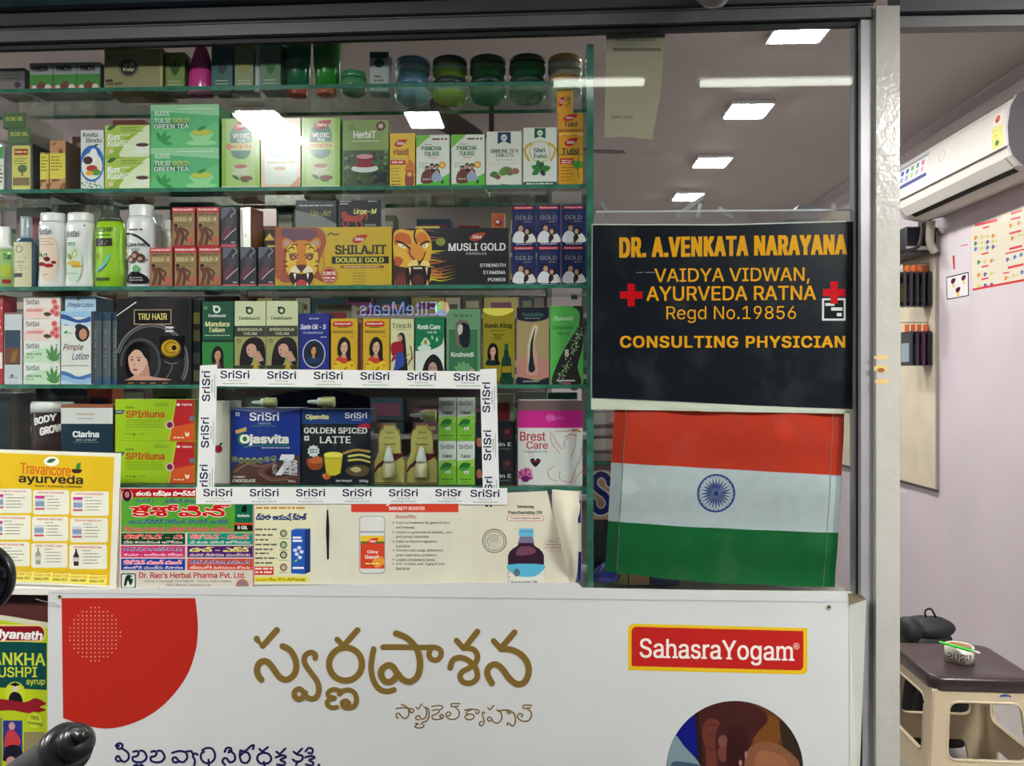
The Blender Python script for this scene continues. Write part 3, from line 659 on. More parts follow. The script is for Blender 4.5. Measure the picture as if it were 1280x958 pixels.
def sham1(a): a.ell(60, 318, 12, 30, (236, 214, 190)); a.text('SriSri', 48, 281, 64, 288, (30, 40, 70), .02); a.lines(50, 293, 68, 3, 3.5, .9, (170, 130, 110), 4); a.leaf(54, 319, 9, -1, (50, 120, 50), .6); a.leaf(52, 317, 8, -2, (60, 140, 60), .6); a.ell(59, 319, 4, 3, (110, 24, 40)); a.ell(52, 325, 5, 2.6, (150, 30, 50)); a.ell(61, 327, 6, 2.6, (170, 40, 50)); a.ell(67, 323, 3, 2, (130, 30, 40)); a.text('100ml', 54, 337, 60, 339, (130, 100, 80), .02)
bottle('shampoo_bottle', 'white shampoo bottle with red berries on a peach label', 42, 78, 260, 355, .075, z3, SHAM, (232, 232, 228), .87, art=sham1)
def sham2(a): a.ell(92, 325, 11, 24, (206, 226, 206)); a.text('SriSri', 82, 284, 99, 291, (30, 40, 70), .02); a.lines(84, 298, 96, 2, 3, 1.2, (90, 140, 120), 4); a.leaf(92, 318, 12, -1.3, (190, 180, 60), .6); a.leaf(90, 320, 10, -2.2, (150, 160, 60), .6); a.ell(92, 324, 9, 3, (226, 186, 70)); a.ell(96, 328, 7, 2, (206, 160, 60)); a.text('Shampoo', 83, 336, 97, 338, (70, 110, 100), .02); a.ell(105, 277, 1, 1, (60, 40, 60))
bottle('shampoo_bottle', 'white shampoo bottle with yellow ginger on a pale green label', 76, 113, 260, 355, .075, z3, SHAM, (232, 234, 230), .87, art=sham2)
TRI = [(.85, 0), (.97, .02), (.99, .2), (.96, .5), (.97, .7), (.85, .8), (.7, .86), (.6, .87), (.58, .97), (.5, 1)]
def tri(a): a.text('TRICHUP', 118, 279, 141, 285, (50, 90, 30), .03); a.lines(119, 288, 138, 1, 2, 1.2, (70, 110, 30), 3, 0); a.rect(118.5, 293, 140, 302.5, (50, 50, 44)); a.lines(120, 296, 138, 2, 3, 1.6, (230, 230, 210), 5); a.ring(122, 315, 2.6, 1, (130, 140, 40)); a.stroke([(121, 333), (128, 328), (133, 322), (136, 314)], 3.4, (120, 200, 190)); a.stroke([(122, 334), (128, 331), (133, 326)], 1.6, (40, 100, 150)); a.rect(119, 342, 137, 346, (70, 90, 40))
bottle('shampoo_bottle', 'lime green shampoo bottle with a dark cap', 114, 151, 250, 355, .078, z3, TRI, (150, 200, 36), .8, cap=(70, 76, 64), art=tri)
COC = [(.8, 0), (.93, .02), (.86, .1), (.84, .25), (.92, .45), (.97, .65), (.95, .78), (.8, .86), (.78, .87), (.8, .99), (.76, 1)]
def coc(a):
    a.lines(161, 281, 179, 1, 2, 2.4, (120, 110, 100), 2, 0); a.stroke([(157, 287), (168, 289), (178, 295), (185, 302)], 3, (50, 44, 46)); a.text('Coco Hair', 158, 298, 182, 303, (50, 44, 50), .05); a.lines(163, 305, 178, 2, 2.5, .8, (120, 110, 110), 5)
    for x, y, r, c in ((164, 319, 5.2, (96, 56, 46)), (169, 314, 5.2, (110, 76, 66)), (176, 318, 5.4, (86, 52, 44))): a.ell(x, y, r, r, c); a.ell(x - 1, y + 1, r * .55, r * .5, (180, 150, 130))
    a.ell(170, 331, 4.6, 4.6, (110, 180, 120)); a.shape([(159, 349), (158, 341), (168, 334), (183, 341), (183, 349)], (34, 30, 34)); a.lines(162, 342, 179, 2, 3, 1, (200, 200, 200), 3)
bottle('shampoo_bottle', 'white shampoo bottle with three coconuts and flip cap', 153, 190, 250, 355, .078, z3, COC, (228, 228, 228), .86, art=coc)
for i, (x0, x1, y0, c) in enumerate(((188, 202, 256, (196, 196, 190)), (203, 214, 262, (216, 214, 200)))):
    bottle('shampoo_bottle', ['grey white bottle half hidden right of the coconut one', 'small cream bottle in the back row before the maroon boxes'][i], x0, x1, y0, 352, .15, z3, COC, c, .86)
def blu(a): a.rect(13.5, 295, 38, 351, (214, 210, 170)); a.ring(24, 304, 4, .8, (70, 70, 60)); a.lines(17, 314, 34, 2, 5, 2, (90, 90, 70), 3); a.lines(18, 324, 32, 3, 3, 1, (100, 100, 80), 6); a.rect(16, 334, 28, 339, (70, 70, 66))
CLB = [(.9, 0), (.98, .02), (.98, .55), (.9, .63), (.6, .7), (.5, .72), (.5, .95), (.42, 1)]
bottle('oil_bottle', 'dark blue bottle with a cream paper label', 13, 41, 262, 353, .08, z3, CLB, (28, 74, 92), .7, cap=(150, 160, 164), sy=.6, art=blu)
bottle('oil_bottle', 'light green bottle with a white cap at the left edge', -14, 15, 276, 354, .075, z3, CLB, (150, 190, 110), .62, cap=(226, 228, 220), art=lambda a: (a.text('Tul', 4, 311, 12, 318, (30, 90, 50), .03), a.rect(2, 325, 12, 340, (190, 200, 60)), a.rect(3, 343, 12, 348, (170, 30, 40))))
def gold(a):
    a.rect(187, 306, 216, 312, (200, 50, 60)); a.text('Baidyanath', 189, 307.3, 213, 311, (250, 235, 230), .04); a.rect(188.5, 313, 214.5, 353, (150, 126, 80)); a.lines(190, 314.5, 212, 1, 2, 1.6, (90, 70, 40), 2, 0)
    a.text('GOLD-X', 190, 318.5, 212, 323.5, (226, 212, 170), .03); a.lines(196, 326, 212, 2, 2.6, .8, (90, 74, 44), 3)
    a.ell(192, 329, 2.6, 2.8, (36, 24, 22), 9); a.stroke([(192, 333), (195, 340), (192, 352)], 5, (110, 60, 44)); a.stroke([(197, 333), (201, 341), (199, 352)], 4.4, (96, 50, 40)); a.stroke([(199, 332), (207, 338), (204, 345), (211, 350)], 3, (104, 56, 44)); a.ell(210, 347, 3.6, 3.6, (200, 90, 80)); a.rect(187, 353, 216, 356, (176, 40, 46))
b = carton('capsule_box', 'small gold and red carton, bottom row, nearest the white bottle', 187, 306, 216, 356, .075, .04, (150, 60, 50), (120, 34, 36), zb=z3, group='gold and red capsule cartons', art=gold)
px_ = (P(216, 330, .075).x - P(187, 330, .075).x) * 1.045
dup(b, dx=px_, label='small gold and red carton, middle of the bottom row'); dup(b, dx=2 * px_, label='small gold and red carton, bottom row, next to the dark cartons')
ddz = topz(b) - z3
dup(b, dx=px_ * .92, dz=ddz, label='small gold and red carton, left one of the upper row'); dup(b, dx=px_ * 1.93, dz=ddz, label='small gold and red carton, right one of the upper row')
def dark(a):
    a.poly([(278, 305), (292, 305), (284, 318), (278, 322)], (96, 100, 112)); a.stroke([(292, 306), (296, 312), (291, 317), (293, 321)], 1.4, (150, 140, 140)); a.shape([(279, 344), (283, 332), (288, 328), (293, 330), (289, 340), (283, 347)], (100, 56, 72)); a.shape([(285, 320), (291, 319), (295, 324), (290, 330), (285, 327)], (70, 66, 74)); a.stroke([(283, 346), (291, 338), (297, 333)], 1.1, (206, 180, 180), False)
    a.lines(291, 349.5, 296, 1, 1, 1.4, (180, 180, 180), 2, 0); a.rect(278, 352.5, 298, 356, (206, 84, 92))
b = carton('capsule_box', 'slim dark grey carton, leftmost of the bottom three', 278, 306, 298.5, 356, .075, .04, (50, 54, 62), (40, 42, 48), zb=z3, group='slim dark grey cartons', art=dark)
px_ = P(299, 330, .075).x - P(277, 330, .075).x
dup(b, dx=px_, label='slim dark grey carton, middle of the bottom three'); dup(b, dx=2.03 * px_, label='slim dark grey carton, next to the tiger box'); dup(b, dx=-px_ * .1, dz=topz(b) - z3, label='slim dark grey carton, alone on the upper row'); zz = topz(b)
w_ = carton('capsule_box', 'narrow white carton end turned to the window over the dark cartons', 302, 252, 318, 302, .08, .05, (240, 236, 222), (130, 84, 60), zb=zz, m=M['gloss'], art=lambda a: (a.text('8', 309, 285, 312, 289, (120, 140, 130), .02), a.lines(309, 258, 312, 4, 5, 1, (120, 150, 120), 2)), rot=-.3)
carton('capsule_box', 'black and yellow carton half hidden behind the tiger box', 326, 276, 346, 303, .13, .05, (60, 44, 30), zb=zz, art=lambda a: (a.poly([(330, 290), (337, 281), (344, 290)], (236, 206, 90)), a.rect(334, 296, 344, 302, (220, 200, 110))))
def tiger(a):
    O, Y_, D, W = (208, 130, 44), (226, 186, 70), (60, 30, 34), (240, 226, 190)
    a.rect(344, 281, 392, 356, (196, 150, 56)); a.shape([(344, 282), (372, 280), (400, 283), (408, 300), (398, 330), (404, 350), (390, 345), (352, 350), (346, 320)], (160, 84, 56))
    a.shape([(352, 284), (380, 283), (396, 287), (390, 296), (360, 297)], (110, 74, 90)); a.shape([(344, 300), (352, 296), (356, 320), (350, 345), (344, 340)], (170, 90, 60))
    for sx in (-1, 1):
        cx = 377; a.shape([(cx + sx * 22, 308), (cx + sx * 24, 298), (cx + sx * 18, 295), (cx + sx * 11, 301)], O); a.shape([(cx + sx * 21, 305), (cx + sx * 21, 299), (cx + sx * 17, 298), (cx + sx * 14, 302)], (180, 150, 150))
    a.shape([(358, 318), (360, 306), (370, 300), (385, 300), (395, 306), (398, 320), (396, 336), (388, 346), (377, 350), (366, 346), (358, 335)], Y_)
    a.shape([(370, 300), (377, 298), (384, 300), (382, 318), (384, 332), (377, 338), (370, 332), (372, 318)], O)
    for sx in (-1, 1):
        cx = 377
        for k, (dx_, y, L) in enumerate(((5, 304, 7), (9, 308, 7), (16, 312, 5), (18, 325, 4), (17, 331, 4))): a.stroke([(cx + sx * dx_, y), (cx + sx * (dx_ + L * .5), y - 1.6), (cx + sx * (dx_ + L), y + .5)], 1.5, D)
        a.shape([(cx + sx * 5, 320), (cx + sx * 9, 316), (cx + sx * 15, 317), (cx + sx * 12, 323)], (110, 60, 66)); a.ell(cx + sx * 10, 319.5, 2, 1.5, (240, 200, 120), 8); a.ell(cx + sx * 10, 319.5, .8, 1.2, (20, 14, 14), 6)
        a.stroke([(cx + sx * 4, 317), (cx + sx * 9, 314.5), (cx + sx * 15, 315.5)], 1.4, D)
        a.shape([(cx + sx * 1, 334), (cx + sx * 8, 330), (cx + sx * 14, 335), (cx + sx * 12, 341), (cx + sx * 3, 338)], W)
    a.shape([(371, 329), (383, 329), (380, 335), (377, 337), (374, 335)], (90, 50, 44)); a.stroke([(377, 336), (377, 339)], 1, D, False)
    a.shape([(364, 338), (377, 340), (390, 338), (392, 345), (386, 355), (377, 356), (368, 355), (362, 345)], (50, 20, 34)); a.shape([(371, 350), (377, 347), (383, 350), (384, 356), (370, 356)], (190, 70, 60))
    for sx in (-1, 1): a.poly([(377 + sx * 10, 339), (377 + sx * 6.6, 340), (377 + sx * 8, 347)], (246, 240, 220)); a.poly([(377 + sx * 9, 355), (377 + sx * 6.6, 355), (377 + sx * 7.8, 350)], (246, 240, 220))
    for i in range(7): a.stroke([(400 + i, 286 + i * 8), (404 + i * .5, 290 + i * 8), (401, 296 + i * 8)], 1.6, (190, 100, 60), taper=True)
    a.stroke([(410, 292), (414, 289), (418, 291), (424, 290)], 1.5, (50, 44, 20)); badge(a, 450, 296.5, 9.5, 5, 'Dabur', (180, 50, 30))
    a.text('SHILAJIT', 419, 304, 483, 316, (44, 50, 24), .05, serif=True)
    a.rect(415, 318.5, 486, 327.5, (30, 30, 22)); a.text('DOUBLE GOLD', 420, 319.6, 480, 326.4, (214, 210, 90), .07); a.rect(426, 330, 480, 333, (140, 80, 50)); a.lines(430, 330.8, 474, 1, 2, 1.3, (220, 200, 150), 3, 0)
    a.ell(412, 342, 10.5, 10.5, (176, 44, 40), 26); a.ring(412, 342, 9, .7, (230, 190, 160)); a.text('100%', 404, 337, 420, 342, (245, 240, 230), .05); a.lines(405, 344, 419, 1, 2, 2, (240, 220, 210), 5, 0); a.lines(407, 347.5, 417, 1, 2, 1.2, (230, 190, 180), 6, 0); a.lines(441, 339, 459, 5, 3.6, .8, (110, 100, 30), 8)
sb = carton('capsule_box', 'large gold carton with a roaring tiger head', 343.5, 281.5, 490, 356, .075, .09, (204, 170, 40), (130, 110, 30), top=(170, 160, 60), zb=z3, art=tiger)
def lion(a):
    a.shape([(491, 284), (520, 283), (532, 290), (540, 320), (536, 354), (491, 354)], (70, 40, 40))
    r = random.Random(2)
    for i in range(18):
        x, y = 520 + r.random() * 20, 288 + r.random() * 62; c = r.choice([(190, 90, 60), (214, 150, 50), (150, 70, 80), (206, 190, 40)])
        a.stroke([(x, y), (x + 8, y - 5 + r.random() * 6), (x + 14 + r.random() * 18, y - 3 + r.random() * 6)], 3.5, c, taper=True)
    for i in range(5): a.stroke([(524, 350 - i * 3), (540, 347 - i * 3), (552, 349 - i * 4), (570, 345 - i * 4)], 3.5, [(206, 200, 40), (190, 180, 30), (216, 160, 40), (190, 100, 60), (170, 90, 70)][i], taper=True)
    O, G, D = (214, 130, 44), (230, 180, 60), (40, 24, 26)
    a.shape([(492, 292), (500, 284), (515, 286), (528, 284), (538, 296), (540, 312), (534, 330), (522, 334), (508, 332), (494, 326)], G)
    a.shape([(493, 294), (500, 288), (512, 292), (514, 304), (504, 300), (494, 304)], (206, 100, 50)); a.shape([(519, 296), (526, 288), (534, 292), (536, 302), (526, 302)], (214, 120, 40)); a.shape([(512, 304), (524, 302), (530, 312), (524, 324), (514, 322), (508, 312)], (226, 150, 60))
    a.shape([(495, 318), (504, 322), (500, 330), (494, 328)], (190, 90, 50)); a.stroke([(519, 286), (518, 294), (521, 302)], 2.2, D); a.stroke([(496, 299), (505, 302), (512, 308)], 2.4, D); a.stroke([(526, 304), (532, 300), (537, 300)], 2.2, D)
    a.shape([(497, 302), (504, 304), (508, 308), (502, 307)], (250, 245, 220)); a.shape([(529, 306), (534, 302), (536, 304), (532, 308)], (250, 245, 220)); a.ell(504, 305.5, .9, 1.2, (20, 20, 20), 6); a.ell(531, 305.5, .8, 1.2, (20, 20, 20), 6)
    a.stroke([(513, 308), (512, 314), (518, 322), (524, 326), (529, 321), (532, 313)], 1.8, (120, 50, 40)); a.shape([(518, 321), (524, 324), (530, 320), (527, 327), (524, 329), (520, 327)], (60, 24, 28))
    a.shape([(510, 328), (520, 322), (523, 330), (514, 334)], (246, 214, 130)); a.shape([(526, 329), (530, 323), (538, 328), (533, 334)], (246, 214, 130))
    a.shape([(508, 333), (523, 330), (538, 333), (537, 348), (531, 355), (514, 355), (509, 346)], (30, 16, 26)); a.shape([(516, 346), (523, 340), (530, 346), (528, 353), (518, 353)], (90, 40, 40)); a.rect(517, 332, 528, 334, (230, 220, 190))
    for x in (511, 532): a.poly([(x, 332), (x + 3, 332), (x + 2, 342)], (240, 214, 150)); a.poly([(x + 1, 355), (x + 4, 355), (x + 2.4, 347)], (240, 200, 120))
    for i in range(4): a.stroke([(494 + i * 4, 354), (496 + i * 3, 346), (500 + i * 2, 338)], 2, (170, 80, 50), taper=True)
    a.ell(551, 300, 6, 5, (130, 150, 60)); badge(a, 597, 294, 10, 5, 'Dabur', (180, 70, 40)); a.text('MUSLI GOLD', 561, 302, 632, 311.5, (240, 240, 236), .03, serif=True); a.text('CAPSULES', 583, 313.5, 608, 316.5, (220, 220, 214), .03, sp=1.3)
    a.text('STRENGTH', 600, 327.5, 632, 332, (226, 226, 222), .04); a.text('STAMINA', 604, 336.5, 632, 341, (226, 226, 222), .04); a.text('POWER', 610, 345.5, 632, 350, (226, 226, 222), .04)
mb_ = carton('capsule_box', 'large black carton with a flaming lion head', 491, 283, 636, 355.5, .075, .09, (34, 34, 38), (26, 26, 30), top=(150, 130, 70), zb=z3, art=lion)
zs = topz(sb)
carton('capsule_box', 'silver grey carton fading to black on the gold tiger box', 369.5, 245, 421, 280, .085, .05, (58, 60, 64), zb=zs, m=M['gloss'], art=lambda a: (a.poly([(370, 281), (370, 258), (400, 264), (421, 275), (421, 281)], (130, 132, 130)), a.lines(374, 251, 417, 1, 2, 1.6, (200, 200, 196), 3, 0), a.text('Up-Art', 388, 258, 414, 267, (170, 160, 96), .02, .3)))
def urge(a):
    a.text('Urge-M', 442, 257, 471, 265, (236, 224, 140), .03, .25); a.lines(425, 247, 440, 2, 3, 1.1, (210, 210, 210), 4); a.lines(460, 247, 471, 1, 3, 1.1, (200, 200, 200), 4, 0); a.rect(456, 276, 470, 279, (120, 120, 124))
    c = (170, 60, 50); a.shape([(428, 268), (432, 263), (442, 266), (452, 264), (455, 268), (450, 272), (440, 273), (431, 272)], c); a.shape([(428, 268), (427, 262), (431, 260), (434, 264)], c)
    for p in ([(431, 271), (428, 276), (432, 279)], [(436, 272), (434, 279), (430, 281)], [(448, 271), (453, 276), (450, 281)], [(444, 272), (446, 279), (443, 281)], [(454, 266), (459, 264), (458, 270)]): a.stroke(p, 1.8, c)
carton('capsule_box', 'black carton with a red galloping horse on the gold tiger box', 422, 246, 476.5, 280.5, .085, .05, (22, 26, 32), zb=zs, art=urge)
zmt = topz(mb_)
carton('capsule_box', 'thin yellow carton lying behind the black lion box', 519, 272, 549, 283, .13, .03, (200, 180, 90), zb=zmt - .005)
carton('packet', 'small orange packet standing behind the black lion box', 614, 259, 631, 283, .12, .03, (196, 104, 56), zb=zmt - .002, art=lambda a: (a.ell(623, 271, 5, 4, (150, 40, 60)), a.ell(622, 270, 2.5, 2, (240, 220, 220))), cat='packet')
def blue(a):
    a.rrect(642, 306, 667, 310, 1.5, (190, 30, 40)); a.text('Baidyanath', 644, 307, 665, 309.4, (245, 235, 235), .03); a.text('SHILAJIT', 644, 313, 664, 317, (60, 74, 96), .03); a.text('GOLD', 644, 317.5, 665, 323, (150, 150, 150), .03); a.lines(655, 325, 664, 1, 2, 1, (170, 150, 110), 3, 0)
    a.shape([(641.5, 351), (642.5, 342), (648, 337), (655, 340), (657, 351)], (222, 222, 226)); a.shape([(655, 351), (657, 342), (664, 340), (668.5, 345), (669, 351)], (226, 220, 214))
    a.ell(650, 332, 4, 5, (26, 20, 24), 12); a.ell(651, 334, 3, 3.8, (196, 146, 116), 12); a.ell(661, 337, 4.6, 5, (34, 20, 20), 12); a.ell(658.6, 338, 2.4, 3.2, (206, 156, 126), 12); a.shape([(655, 351), (655, 344), (659, 341), (661, 346), (657, 351)], (40, 26, 26)); a.lines(645, 353, 666, 1, 1, 1, (210, 210, 220), 3, 0)
b = carton('capsule_box', 'navy carton with a smiling couple, bottom left of the block of six', 640, 304.5, 670, 355, .075, .045, (24, 36, 92), (20, 28, 70), zb=z3, group='navy cartons with a couple', art=blue)
px_ = P(671, 330, .075).x - P(640, 330, .075).x; ddz = topz(b) - z3
for i, (dx, dz, l) in enumerate(((1, 0, 'bottom centre'), (2, 0, 'bottom right'), (0, 1, 'top left'), (1, 1, 'top centre'), (2, 1, 'top right'))): dup(b, dx=dx * px_, dz=dz * ddz, label='navy carton with a smiling couple, %s of the block of six' % l)

# ---------------- row four: hair oils
z4 = SH[3]
def rose(a):
    a.text('SriSri', 32.5, 370, 49, 376.5, (40, 40, 60), .03); a.shape([(29, 386), (45, 378), (60, 383), (60, 394), (29, 394)], (236, 206, 196)); a.text('rosewater', 33, 381, 54, 385.5, (206, 70, 70), .03)
    for x, y, r in ((68, 373, 4), (70, 380, 4.4), (66, 385, 4), (71, 388, 4)): a.ell(x, y, r, r, (226, 130, 130), 12); a.ell(x, y, r * .5, r * .5, (200, 70, 80), 10)
    a.leaf(54, 388, 11, .1, (60, 70, 40), .5)
r1 = lambda lab, y0, y1, zb, art, col: carton('soap_box', lab, 29, y0, 75.5, y1, .075, .045, col, (200, 190, 180), zb=zb, group='stacked soap cartons', art=art)
def aloe(a):
    a.text('SriSri', 32.5, 456, 49, 462.5, (40, 40, 60), .03); a.shape([(29, 472), (50, 462), (75, 466), (75, 479), (29, 479)], (196, 222, 190)); a.text('aloe vera', 33, 467, 52, 471, (50, 110, 60), .03); a.lines(33, 473, 43, 1, 2, 1, (90, 140, 90), 3, 0)
    for an, L in ((-2.5, 12), (-2.1, 19), (-1.7, 22), (-1.35, 20), (-.9, 16), (-.5, 11)): a.leaf(67, 478.5, L, an, (80, 140, 80), .22)
    a.ell(71, 458, 1, 1, (60, 90, 60), 8)
s1 = r1('white soap carton with a green aloe plant, lowest of the stack', 452.5, 480, z4, aloe, (226, 230, 220)); h = topz(s1) - z4
dup(s1, dz=h, label='white soap carton with a green aloe plant, second from the bottom')
s3 = r1('white soap carton with pink roses, third from the bottom', 366.5, 394, z4 + 2 * h, rose, (232, 224, 216)); dup(s3, dz=h, label='white soap carton with pink roses, top of the stack')
carton('oil_box', 'white window carton showing amber oil, left of the soap stack', 5, 390, 28, 480, .075, .05, (196, 204, 206), (150, 60, 50), zb=z4, art=lambda a: (a.rect(6, 412, 25.5, 455, (50, 44, 44)), a.rect(7, 413, 25, 434, (40, 62, 84)), a.rect(7, 434, 25, 454, (112, 64, 24)), a.poly([(12, 452), (16, 440), (22, 436), (20, 452)], (140, 100, 30)), a.rect(5, 390, 28, 392, (120, 50, 40)), a.lines(11, 471, 22, 1, 2, 1, (90, 90, 90), 3, 0), a.ell(15, 469, 2, 2, (100, 100, 100), 8)))
carton('medicine_box', 'red carton sliver at the left frame edge, hair oil row', -10, 368, 4, 480, .075, .05, (176, 44, 50), zb=z4, art=lambda a: (a.rect(-8, 440, 3, 460, (230, 225, 210)), a.lines(-6, 375, 3, 8, 8, 3, (230, 200, 190), 4)))
def wave(a, y, c, flip=1): a.shape([(76, y), (86, y + 2 * flip), (98, y + 7 * flip), (114, y + 3 * flip), (114, y + 9 * flip), (98, y + 11 * flip), (86, y + 8 * flip), (76, y + 6 * flip)], c, 6)
def pimple(a):
    a.rect(76, 388, 114, 396, (150, 190, 226)); wave(a, 392, (40, 80, 150)); wave(a, 398, (190, 214, 234)); a.lines(80, 405, 86, 1, 2, 1, (90, 100, 120), 2, 0); a.leaf(80, 416, 6, -.5, (60, 150, 60), .6); a.lines(85, 415, 91, 1, 2, 1, (120, 140, 120), 2, 0)
    a.ell(103, 416, 9, 10.5, (34, 26, 24), 22); a.ell(104, 417, 5, 7, (200, 140, 106)); a.ell(99, 408, 5, 4, (24, 18, 18)); a.text('Pimple', 79, 429, 104, 439, (100, 30, 60), .01, .3); a.text('Lotion', 90, 440, 111, 449, (40, 50, 90), .01, .3)
    a.lines(78, 456, 111, 1, 2, 1, (110, 110, 120), 3, 0); a.rect(76, 474, 114, 479.5, (190, 214, 234)); wave(a, 463, (70, 120, 180)); wave(a, 468, (150, 186, 220))
pb = carton('lotion_box', 'pale blue lotion carton with a small face portrait, upright', 76, 388, 114, 480, .072, .05, (222, 226, 218), (120, 124, 124), zb=z4, art=pimple)
carton('lotion_box', 'pale blue lotion carton lying on the upright ones', 81, 369, 120, 388, .08, .08, (176, 204, 226), (74, 96, 116), zb=topz(pb), art=lambda a: (a.text('Pimple Lotion', 85, 377, 117, 384, (40, 60, 120), .01, .3), a.leaf(96, 374, 5, -.4, (60, 150, 70), .6)))
for i, (x0, x1) in enumerate(((115, 127), (127.5, 139), (139.5, 148))):
    carton('lotion_box', ['grey edged lotion carton right of the portrait carton', 'grey lotion carton, middle one in the turned row', 'grey lotion carton touching the black hair pack'][i], x0, 390, x1, 480, .085 + i * .006, .05, (100, 108, 112), (70, 76, 80), zb=z4, group='turned lotion cartons', art=lambda a, x0=x0, x1=x1: (a.rect(x0, 390, x1, 400, (40, 70, 100)), a.shape([(x0, 470), ((x0 + x1) / 2, 474), (x1, 466), (x1, 480), (x0, 480)], (60, 100, 140)), a.text('ANTI ACNE', x0 + 2, 410, x0 + 6, 460, (150, 156, 160), .02, rot='up')))
def truhair(a):
    g = (120, 120, 124)
    for r, wd in ((47, 2.2), (44, 1.2)): a.stroke([(190 + r * math.cos(t) * .95, 452 + r * math.sin(t) * 1.02) for t in [math.radians(x) for x in range(-165, 35, 12)]], wd, g)
    for r, wd in ((29, 1.4), (27, .9)): a.stroke([(176 + r * math.cos(t) * .85, 452 + r * math.sin(t)) for t in [math.radians(x) for x in range(-190, 60, 12)]], wd, (90, 90, 94))
    a.rect(167.5, 386, 214.5, 405, (170, 150, 120)); a.rect(168.7, 387.2, 213.3, 403.8, (32, 26, 28)); a.text('TRU HAIR', 172.5, 391, 209, 399, (220, 206, 120), .03); a.lines(207, 407.5, 222, 2, 4.5, 2.4, (220, 220, 220), 5); a.rect(200, 419, 231, 447, (24, 22, 24))
    a.ell(214, 435, 12.5, 11.5, (120, 92, 24), 22); a.ell(213.5, 434, 11.5, 10, (196, 156, 40), 22); a.ring(214, 434, 7, 2, (150, 110, 30)); a.ell(218, 434, 3.4, 3.4, (50, 34, 14)); a.ring(218, 434, 4, 1, (230, 200, 90)); a.stroke([(206, 451), (214, 454), (222, 453)], 1.2, g); a.stroke([(216, 456), (213, 464), (208, 472)], 1, g)
    a.shape([(160, 470), (158, 445), (163, 432), (172, 426), (183, 430), (188, 442), (187, 458), (184, 472)], (20, 16, 18)); a.shape([(158, 474), (166, 470), (174, 464), (184, 466), (190, 470), (210, 473), (210, 474.5), (158, 474.5)], (212, 162, 140)); a.poly([(174, 456), (185, 450), (188, 468), (174, 470)], (200, 148, 126)); a.shape([(161, 446), (164, 437), (172, 435), (180, 440), (184, 450), (181, 460), (173, 468), (166, 466), (162, 458)], (224, 180, 160)); a.shape([(160, 446), (165, 434), (176, 430), (184, 440), (183, 448), (176, 438), (168, 437)], (20, 16, 18))
    a.ell(165.5, 449, 1.9, .9, (40, 26, 26), 8); a.ell(174, 449.5, 2.2, 1, (40, 26, 26), 8); a.stroke([(163.5, 446), (167.5, 445.4)], .9, (60, 40, 36), False); a.stroke([(171, 446), (177, 446.4)], .9, (60, 40, 36), False); a.ell(169.5, 461.5, 3.2, 1.3, (176, 50, 70), 10); a.poly([(168, 450), (170, 457), (167, 457)], (200, 150, 132))
    for x in (160, 175, 188, 203): a.rect(x, 477.5, x + 7, 478.6, (180, 110, 60))
    a.stroke([(144.5, 394), (170, 377)], 1.4, (226, 226, 226), False)
carton('hair_pack', 'large black carton with a woman inside a hair circle', 145.5, 372, 239, 480, .07, .08, (44, 42, 46), (30, 30, 34), zb=z4, art=truhair, m=M['gloss'])
carton('hair_pack', 'dark carton edge with yellow squares, right of the black hair pack', 240.5, 374, 251, 480, .08, .08, (24, 26, 28), zb=z4, art=lambda a: [a.rect(242, y, 250, y + 14, c) for y, c in ((390, (110, 100, 40)), (412, (80, 80, 40)), (440, (60, 62, 60)), (462, (90, 96, 60)))])
def logo_d(a, cx, cy, c): a.ring(cx, cy, 3.6, 2.2, c, 18); a.rect(cx - 5, cy - 4.8, cx - 1, cy - 2.6, c)
def mand(a):
    logo_d(a, 271, 386, (230, 235, 225)); a.text('Dwibhashi', 260.5, 392, 282, 395.6, (230, 235, 225), .04); a.text('Mandara', 256, 401, 287, 407.5, (236, 230, 170), .04, .2); a.text('Tailam', 261, 408.5, 281, 414.5, (236, 230, 170), .04, .2); a.lines(256, 418, 287, 1, 2, 1, (190, 210, 170), 2, 0); a.rect(252.5, 424, 292, 427, (26, 44, 36)); a.rect(252.5, 427, 292, 480, (50, 130, 66)); a.woman(272, 444, 12, long=1, dress=(120, 60, 60)); a.ell(257, 384, 2.6, 2.6, (100, 140, 110))
carton('oil_box', 'dark green hair oil carton with a smiling long haired woman', 252.5, 376, 292, 480, .072, .05, (30, 84, 60), (20, 60, 44), zb=z4, art=mand)
def bhr(a):
    logo_d(a, 312, 387.5, (30, 40, 30)); a.text('Dwibhashi', 299, 395, 325, 399, (50, 60, 40), .04); a.rect(293, 406.5, 332, 420, (56, 60, 48)); a.text('BHRINGARAJA', 297, 409, 328, 413, (206, 200, 170), .03); a.text('TAILAM', 304, 414.5, 321, 418, (206, 200, 170), .03); a.rect(293, 420, 332, 480, (160, 160, 100)); a.ring(298.5, 425.5, 2, .9, (60, 60, 50))
    a.shape([(300, 458), (302, 435), (310, 423), (322, 421), (330, 428), (332, 445), (330, 458), (322, 450), (318, 440), (314, 455)], (24, 16, 20)); a.shape([(308, 434), (313, 429), (319, 431), (321, 440), (316, 446), (310, 443)], (206, 160, 140)); a.poly([(315, 440), (324, 438), (330, 450), (322, 452)], (200, 150, 130)); a.ell(311, 436.5, 1.2, .6, (40, 26, 26), 7); a.ell(311.5, 441.5, 1.3, .8, (170, 60, 60), 7)
    a.rect(293, 456, 332, 480, (60, 60, 34)); a.poly([(315, 462), (320, 452), (325, 462)], (206, 170, 50)); a.shape([(312, 466), (320, 458), (328, 466), (320, 470)], (190, 150, 40))
b = carton('oil_box', 'pale green hair oil carton with a turned face, right of the dark green one', 293, 375.5, 332.5, 480, .072, .05, (206, 212, 170), (140, 150, 110), zb=z4, group='pale green hair oil cartons', art=bhr)
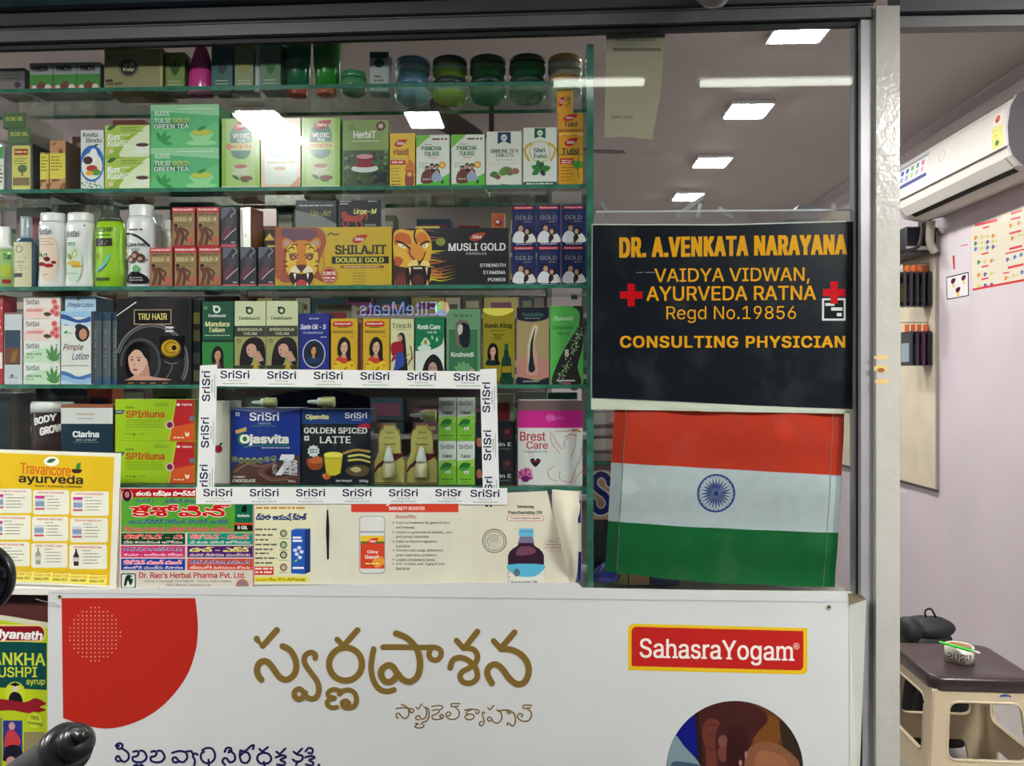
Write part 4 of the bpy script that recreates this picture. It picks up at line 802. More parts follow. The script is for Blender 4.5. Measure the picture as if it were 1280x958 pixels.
dup(b, dx=P(353, 430, .072).x - P(313, 430, .072).x, label='pale green hair oil carton with a turned face, left of the blue one')
def sarin(a):
    a.text('Ayurvedic', 386, 396, 399, 399, (220, 220, 240), .02, .2); a.text('Sarin Oil - S', 375.5, 404.5, 407.5, 411, (232, 232, 244), .04, .2); a.text('For Beautiful Hair', 379, 413.5, 404, 416.4, (200, 204, 230), .02, .2); a.lines(401, 420, 408, 1, 1, 1, (220, 220, 220), 3, 0)
    a.ell(392.5, 441.5, 14.3, 18, (190, 196, 226), 28); a.ell(392.5, 441.5, 13, 16.6, (24, 40, 70), 28); a.woman(392, 438, 9.5, skin=(206, 160, 100), hair=(34, 24, 22), dress=(24, 60, 100))
carton('oil_box', 'royal blue hair oil carton with an oval portrait', 373.5, 391, 411.5, 480, .073, .05, (36, 46, 130), (24, 32, 96), zb=z4, art=sarin)
def bhri(a):
    a.rrect(416, 401, 441, 407.5, 3, (200, 40, 40)); a.text('Baidyanath', 418.5, 402.6, 438.5, 405.6, (250, 240, 230), .04); a.rect(422, 407.8, 435, 409, (70, 100, 40)); a.text('Mahabhringraj', 416, 411.5, 441, 417, (110, 100, 30), .02); a.text('oil', 438, 418.5, 442, 421, (110, 90, 30), .02)
    a.woman(430, 434, 13.5, long=1, skin=(226, 180, 150), dress=(206, 60, 50)); a.shape([(418, 462), (420, 450), (430, 454), (440, 450), (444, 462), (444, 480), (418, 480)], (226, 196, 40))
    for i in range(12): a.ell(420 + (i * 29 % 22), 454 + (i * 17 % 20), 1.4, 1.2, (170, 60, 30), 7)
b = carton('oil_box', 'yellow hair oil carton with a smiling woman, right of the blue carton', 413.5, 397.5, 447, 480, .072, .05, (214, 170, 40), (170, 104, 30), zb=z4, group='yellow hair oil cartons', art=bhri)
dup(b, dx=P(470, 430, .072).x - P(430, 430, .072).x, label='yellow hair oil carton with a smiling woman, left of the cream carton')
def trir(a):
    a.text('Tririch', 490, 403, 514, 409.5, (90, 80, 60), .02, serif=True); a.rect(495, 411, 508, 411.6, (150, 140, 100)); a.shape([(497, 470), (499, 430), (497, 420), (501, 415), (506, 419), (508, 440), (509, 470)], (24, 20, 24)); a.ell(500, 422, 3, 4, (196, 150, 130), 12); a.shape([(490, 443), (489, 430), (496, 426), (503, 428), (504, 440), (498, 443)], (160, 24, 44)); a.shape([(496, 441), (504, 441), (505, 455), (497, 462), (490, 478), (486, 476), (493, 458)], (50, 76, 160)); a.ell(512, 418.5, 3, 3, (206, 206, 160), 12); a.stroke([(513, 432), (515, 445), (510, 455)], 1.4, (120, 60, 50)); a.shape([(489, 452), (492, 444), (495, 447)], (150, 40, 50)); a.ring(512, 446, 4, 1, (150, 110, 80))
carton('oil_box', 'cream carton with a seated woman in red top and jeans', 488, 397.5, 517.5, 480, .072, .05, (218, 216, 168), (170, 170, 120), zb=z4, art=trir)
def kesh(a):
    a.shape([(519, 442), (522, 438), (540, 436), (552, 430), (555, 424), (555, 480), (519, 480)], (222, 228, 220), 5); a.text('Kesh Care', 522, 404.5, 550.5, 411, (240, 245, 240), .05); a.text('Hair Oil', 534, 413, 546, 416, (220, 235, 220), .03); a.ell(530.5, 434.5, 8.4, 4, (206, 226, 214)); a.shape([(526, 430), (532, 421), (538, 430)], (190, 220, 190)); a.ell(532, 427, 2, 3, (170, 140, 60)); a.leaf(541, 424, 6, -1.8, (150, 210, 160), .5); a.leaf(546, 427, 7, -1.5, (150, 210, 160), .5); a.shape([(529, 478), (530, 455), (541, 442), (552, 452), (554, 478)], (26, 22, 28)); a.ell(541, 461, 5.6, 9, (186, 150, 136)); a.ell(538.8, 459, 1.1, .7, (40, 26, 26), 7); a.ell(543.6, 459, 1.1, .7, (40, 26, 26), 7)
carton('oil_box', 'emerald and white carton with a lamp drawing, mid hair oil row', 519, 395.5, 555.5, 480, .072, .05, (20, 116, 76), (16, 84, 56), zb=z4, art=kesh)
def kyo(a):
    a.rect(561, 412, 597, 480, (64, 116, 80)); a.text("Dr Roy's", 567, 392.5, 590, 397.5, (50, 84, 60), .03); a.rrect(569.5, 400, 587, 434, 7, (120, 110, 90)); a.shape([(574, 420), (575, 406), (581, 404), (587, 410), (587, 430), (581, 435), (575, 430)], (28, 32, 44)); a.shape([(572, 412), (574, 406), (578, 407), (578, 415), (574, 419)], (206, 200, 190)); a.text('Keshvedi', 564, 440, 592, 446.5, (220, 230, 220), .04)
    for an in (-2.7, -2.1, -1.5, -.9, -.4): a.leaf(579, 464, 13, an, (110, 160, 110), .5)
    a.ell(590, 463, 3, 2, (200, 150, 140), 10)
carton('oil_box', 'sage green carton with a long dark hair figure', 558, 386.5, 600.5, 481, .072, .05, (110, 154, 116), (70, 110, 80), zb=z4, art=kyo, m=M['gloss'])
def king(a):
    a.shape([(604, 388), (642, 388), (634, 395), (622, 397), (610, 395)], (226, 214, 90)); a.text('Kesh King', 606, 406, 640, 413.5, (70, 66, 20), .05, serif=True); a.lines(613, 415, 631, 1, 2, 1, (90, 84, 30), 2, 0); a.lines(616, 420, 630, 1, 2, 1.4, (80, 74, 24), 2, 0); a.text('OIL', 618, 422.5, 627.5, 427, (70, 66, 20), .03)
    a.woman(616, 442, 11, long=1, skin=(216, 172, 146), dress=(24, 44, 40)); a.poly([(631, 432), (635, 432), (636, 446), (639, 452), (640, 478), (626, 478), (627, 452), (630, 446)], (20, 60, 44)); a.rect(627.5, 460, 639, 468, (150, 130, 30)); a.rect(630.6, 432, 635.4, 440, (30, 90, 60)); a.rect(604, 478, 625, 484, (110, 80, 30)); a.rect(625, 474, 642, 483, (30, 70, 46))
carton('oil_box', 'metallic olive gold carton with woman and bottle picture', 603.5, 387, 643, 483, .072, .05, (150, 136, 36), (60, 70, 40), zb=z4, art=king, m=M['gloss'])
def hair(a):
    a.shape([(645.5, 385), (686, 385), (686, 398), (672, 403), (658, 403), (645.5, 399)], (26, 30, 46), 4); a.text('Indulekha', 653, 392, 679, 396.5, (70, 130, 120), .02); a.lines(656, 398.5, 676, 1, 2, 1.2, (130, 140, 130), 3, 0)
    a.poly([(646, 447), (686, 450), (686, 474), (646, 474)], (186, 128, 116)); a.shape([(659, 440), (663, 432), (668, 432), (671, 440), (672, 458), (672, 468), (665, 471), (658, 468), (658, 458)], (200, 150, 130)); 
    for wd, c in ((9, (186, 166, 126)), (6, (214, 200, 170))): a.stroke([(664, 462), (663, 445), (664, 430), (667, 418), (669, 411)], wd, c)
    a.shape([(664.5, 467), (660.5, 463), (662, 448), (663, 432), (666, 420), (669.5, 410), (667, 426), (666, 440), (667.5, 455), (669, 463)], (22, 26, 50)); a.shape([(645.5, 482), (645.5, 473), (658, 474), (672, 477), (686, 473), (686, 482)], (24, 28, 44), 4); a.lines(654, 477.5, 674, 1, 2, 1, (200, 200, 200), 3, 0)
carton('oil_box', 'tan and navy carton with one large hair root drawing', 645.5, 385, 686.5, 482, .072, .05, (166, 146, 104), (110, 96, 70), zb=z4, art=hair)
def ram(a):
    a.shape([(729, 384), (716, 384), (724, 392), (723, 408), (710, 430), (697, 455), (691, 482), (725, 482), (722, 460), (727, 440), (729, 420)], (48, 44, 46), 5); r = random.Random(4)
    for i in range(90):
        t = r.random(); x = 696 + 30 * t ** .8 + r.gauss(0, 2.2); y = 478 - 62 * t + r.gauss(0, 3); a.leaf(x, y, 2.6, r.random() * 6, r.choice([(150, 190, 120), (110, 160, 90), (200, 220, 180)]), .6)
    a.text('Dhanvanti', 692, 396, 716, 402, (200, 236, 190), .03); a.text('Grevish', 691, 408, 717, 413, (30, 110, 60), .04); a.text('Hair Oil', 697, 416, 712, 420, (30, 90, 50), .02); a.text('8', 706, 438, 711, 447, (235, 235, 225), .05); a.rect(696, 476, 719, 478, (220, 220, 214)); a.ell(708, 480.5, 6, 1.6, (170, 100, 130))
carton('oil_box', 'bright green carton with a black curve of tiny leaves', 687.5, 383.5, 729.5, 482, .072, .05, (90, 186, 84), (60, 130, 60), zb=z4, art=ram)

# ---------------- row five
z5 = SH[4]
JAR = [(.9, 0), (1, .03), (1, .83), (.94, .86), (.94, .865), (1.04, .87), (1.04, .97), (.98, 1)]
def grow(a): a.rect(28, 519, 76, 606, (60, 44, 42)); a.shape([(34, 530), (36, 516), (46, 510), (60, 511), (70, 520), (72, 532)], (220, 222, 214)); a.leaf(52, 516, 6, -.5, (30, 34, 30), .6); a.leaf(52, 516, 6, -2.6, (30, 34, 30), .6); a.lines(45, 519, 64, 1, 2, 2, (60, 60, 54), 2, 0); a.poly([(36, 531), (70, 519), (73, 530), (40, 545)], (24, 22, 24)); a.text('BODY', 42, 527, 68, 536, (240, 240, 236), .06, slant=-.25); a.text('GROW', 50, 539, 74, 549, (240, 240, 236), .06, slant=-.25); a.woman(34, 541, 8, skin=(170, 120, 90)); a.rect(38, 550, 74, 560, (60, 50, 50))
bottle('supplement_jar', 'white lidded jar with a brown slanted word label', 28, 76, 507, 607, .085, z5, JAR, (214, 212, 204), .865, sy=.9, power=2, cat='jar', art=grow, parts=('body', 'lid'))
def clar(a): a.rect(76, 513, 141, 533, (216, 220, 214)); a.text('Himalaya', 96, 519, 118.5, 523, (190, 120, 60), .02); a.lines(98, 526, 117, 1, 2, 1, (150, 150, 150), 2, 0); a.rect(76, 509, 141, 512.6, (160, 90, 60)); a.text('Clarina', 91, 542, 124, 550, (236, 240, 240), .06); a.text('ANTI-ACNE KIT', 95, 552, 121, 554.6, (190, 200, 200), .02); a.rect(91, 556, 124, 556.4, (140, 160, 170))
carton('cream_kit_box', 'white and navy kit carton with a bold white name', 76, 509, 141.5, 607, .075, .08, (24, 50, 66), (110, 70, 50), top=(190, 110, 80), zb=z5, art=clar)
carton('cream_kit_box', 'brown grey carton standing behind the white lidded jar', 15, 493, 45, 607, .17, .05, (104, 92, 66), (90, 80, 60), zb=z5, art=lambda a: a.rect(15, 493, 26, 607, (146, 132, 84)))
carton('cream_kit_box', 'black green carton at the left edge of the lowest shelf', -20, 496, 14, 607, .09, .08, (26, 36, 32), (90, 80, 56), zb=z5)
carton('cream_kit_box', 'silver and violet carton lying behind the white and navy kit', 46, 489, 112, 607, .19, .03, (110, 106, 112), zb=z5, art=lambda a: a.shape([(60, 503), (75, 492), (100, 495), (110, 505)], (60, 56, 76)))
def spir(a):
    a.poly([(219, 499), (243.5, 499), (243.5, 551), (209, 551), (212, 535), (216, 520)], (196, 34, 40)); a.poly([(213, 534), (243.5, 528), (243.5, 551), (210, 551)], (222, 90, 34)); a.poly([(219, 499), (221, 499), (212, 551), (209.5, 551)], (190, 210, 60))
    a.text('SPIriluna', 157.5, 513, 206, 522, (200, 80, 20), .05); a.text('Safen', 157, 507.5, 168, 510.5, (30, 90, 40), .04); a.lines(193, 504, 212, 2, 2, .8, (110, 140, 30), 3); a.lines(158, 525, 206, 4, 2.8, .8, (120, 150, 30), 5, .1); a.poly([(143.5, 512.5), (156, 512.5), (153, 517.5), (143.5, 517.5)], (50, 70, 90)); a.lines(145, 514, 153, 1, 2, 1.6, (180, 190, 200), 2, 0)
    a.ring(212.5, 531, 4.4, 1.6, (230, 200, 210)); a.ell(212.5, 531, 3.8, 3.8, (130, 30, 50)); a.ell(223, 505.6, 2.4, 1.6, (250, 240, 240)); a.text('TejaVons', 227, 504, 240, 507.6, (250, 240, 240), .03); a.leaf(234, 546, 7, -1.9, (250, 230, 210), .4); a.leaf(234, 546, 7, -1.2, (250, 230, 210), .4); a.lines(217, 546, 231, 1, 2, 1.6, (250, 220, 200), 4, 0); a.rrect(237, 520, 243, 526, 1, (110, 120, 140)); a.ell(168, 543, 1.4, 1.2, (50, 90, 30), 8); a.lines(157, 542, 166, 1, 2, 1, (110, 140, 30), 3, 0); a.lines(174, 542, 183, 1, 2, 1, (110, 140, 30), 4, 0)
b = carton('tonic_box', 'lime carton with a red and orange end, lower of two', 143.5, 499, 243.5, 551.5, .075, .07, (166, 204, 28), (120, 160, 30), zb=z5, group='lime and red tonic cartons', art=spir)
dup(b, dz=topz(b) - z5, label='lime carton with a red and orange end, upper of two')
carton('supplement_box', 'pale carton with a red berry mark, behind the white tape', 262, 504, 288, 607, .078, .07, (216, 216, 200), (190, 190, 176), zb=z5, art=lambda a: (a.ell(273, 564, 5, 5, (150, 24, 40)), a.leaf(274, 560, 6, -.8, (40, 90, 40), .5)))
def oja(a):
    a.shape([(289, 512), (375, 512), (375, 514), (332, 518), (289, 514)], (120, 130, 196)); a.rrect(294.5, 517.5, 299.5, 522, .6, (200, 210, 230)); a.ell(297, 519.8, 1.3, 1.3, (30, 140, 60), 10); a.text('SriSri', 312, 517.5, 349, 528, (240, 242, 246), .03); a.text('tattva', 323, 530, 338, 532.5, (200, 206, 220), .02, sp=1.2); a.lines(315, 534, 346, 1, 2, .8, (60, 150, 110), 3, 0)
    a.poly([(294, 540), (308, 536), (308, 541), (295, 544.5)], (206, 170, 90)); a.ell(303, 551, 6, 7, (30, 120, 60)); a.text('Ojasvita', 300, 545, 361, 559, (240, 240, 226), .06); a.stroke([(305, 561), (330, 558.6), (362, 559)], 1, (60, 150, 70)); a.lines(327, 561, 363, 1, 2, 1.4, (180, 190, 210), 3, 0)
    a.shape([(290, 594), (293, 584), (310, 578), (340, 582), (372, 570), (374, 590), (374, 607), (289, 607)], (84, 56, 46)); a.stroke([(293, 592), (310, 582), (325, 585), (345, 580)], 2.4, (130, 96, 80)); a.ell(346, 592, 24, 9, (110, 76, 62)); a.ell(348, 592, 17, 6.5, (70, 44, 36)); a.ell(350, 592, 8, 3.4, (40, 24, 22)); a.stroke([(325, 594), (338, 602), (360, 601)], 1.2, (150, 116, 100))
    for i in range(7): a.ring(293.5 + i * 8.1, 576 + (1.5 if 0 < i < 5 else 0) - (1 if i == 6 else 0), 3, 1.3, (130, 150, 70)); a.ell(293.5 + i * 8.1, 576, 1.5, 1.5, (160, 170, 80), 8)
    a.poly([(352, 570), (368, 570), (368, 574), (352, 596), (344, 596), (358, 577), (349, 577)], (232, 232, 236)); a.text('HERBS', 354, 576, 372, 596, (200, 200, 210), .03, .4, rot='up'); a.text('WITH', 341, 582, 346, 594, (210, 210, 216), .02, .2, rot='up'); a.text('YUMMY', 291, 597, 307, 599.6, (236, 232, 226), .03, .2); a.text('CHOCOLATE', 290.5, 601, 320, 605, (236, 232, 226), .05, .2); a.text('200 g', 360, 602, 369, 605, (236, 232, 226), .04)
carton('drink_mix_box', 'royal blue drink carton with a chocolate swirl', 289, 512, 375.5, 607, .072, .07, (26, 52, 140), (20, 40, 110), top=(110, 110, 120), zb=z5, art=oja)
def latte(a):
    a.rect(377, 513, 463, 531.5, (28, 60, 120)); a.text('Ojasvita', 382, 519.5, 411, 527, (236, 226, 150), .05); a.text('SriSri', 431, 517, 459, 524.5, (240, 242, 246), .03); a.lines(440, 526, 452, 1, 2, .8, (190, 200, 220), 3, 0); a.poly([(446, 534), (456, 530), (463, 532), (463, 537), (450, 537)], (170, 30, 60))
    a.text('GOLDEN SPICED', 380, 536, 459, 543.5, (236, 236, 232), .03, serif=True); a.text('LATTE', 400, 547, 438.5, 555.5, (236, 236, 232), .03, serif=True); a.rrect(380.5, 546.5, 386.5, 552.5, .6, (206, 214, 214)); a.ell(383.5, 549.5, 1.5, 1.5, (30, 140, 60), 10)
    a.poly([(392 + (8 if k % 2 else 6.4) * math.cos(k * math.pi / 10), 565.5 + (8 if k % 2 else 6.4) * math.sin(k * math.pi / 10)) for k in range(20)], (214, 224, 222)); a.lines(387, 563, 397, 2, 3, 1.4, (90, 120, 120), 2, 0)
    a.shape([(383, 577), (390, 574), (402, 573), (404, 580), (400, 588), (388, 588)], (150, 72, 34)); a.shape([(386, 577), (396, 572), (403, 575), (402, 580), (390, 581)], (196, 104, 50)); a.ell(408.5, 597, 5, 4, (190, 96, 40)); a.ell(405, 596, 2, 2, (226, 130, 60), 8)
    a.poly([(405, 570), (428.5, 570), (425.5, 593), (419, 596), (413, 596), (408, 593)], (206, 190, 50)); a.ell(416.8, 570, 11.8, 3.6, (236, 224, 90)); a.rect(406, 574, 427.6, 575, (170, 156, 40)); a.stroke([(430, 568), (445, 564), (462, 566)], 3, (170, 140, 70)); a.stroke([(436, 572), (450, 570), (462, 573)], 2.6, (206, 196, 110)); a.stroke([(436, 577), (450, 576), (462, 579)], 2.6, (196, 180, 90)); a.shape([(432, 590), (440, 584), (455, 583), (462, 588), (456, 596), (440, 596)], (90, 76, 50)); a.shape([(438, 588), (446, 585), (452, 589), (445, 592)], (190, 176, 120)); a.text('Net Weight', 420, 601, 440, 604.5, (220, 220, 216), .03); a.text('200g', 449, 601, 460, 605, (220, 220, 216), .03)
carton('drink_mix_box', 'black and navy drink carton with a glass of yellow latte', 377, 513, 463.5, 607, .072, .07, (20, 28, 34), (16, 24, 40), top=(110, 110, 110), zb=z5, art=latte)
def blister(name, label, x0, x1, y0, y1, zb, group):
    xm = (x0 + x1) / 2; Y = .085; X0 = P(x0, y1, Y).x; X1 = P(x1, y1, Y).x; H = P(xm, y0, Y).z - P(xm, y1, Y).z; Wd = X1 - X0
    t = thing(name, label, 'packet', ((X0 + X1) / 2, Y, zb), group)
    fn = lambda u, v: (X0 + u * Wd, Y, zb + (1 - v) * H)
    outl = [(0, 1), (0, .62), (.06, .58), (.14, .45), (.14, .2), (.2, .1), (.3, .06), (.32, .0), (.68, 0), (.7, .06), (.8, .1), (.86, .2), (.86, .45), (.94, .58), (1, .62), (1, 1)]
    q = MB(); q.prism([(X0 + u * Wd, zb + (1 - v) * H) for u, v in outl], 'y', Y, Y + .0015, (200, 190, 110)); q.build('backing_card', t, M['print'])
    a = Art(fn); a.poly([(.5 + (u - .5) * .98, .5 + (v - .5) * .98) for u, v in outl], (110, 40, 34)); a.poly([(.5 + (u - .5) * .93, .5 + (v - .5) * .95) for u, v in outl], (206, 196, 112))
    a.text('Nasya', .38, .12, .64, .17, (60, 70, 50), .02); a.lines(.3, .23, .7, 2, .04, .016, (110, 110, 60), 2, 0) if False else None
    a.text('SHUDDHI', .34, .22, .66, .25, (90, 90, 60), .02); a.rect(.3, .33, .7, .345, (110, 40, 34)); a.shape([(.02, .82), (.1, .7), (.4, .56), (.6, .5), (.96, .5), (.8, .58), (.5, .66), (.2, .72)], (96, 30, 34)); a.build('card_print', t, M['print'])
    cx = X0 + .5 * Wd; cy = Y - .010; R = Wd * .19
    MB().lathe([(R * .9, 0), (R, .002), (R, H * .21), (R * .6, H * .25)], cx, cy, zb + H * .12, 16, 1, .8, (206, 202, 160)).build('dropper_bottle', t, M['plastic'])
    MB().lathe([(R * .85, 0), (R * .85, H * .04), (R * .65, H * .12), (R * .3, H * .24), (R * .12, H * .26)], cx, cy, zb + H * .37, 16, 1, .8, (236, 236, 228)).build('dropper_cap', t, M['plastic'])
    MB().lathe([(R * 1.25, 0), (R * 1.25, H * .3), (R * .9, H * .5), (R * .6, H * .58)], cx, cy + .002, zb + H * .09, 18, 1, 1.0, (220, 220, 220)).build('clear_blister', t, M['film'])
    return t
b = blister('dropper_pack', 'yellow carded dropper bottle beside the black latte carton', 467, 507, 532, 607, z5, 'carded dropper bottles')
dup(b, dx=P(527, 570, .085).x - P(486.5, 570, .085).x, label='yellow carded dropper bottle beside the green and white cartons')
# clear tray holding the carded bottles
X0, X1 = P(464, 570, .07).x, P(547, 570, .07).x; zt = z5 + (P(500, 529, .07).z - P(500, 607, .07).z)
t = thing('plastic_tray', 'clear plastic box holding the two carded dropper bottles', 'box', ((X0 + X1) / 2, .12, z5))
q = MB(); q.box(X0, .064, z5, X1, .0648, zt); q.box(X0, .064, z5, X0 + .0008, .19, zt); q.box(X1 - .0008, .064, z5, X1, .19, zt); q.build('tray_wall', t, M['film'])
MB().box(X0 - .002, .062, zt, X1 + .002, .192, zt + .0015, (220, 220, 216)).build('tray_lid', t, M['clear'])
def dropper(label, px, py, L, Y, zb, flip=1, brown=False):
    c = P(px, py, Y); R = L * .2
    t = thing('dropper_bottle', label, 'bottle', (c.x, Y, zb), 'loose dropper bottles')
    def hl(prof, col, name, m):
        s = MB(); s.lathe(prof, 0, 0, 0, 16, 1, 1, col)
        s.v = [(c.x + flip * v[2], Y + v[1], zb + R + v[0]) for v in s.v]; return s.build(name, t, m)
    hl([(R * .95, 0), (R, .001), (R, L * .42), (R * .8, L * .46)], (206, 200, 140), 'body', M['plastic'])
    hl([(R * .85, L * .46), (R * .8, L * .6), (R * .45, L * .62), (R * .3, L * .95), (R * .1, L)], (230, 228, 220), 'cap', M['plastic'])
zo = z5 + (P(332, 512, .072).z - P(332, 607, .072).z)
dropper('loose dropper bottle lying on the royal blue carton', 345, 500, .062, .12, zo, -1)
dropper('loose dropper bottle lying on the black latte carton', 418, 502, .068, .12, zo, -1)
dropper('loose dropper bottle lying on the clear tray', 545, 522, .066, .13, zt + .0015, -1)
def tul(a):
    a.poly([(548, 522), (570.5, 519), (570.5, 551), (548, 551)], (150, 200, 80)); a.poly([(548, 530), (570.5, 528), (570.5, 551), (548, 551)], (120, 184, 50)); a.text('SriSri', 550.5, 501, 567.5, 507, (50, 56, 80), .02); a.text('Tulasi', 552.5, 513, 565.5, 518, (40, 80, 70), .04, .2); a.leaf(550, 532, 17, -.4, (30, 110, 40), .6); a.leaf(551, 532, 12, -.1, (70, 150, 60), .3); a.rect(557, 534, 563, 537.5, (230, 235, 230)); a.text('Ark', 557.8, 534.6, 562, 537, (30, 60, 90), .03); a.lines(552, 544, 566, 1, 2, 1.4, (60, 110, 30), 3, 0); a.lines(555, 547.5, 563, 1, 2, 1, (60, 110, 30), 3, 0)
b = carton('drops_box', 'white to green carton with a basil leaf, bottom left of four', 548, 497, 570.5, 551.5, .075, .035, (214, 222, 214), (120, 160, 80), zb=z5, group='white to green drops cartons', art=tul)
px_ = P(571, 550, .075).x - P(548, 550, .075).x; ddz = topz(b) - z5
for dx, dz, l in ((1, 0, 'bottom right'), (0, 1, 'top left'), (1, 1, 'top right')): dup(b, dx=dx * px_, dz=dz * ddz, label='white to green carton with a basil leaf, %s of four' % l)
def vite(a): a.rrect(629, 536, 640, 550, 1.5, (60, 30, 34)); a.ell(634, 541, 2.6, 2.6, (120, 50, 50)); a.text('Vitamin E', 600, 554, 639, 559, (206, 210, 214), .03); a.shape([(595, 552), (600, 548), (603, 556), (598, 560)], (170, 100, 80)); a.lines(605, 562, 638, 1, 2, .8, (120, 130, 130), 3, 0)
b = carton('capsule_box', 'black vitamin carton behind the right tape strip, lower of two', 595, 528, 644.5, 567.5, .08, .06, (20, 28, 34), (14, 18, 22), zb=z5, group='black vitamin cartons', art=vite)
dup(b, dz=topz(b) - z5, label='black vitamin carton behind the right tape strip, upper of two')
def brest(a):
    a.rect(647, 514.5, 728.5, 536, (206, 40, 140)); a.rect(647, 501, 728.5, 514.5, (120, 96, 96)); a.rect(647, 500, 728.5, 502, (206, 200, 200)); a.ell(688, 523.5, 6, 5, (220, 90, 170)); a.text('Vipro', 683, 521, 706, 527, (226, 120, 190), .02)
    a.text('Brest', 650, 541, 682, 552.5, (190, 50, 70), .02); a.text('Care', 658, 553, 685, 562.5, (190, 50, 70), .02); a.text('Capsule & Oil', 655, 564, 684, 568, (100, 130, 140), .02)
    c = (206, 130, 140)
    for p in ([(688, 540), (690, 555), (700, 568)], [(693, 541), (708, 540), (722, 537)], [(690, 543), (697, 556), (703, 563)], [(705, 562), (706, 552), (714, 548)], [(720, 542), (719, 558), (713, 574)], [(694, 584), (685, 590), (688, 600), (698, 602)], [(700, 590), (700, 600), (710, 604), (717, 600), (719, 590)], [(727, 576), (718, 590), (713, 606)], [(727, 560), (726, 572), (720, 582)], [(718, 606), (722, 596), (728, 590)]): a.stroke(p, .9, c)
    a.stroke([(716, 540), (721, 539), (725, 541)], 2, (206, 120, 60)); a.stroke([(706, 548), (714, 544), (720, 546)], 1.2, (206, 110, 130))
    a.shape([(663, 576), (667, 574), (669, 577), (672, 574), (676, 577), (674, 581), (669, 585), (664, 580)], (40, 30, 34)); a.lines(665, 577.5, 674, 1, 2, 1, (190, 60, 60), 2, 0)
    for an in range(12): a.leaf(658, 598, 13 if an < 8 else 9, -3.1 + an * .3, [(206, 90, 150), (220, 130, 180), (150, 50, 120)][an % 3], .4)
    a.ell(657, 600, 5, 4, (110, 30, 110)); a.ring(664, 570, 2.5, .8, (226, 170, 200))
carton('supplement_box', 'white carton with a magenta top band and line drawing', 647, 501, 728.5, 608, .072, .06, (224, 226, 220), (180, 180, 176), top=(160, 150, 150), zb=z5, art=brest)

# ---------------- row one: top shelf
z1 = SH[0]
def fam3(a):
    a.rect(37, 74, 66, 112, (150, 160, 156)); a.rect(37, 90, 66, 104, (70, 140, 60)); a.rect(37, 104, 66, 112, (206, 110, 70)); a.shape([(44, 110), (47, 102), (52, 98), (57, 102), (60, 110)], (120, 60, 50)); a.ell(60, 106, 4, 4, (220, 215, 205)); a.ell(43, 106, 3, 3, (220, 215, 205)); a.text('PANCHA', 41, 79, 60, 86, (60, 40, 56), .05)
b = carton('medicine_box', 'grey and green small carton, left of three on the top shelf', 37, 75, 66, 112, .075, .06, (150, 160, 150), (70, 100, 80), zb=z1, group='three green cartons on the top shelf', art=fam3)
px_ = P(66.5, 90, .075).x - P(37, 90, .075).x
dup(b, dx=px_, label='grey and green small carton, middle of three on the top shelf'); dup(b, dx=2 * px_, label='grey and green small carton, right of three on the top shelf')
carton('medicine_box', 'dim grey violet carton in the top left corner of the shelf', -5, 80, 31, 112, .08, .06, (96, 96, 92), zb=z1, art=lambda a: (a.rect(-5, 96, 31, 112, (130, 120, 116)), a.ell(22, 101, 4, 4, (60, 50, 70)), a.lines(5, 88, 28, 2, 4, 1.5, (60, 70, 60), 3)))
def arsh(a):
    a.ell(161, 80, 10.5, 10.5, (30, 28, 30), 26); a.text('Arsh', 154, 74, 168, 79, (200, 196, 140), .05); a.text('Kalp', 154, 80.5, 168, 86, (200, 196, 140), .05); a.ring(161, 80, 12, .8, (50, 46, 40)); a.rect(130, 107, 203, 109.5, (150, 60, 40)); a.rect(132, 95, 141, 98, (70, 30, 30)); a.text('SIDE WIPE', 133, 98.5, 154, 102.5, (70, 40, 34), .05); a.rect(133, 64, 139, 71, (120, 116, 86)); a.lines(150, 65, 172, 1, 2, 1.6, (110, 106, 80), 2, 0); a.rect(200, 57, 203, 107, (190, 180, 110))
carton('medicine_box', 'wide cream carton with a round black badge, top shelf', 130, 57, 204, 110, .075, .08, (150, 146, 104), (110, 104, 60), zb=z1, art=arsh)
def plant(col, leafc): return lambda x: (lambda a: (a.leaf(x, 92, 18, -1.2, leafc, .25), a.leaf(x, 92, 18, -1.9, leafc, .25), a.leaf(x, 92, 20, -1.57, leafc, .22), a.lines(x - 8, 98, x + 8, 2, 4, 1, (200, 206, 190), 3)))
for x0, x1, y0, col, lf, lab in ((206, 231, 62, (120, 140, 70), (40, 84, 40), 'olive aloe carton right of the cream badge carton'), (264, 291, 52, (50, 96, 92), (24, 50, 50), 'teal carton right of the pink tube'), (293, 317, 52, (130, 150, 100), (150, 140, 60), 'sage carton with a mango mark on the top shelf'), (325, 351, 52, (90, 130, 96), (40, 90, 44), 'grey green aloe carton before the dark tubes')):
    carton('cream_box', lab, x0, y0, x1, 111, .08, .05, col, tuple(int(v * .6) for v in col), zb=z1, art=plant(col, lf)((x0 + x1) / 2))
TUBE = [(.95, 0), (1, .03), (.96, .3), (.85, .6), (.6, .85), (.4, 1)]
for x0, x1, col, lab in ((231, 263, (206, 60, 140), 'glossy pink tube narrowing upwards on the top shelf'), (317, 326, (200, 206, 214), 'thin pale violet tube between two aloe cartons')):
    bottle('cream_tube', lab, x0, x1, 50, 111, .085, z1, TUBE, col, None, sy=.7, parts=('body',), cat='tube', m=M['gloss'])
TUB2 = [(.72, 0), (.74, .01), (.76, .16), (.7, .17), (.86, .18), (.98, .5), (1, .9), (.9, 1.1)]
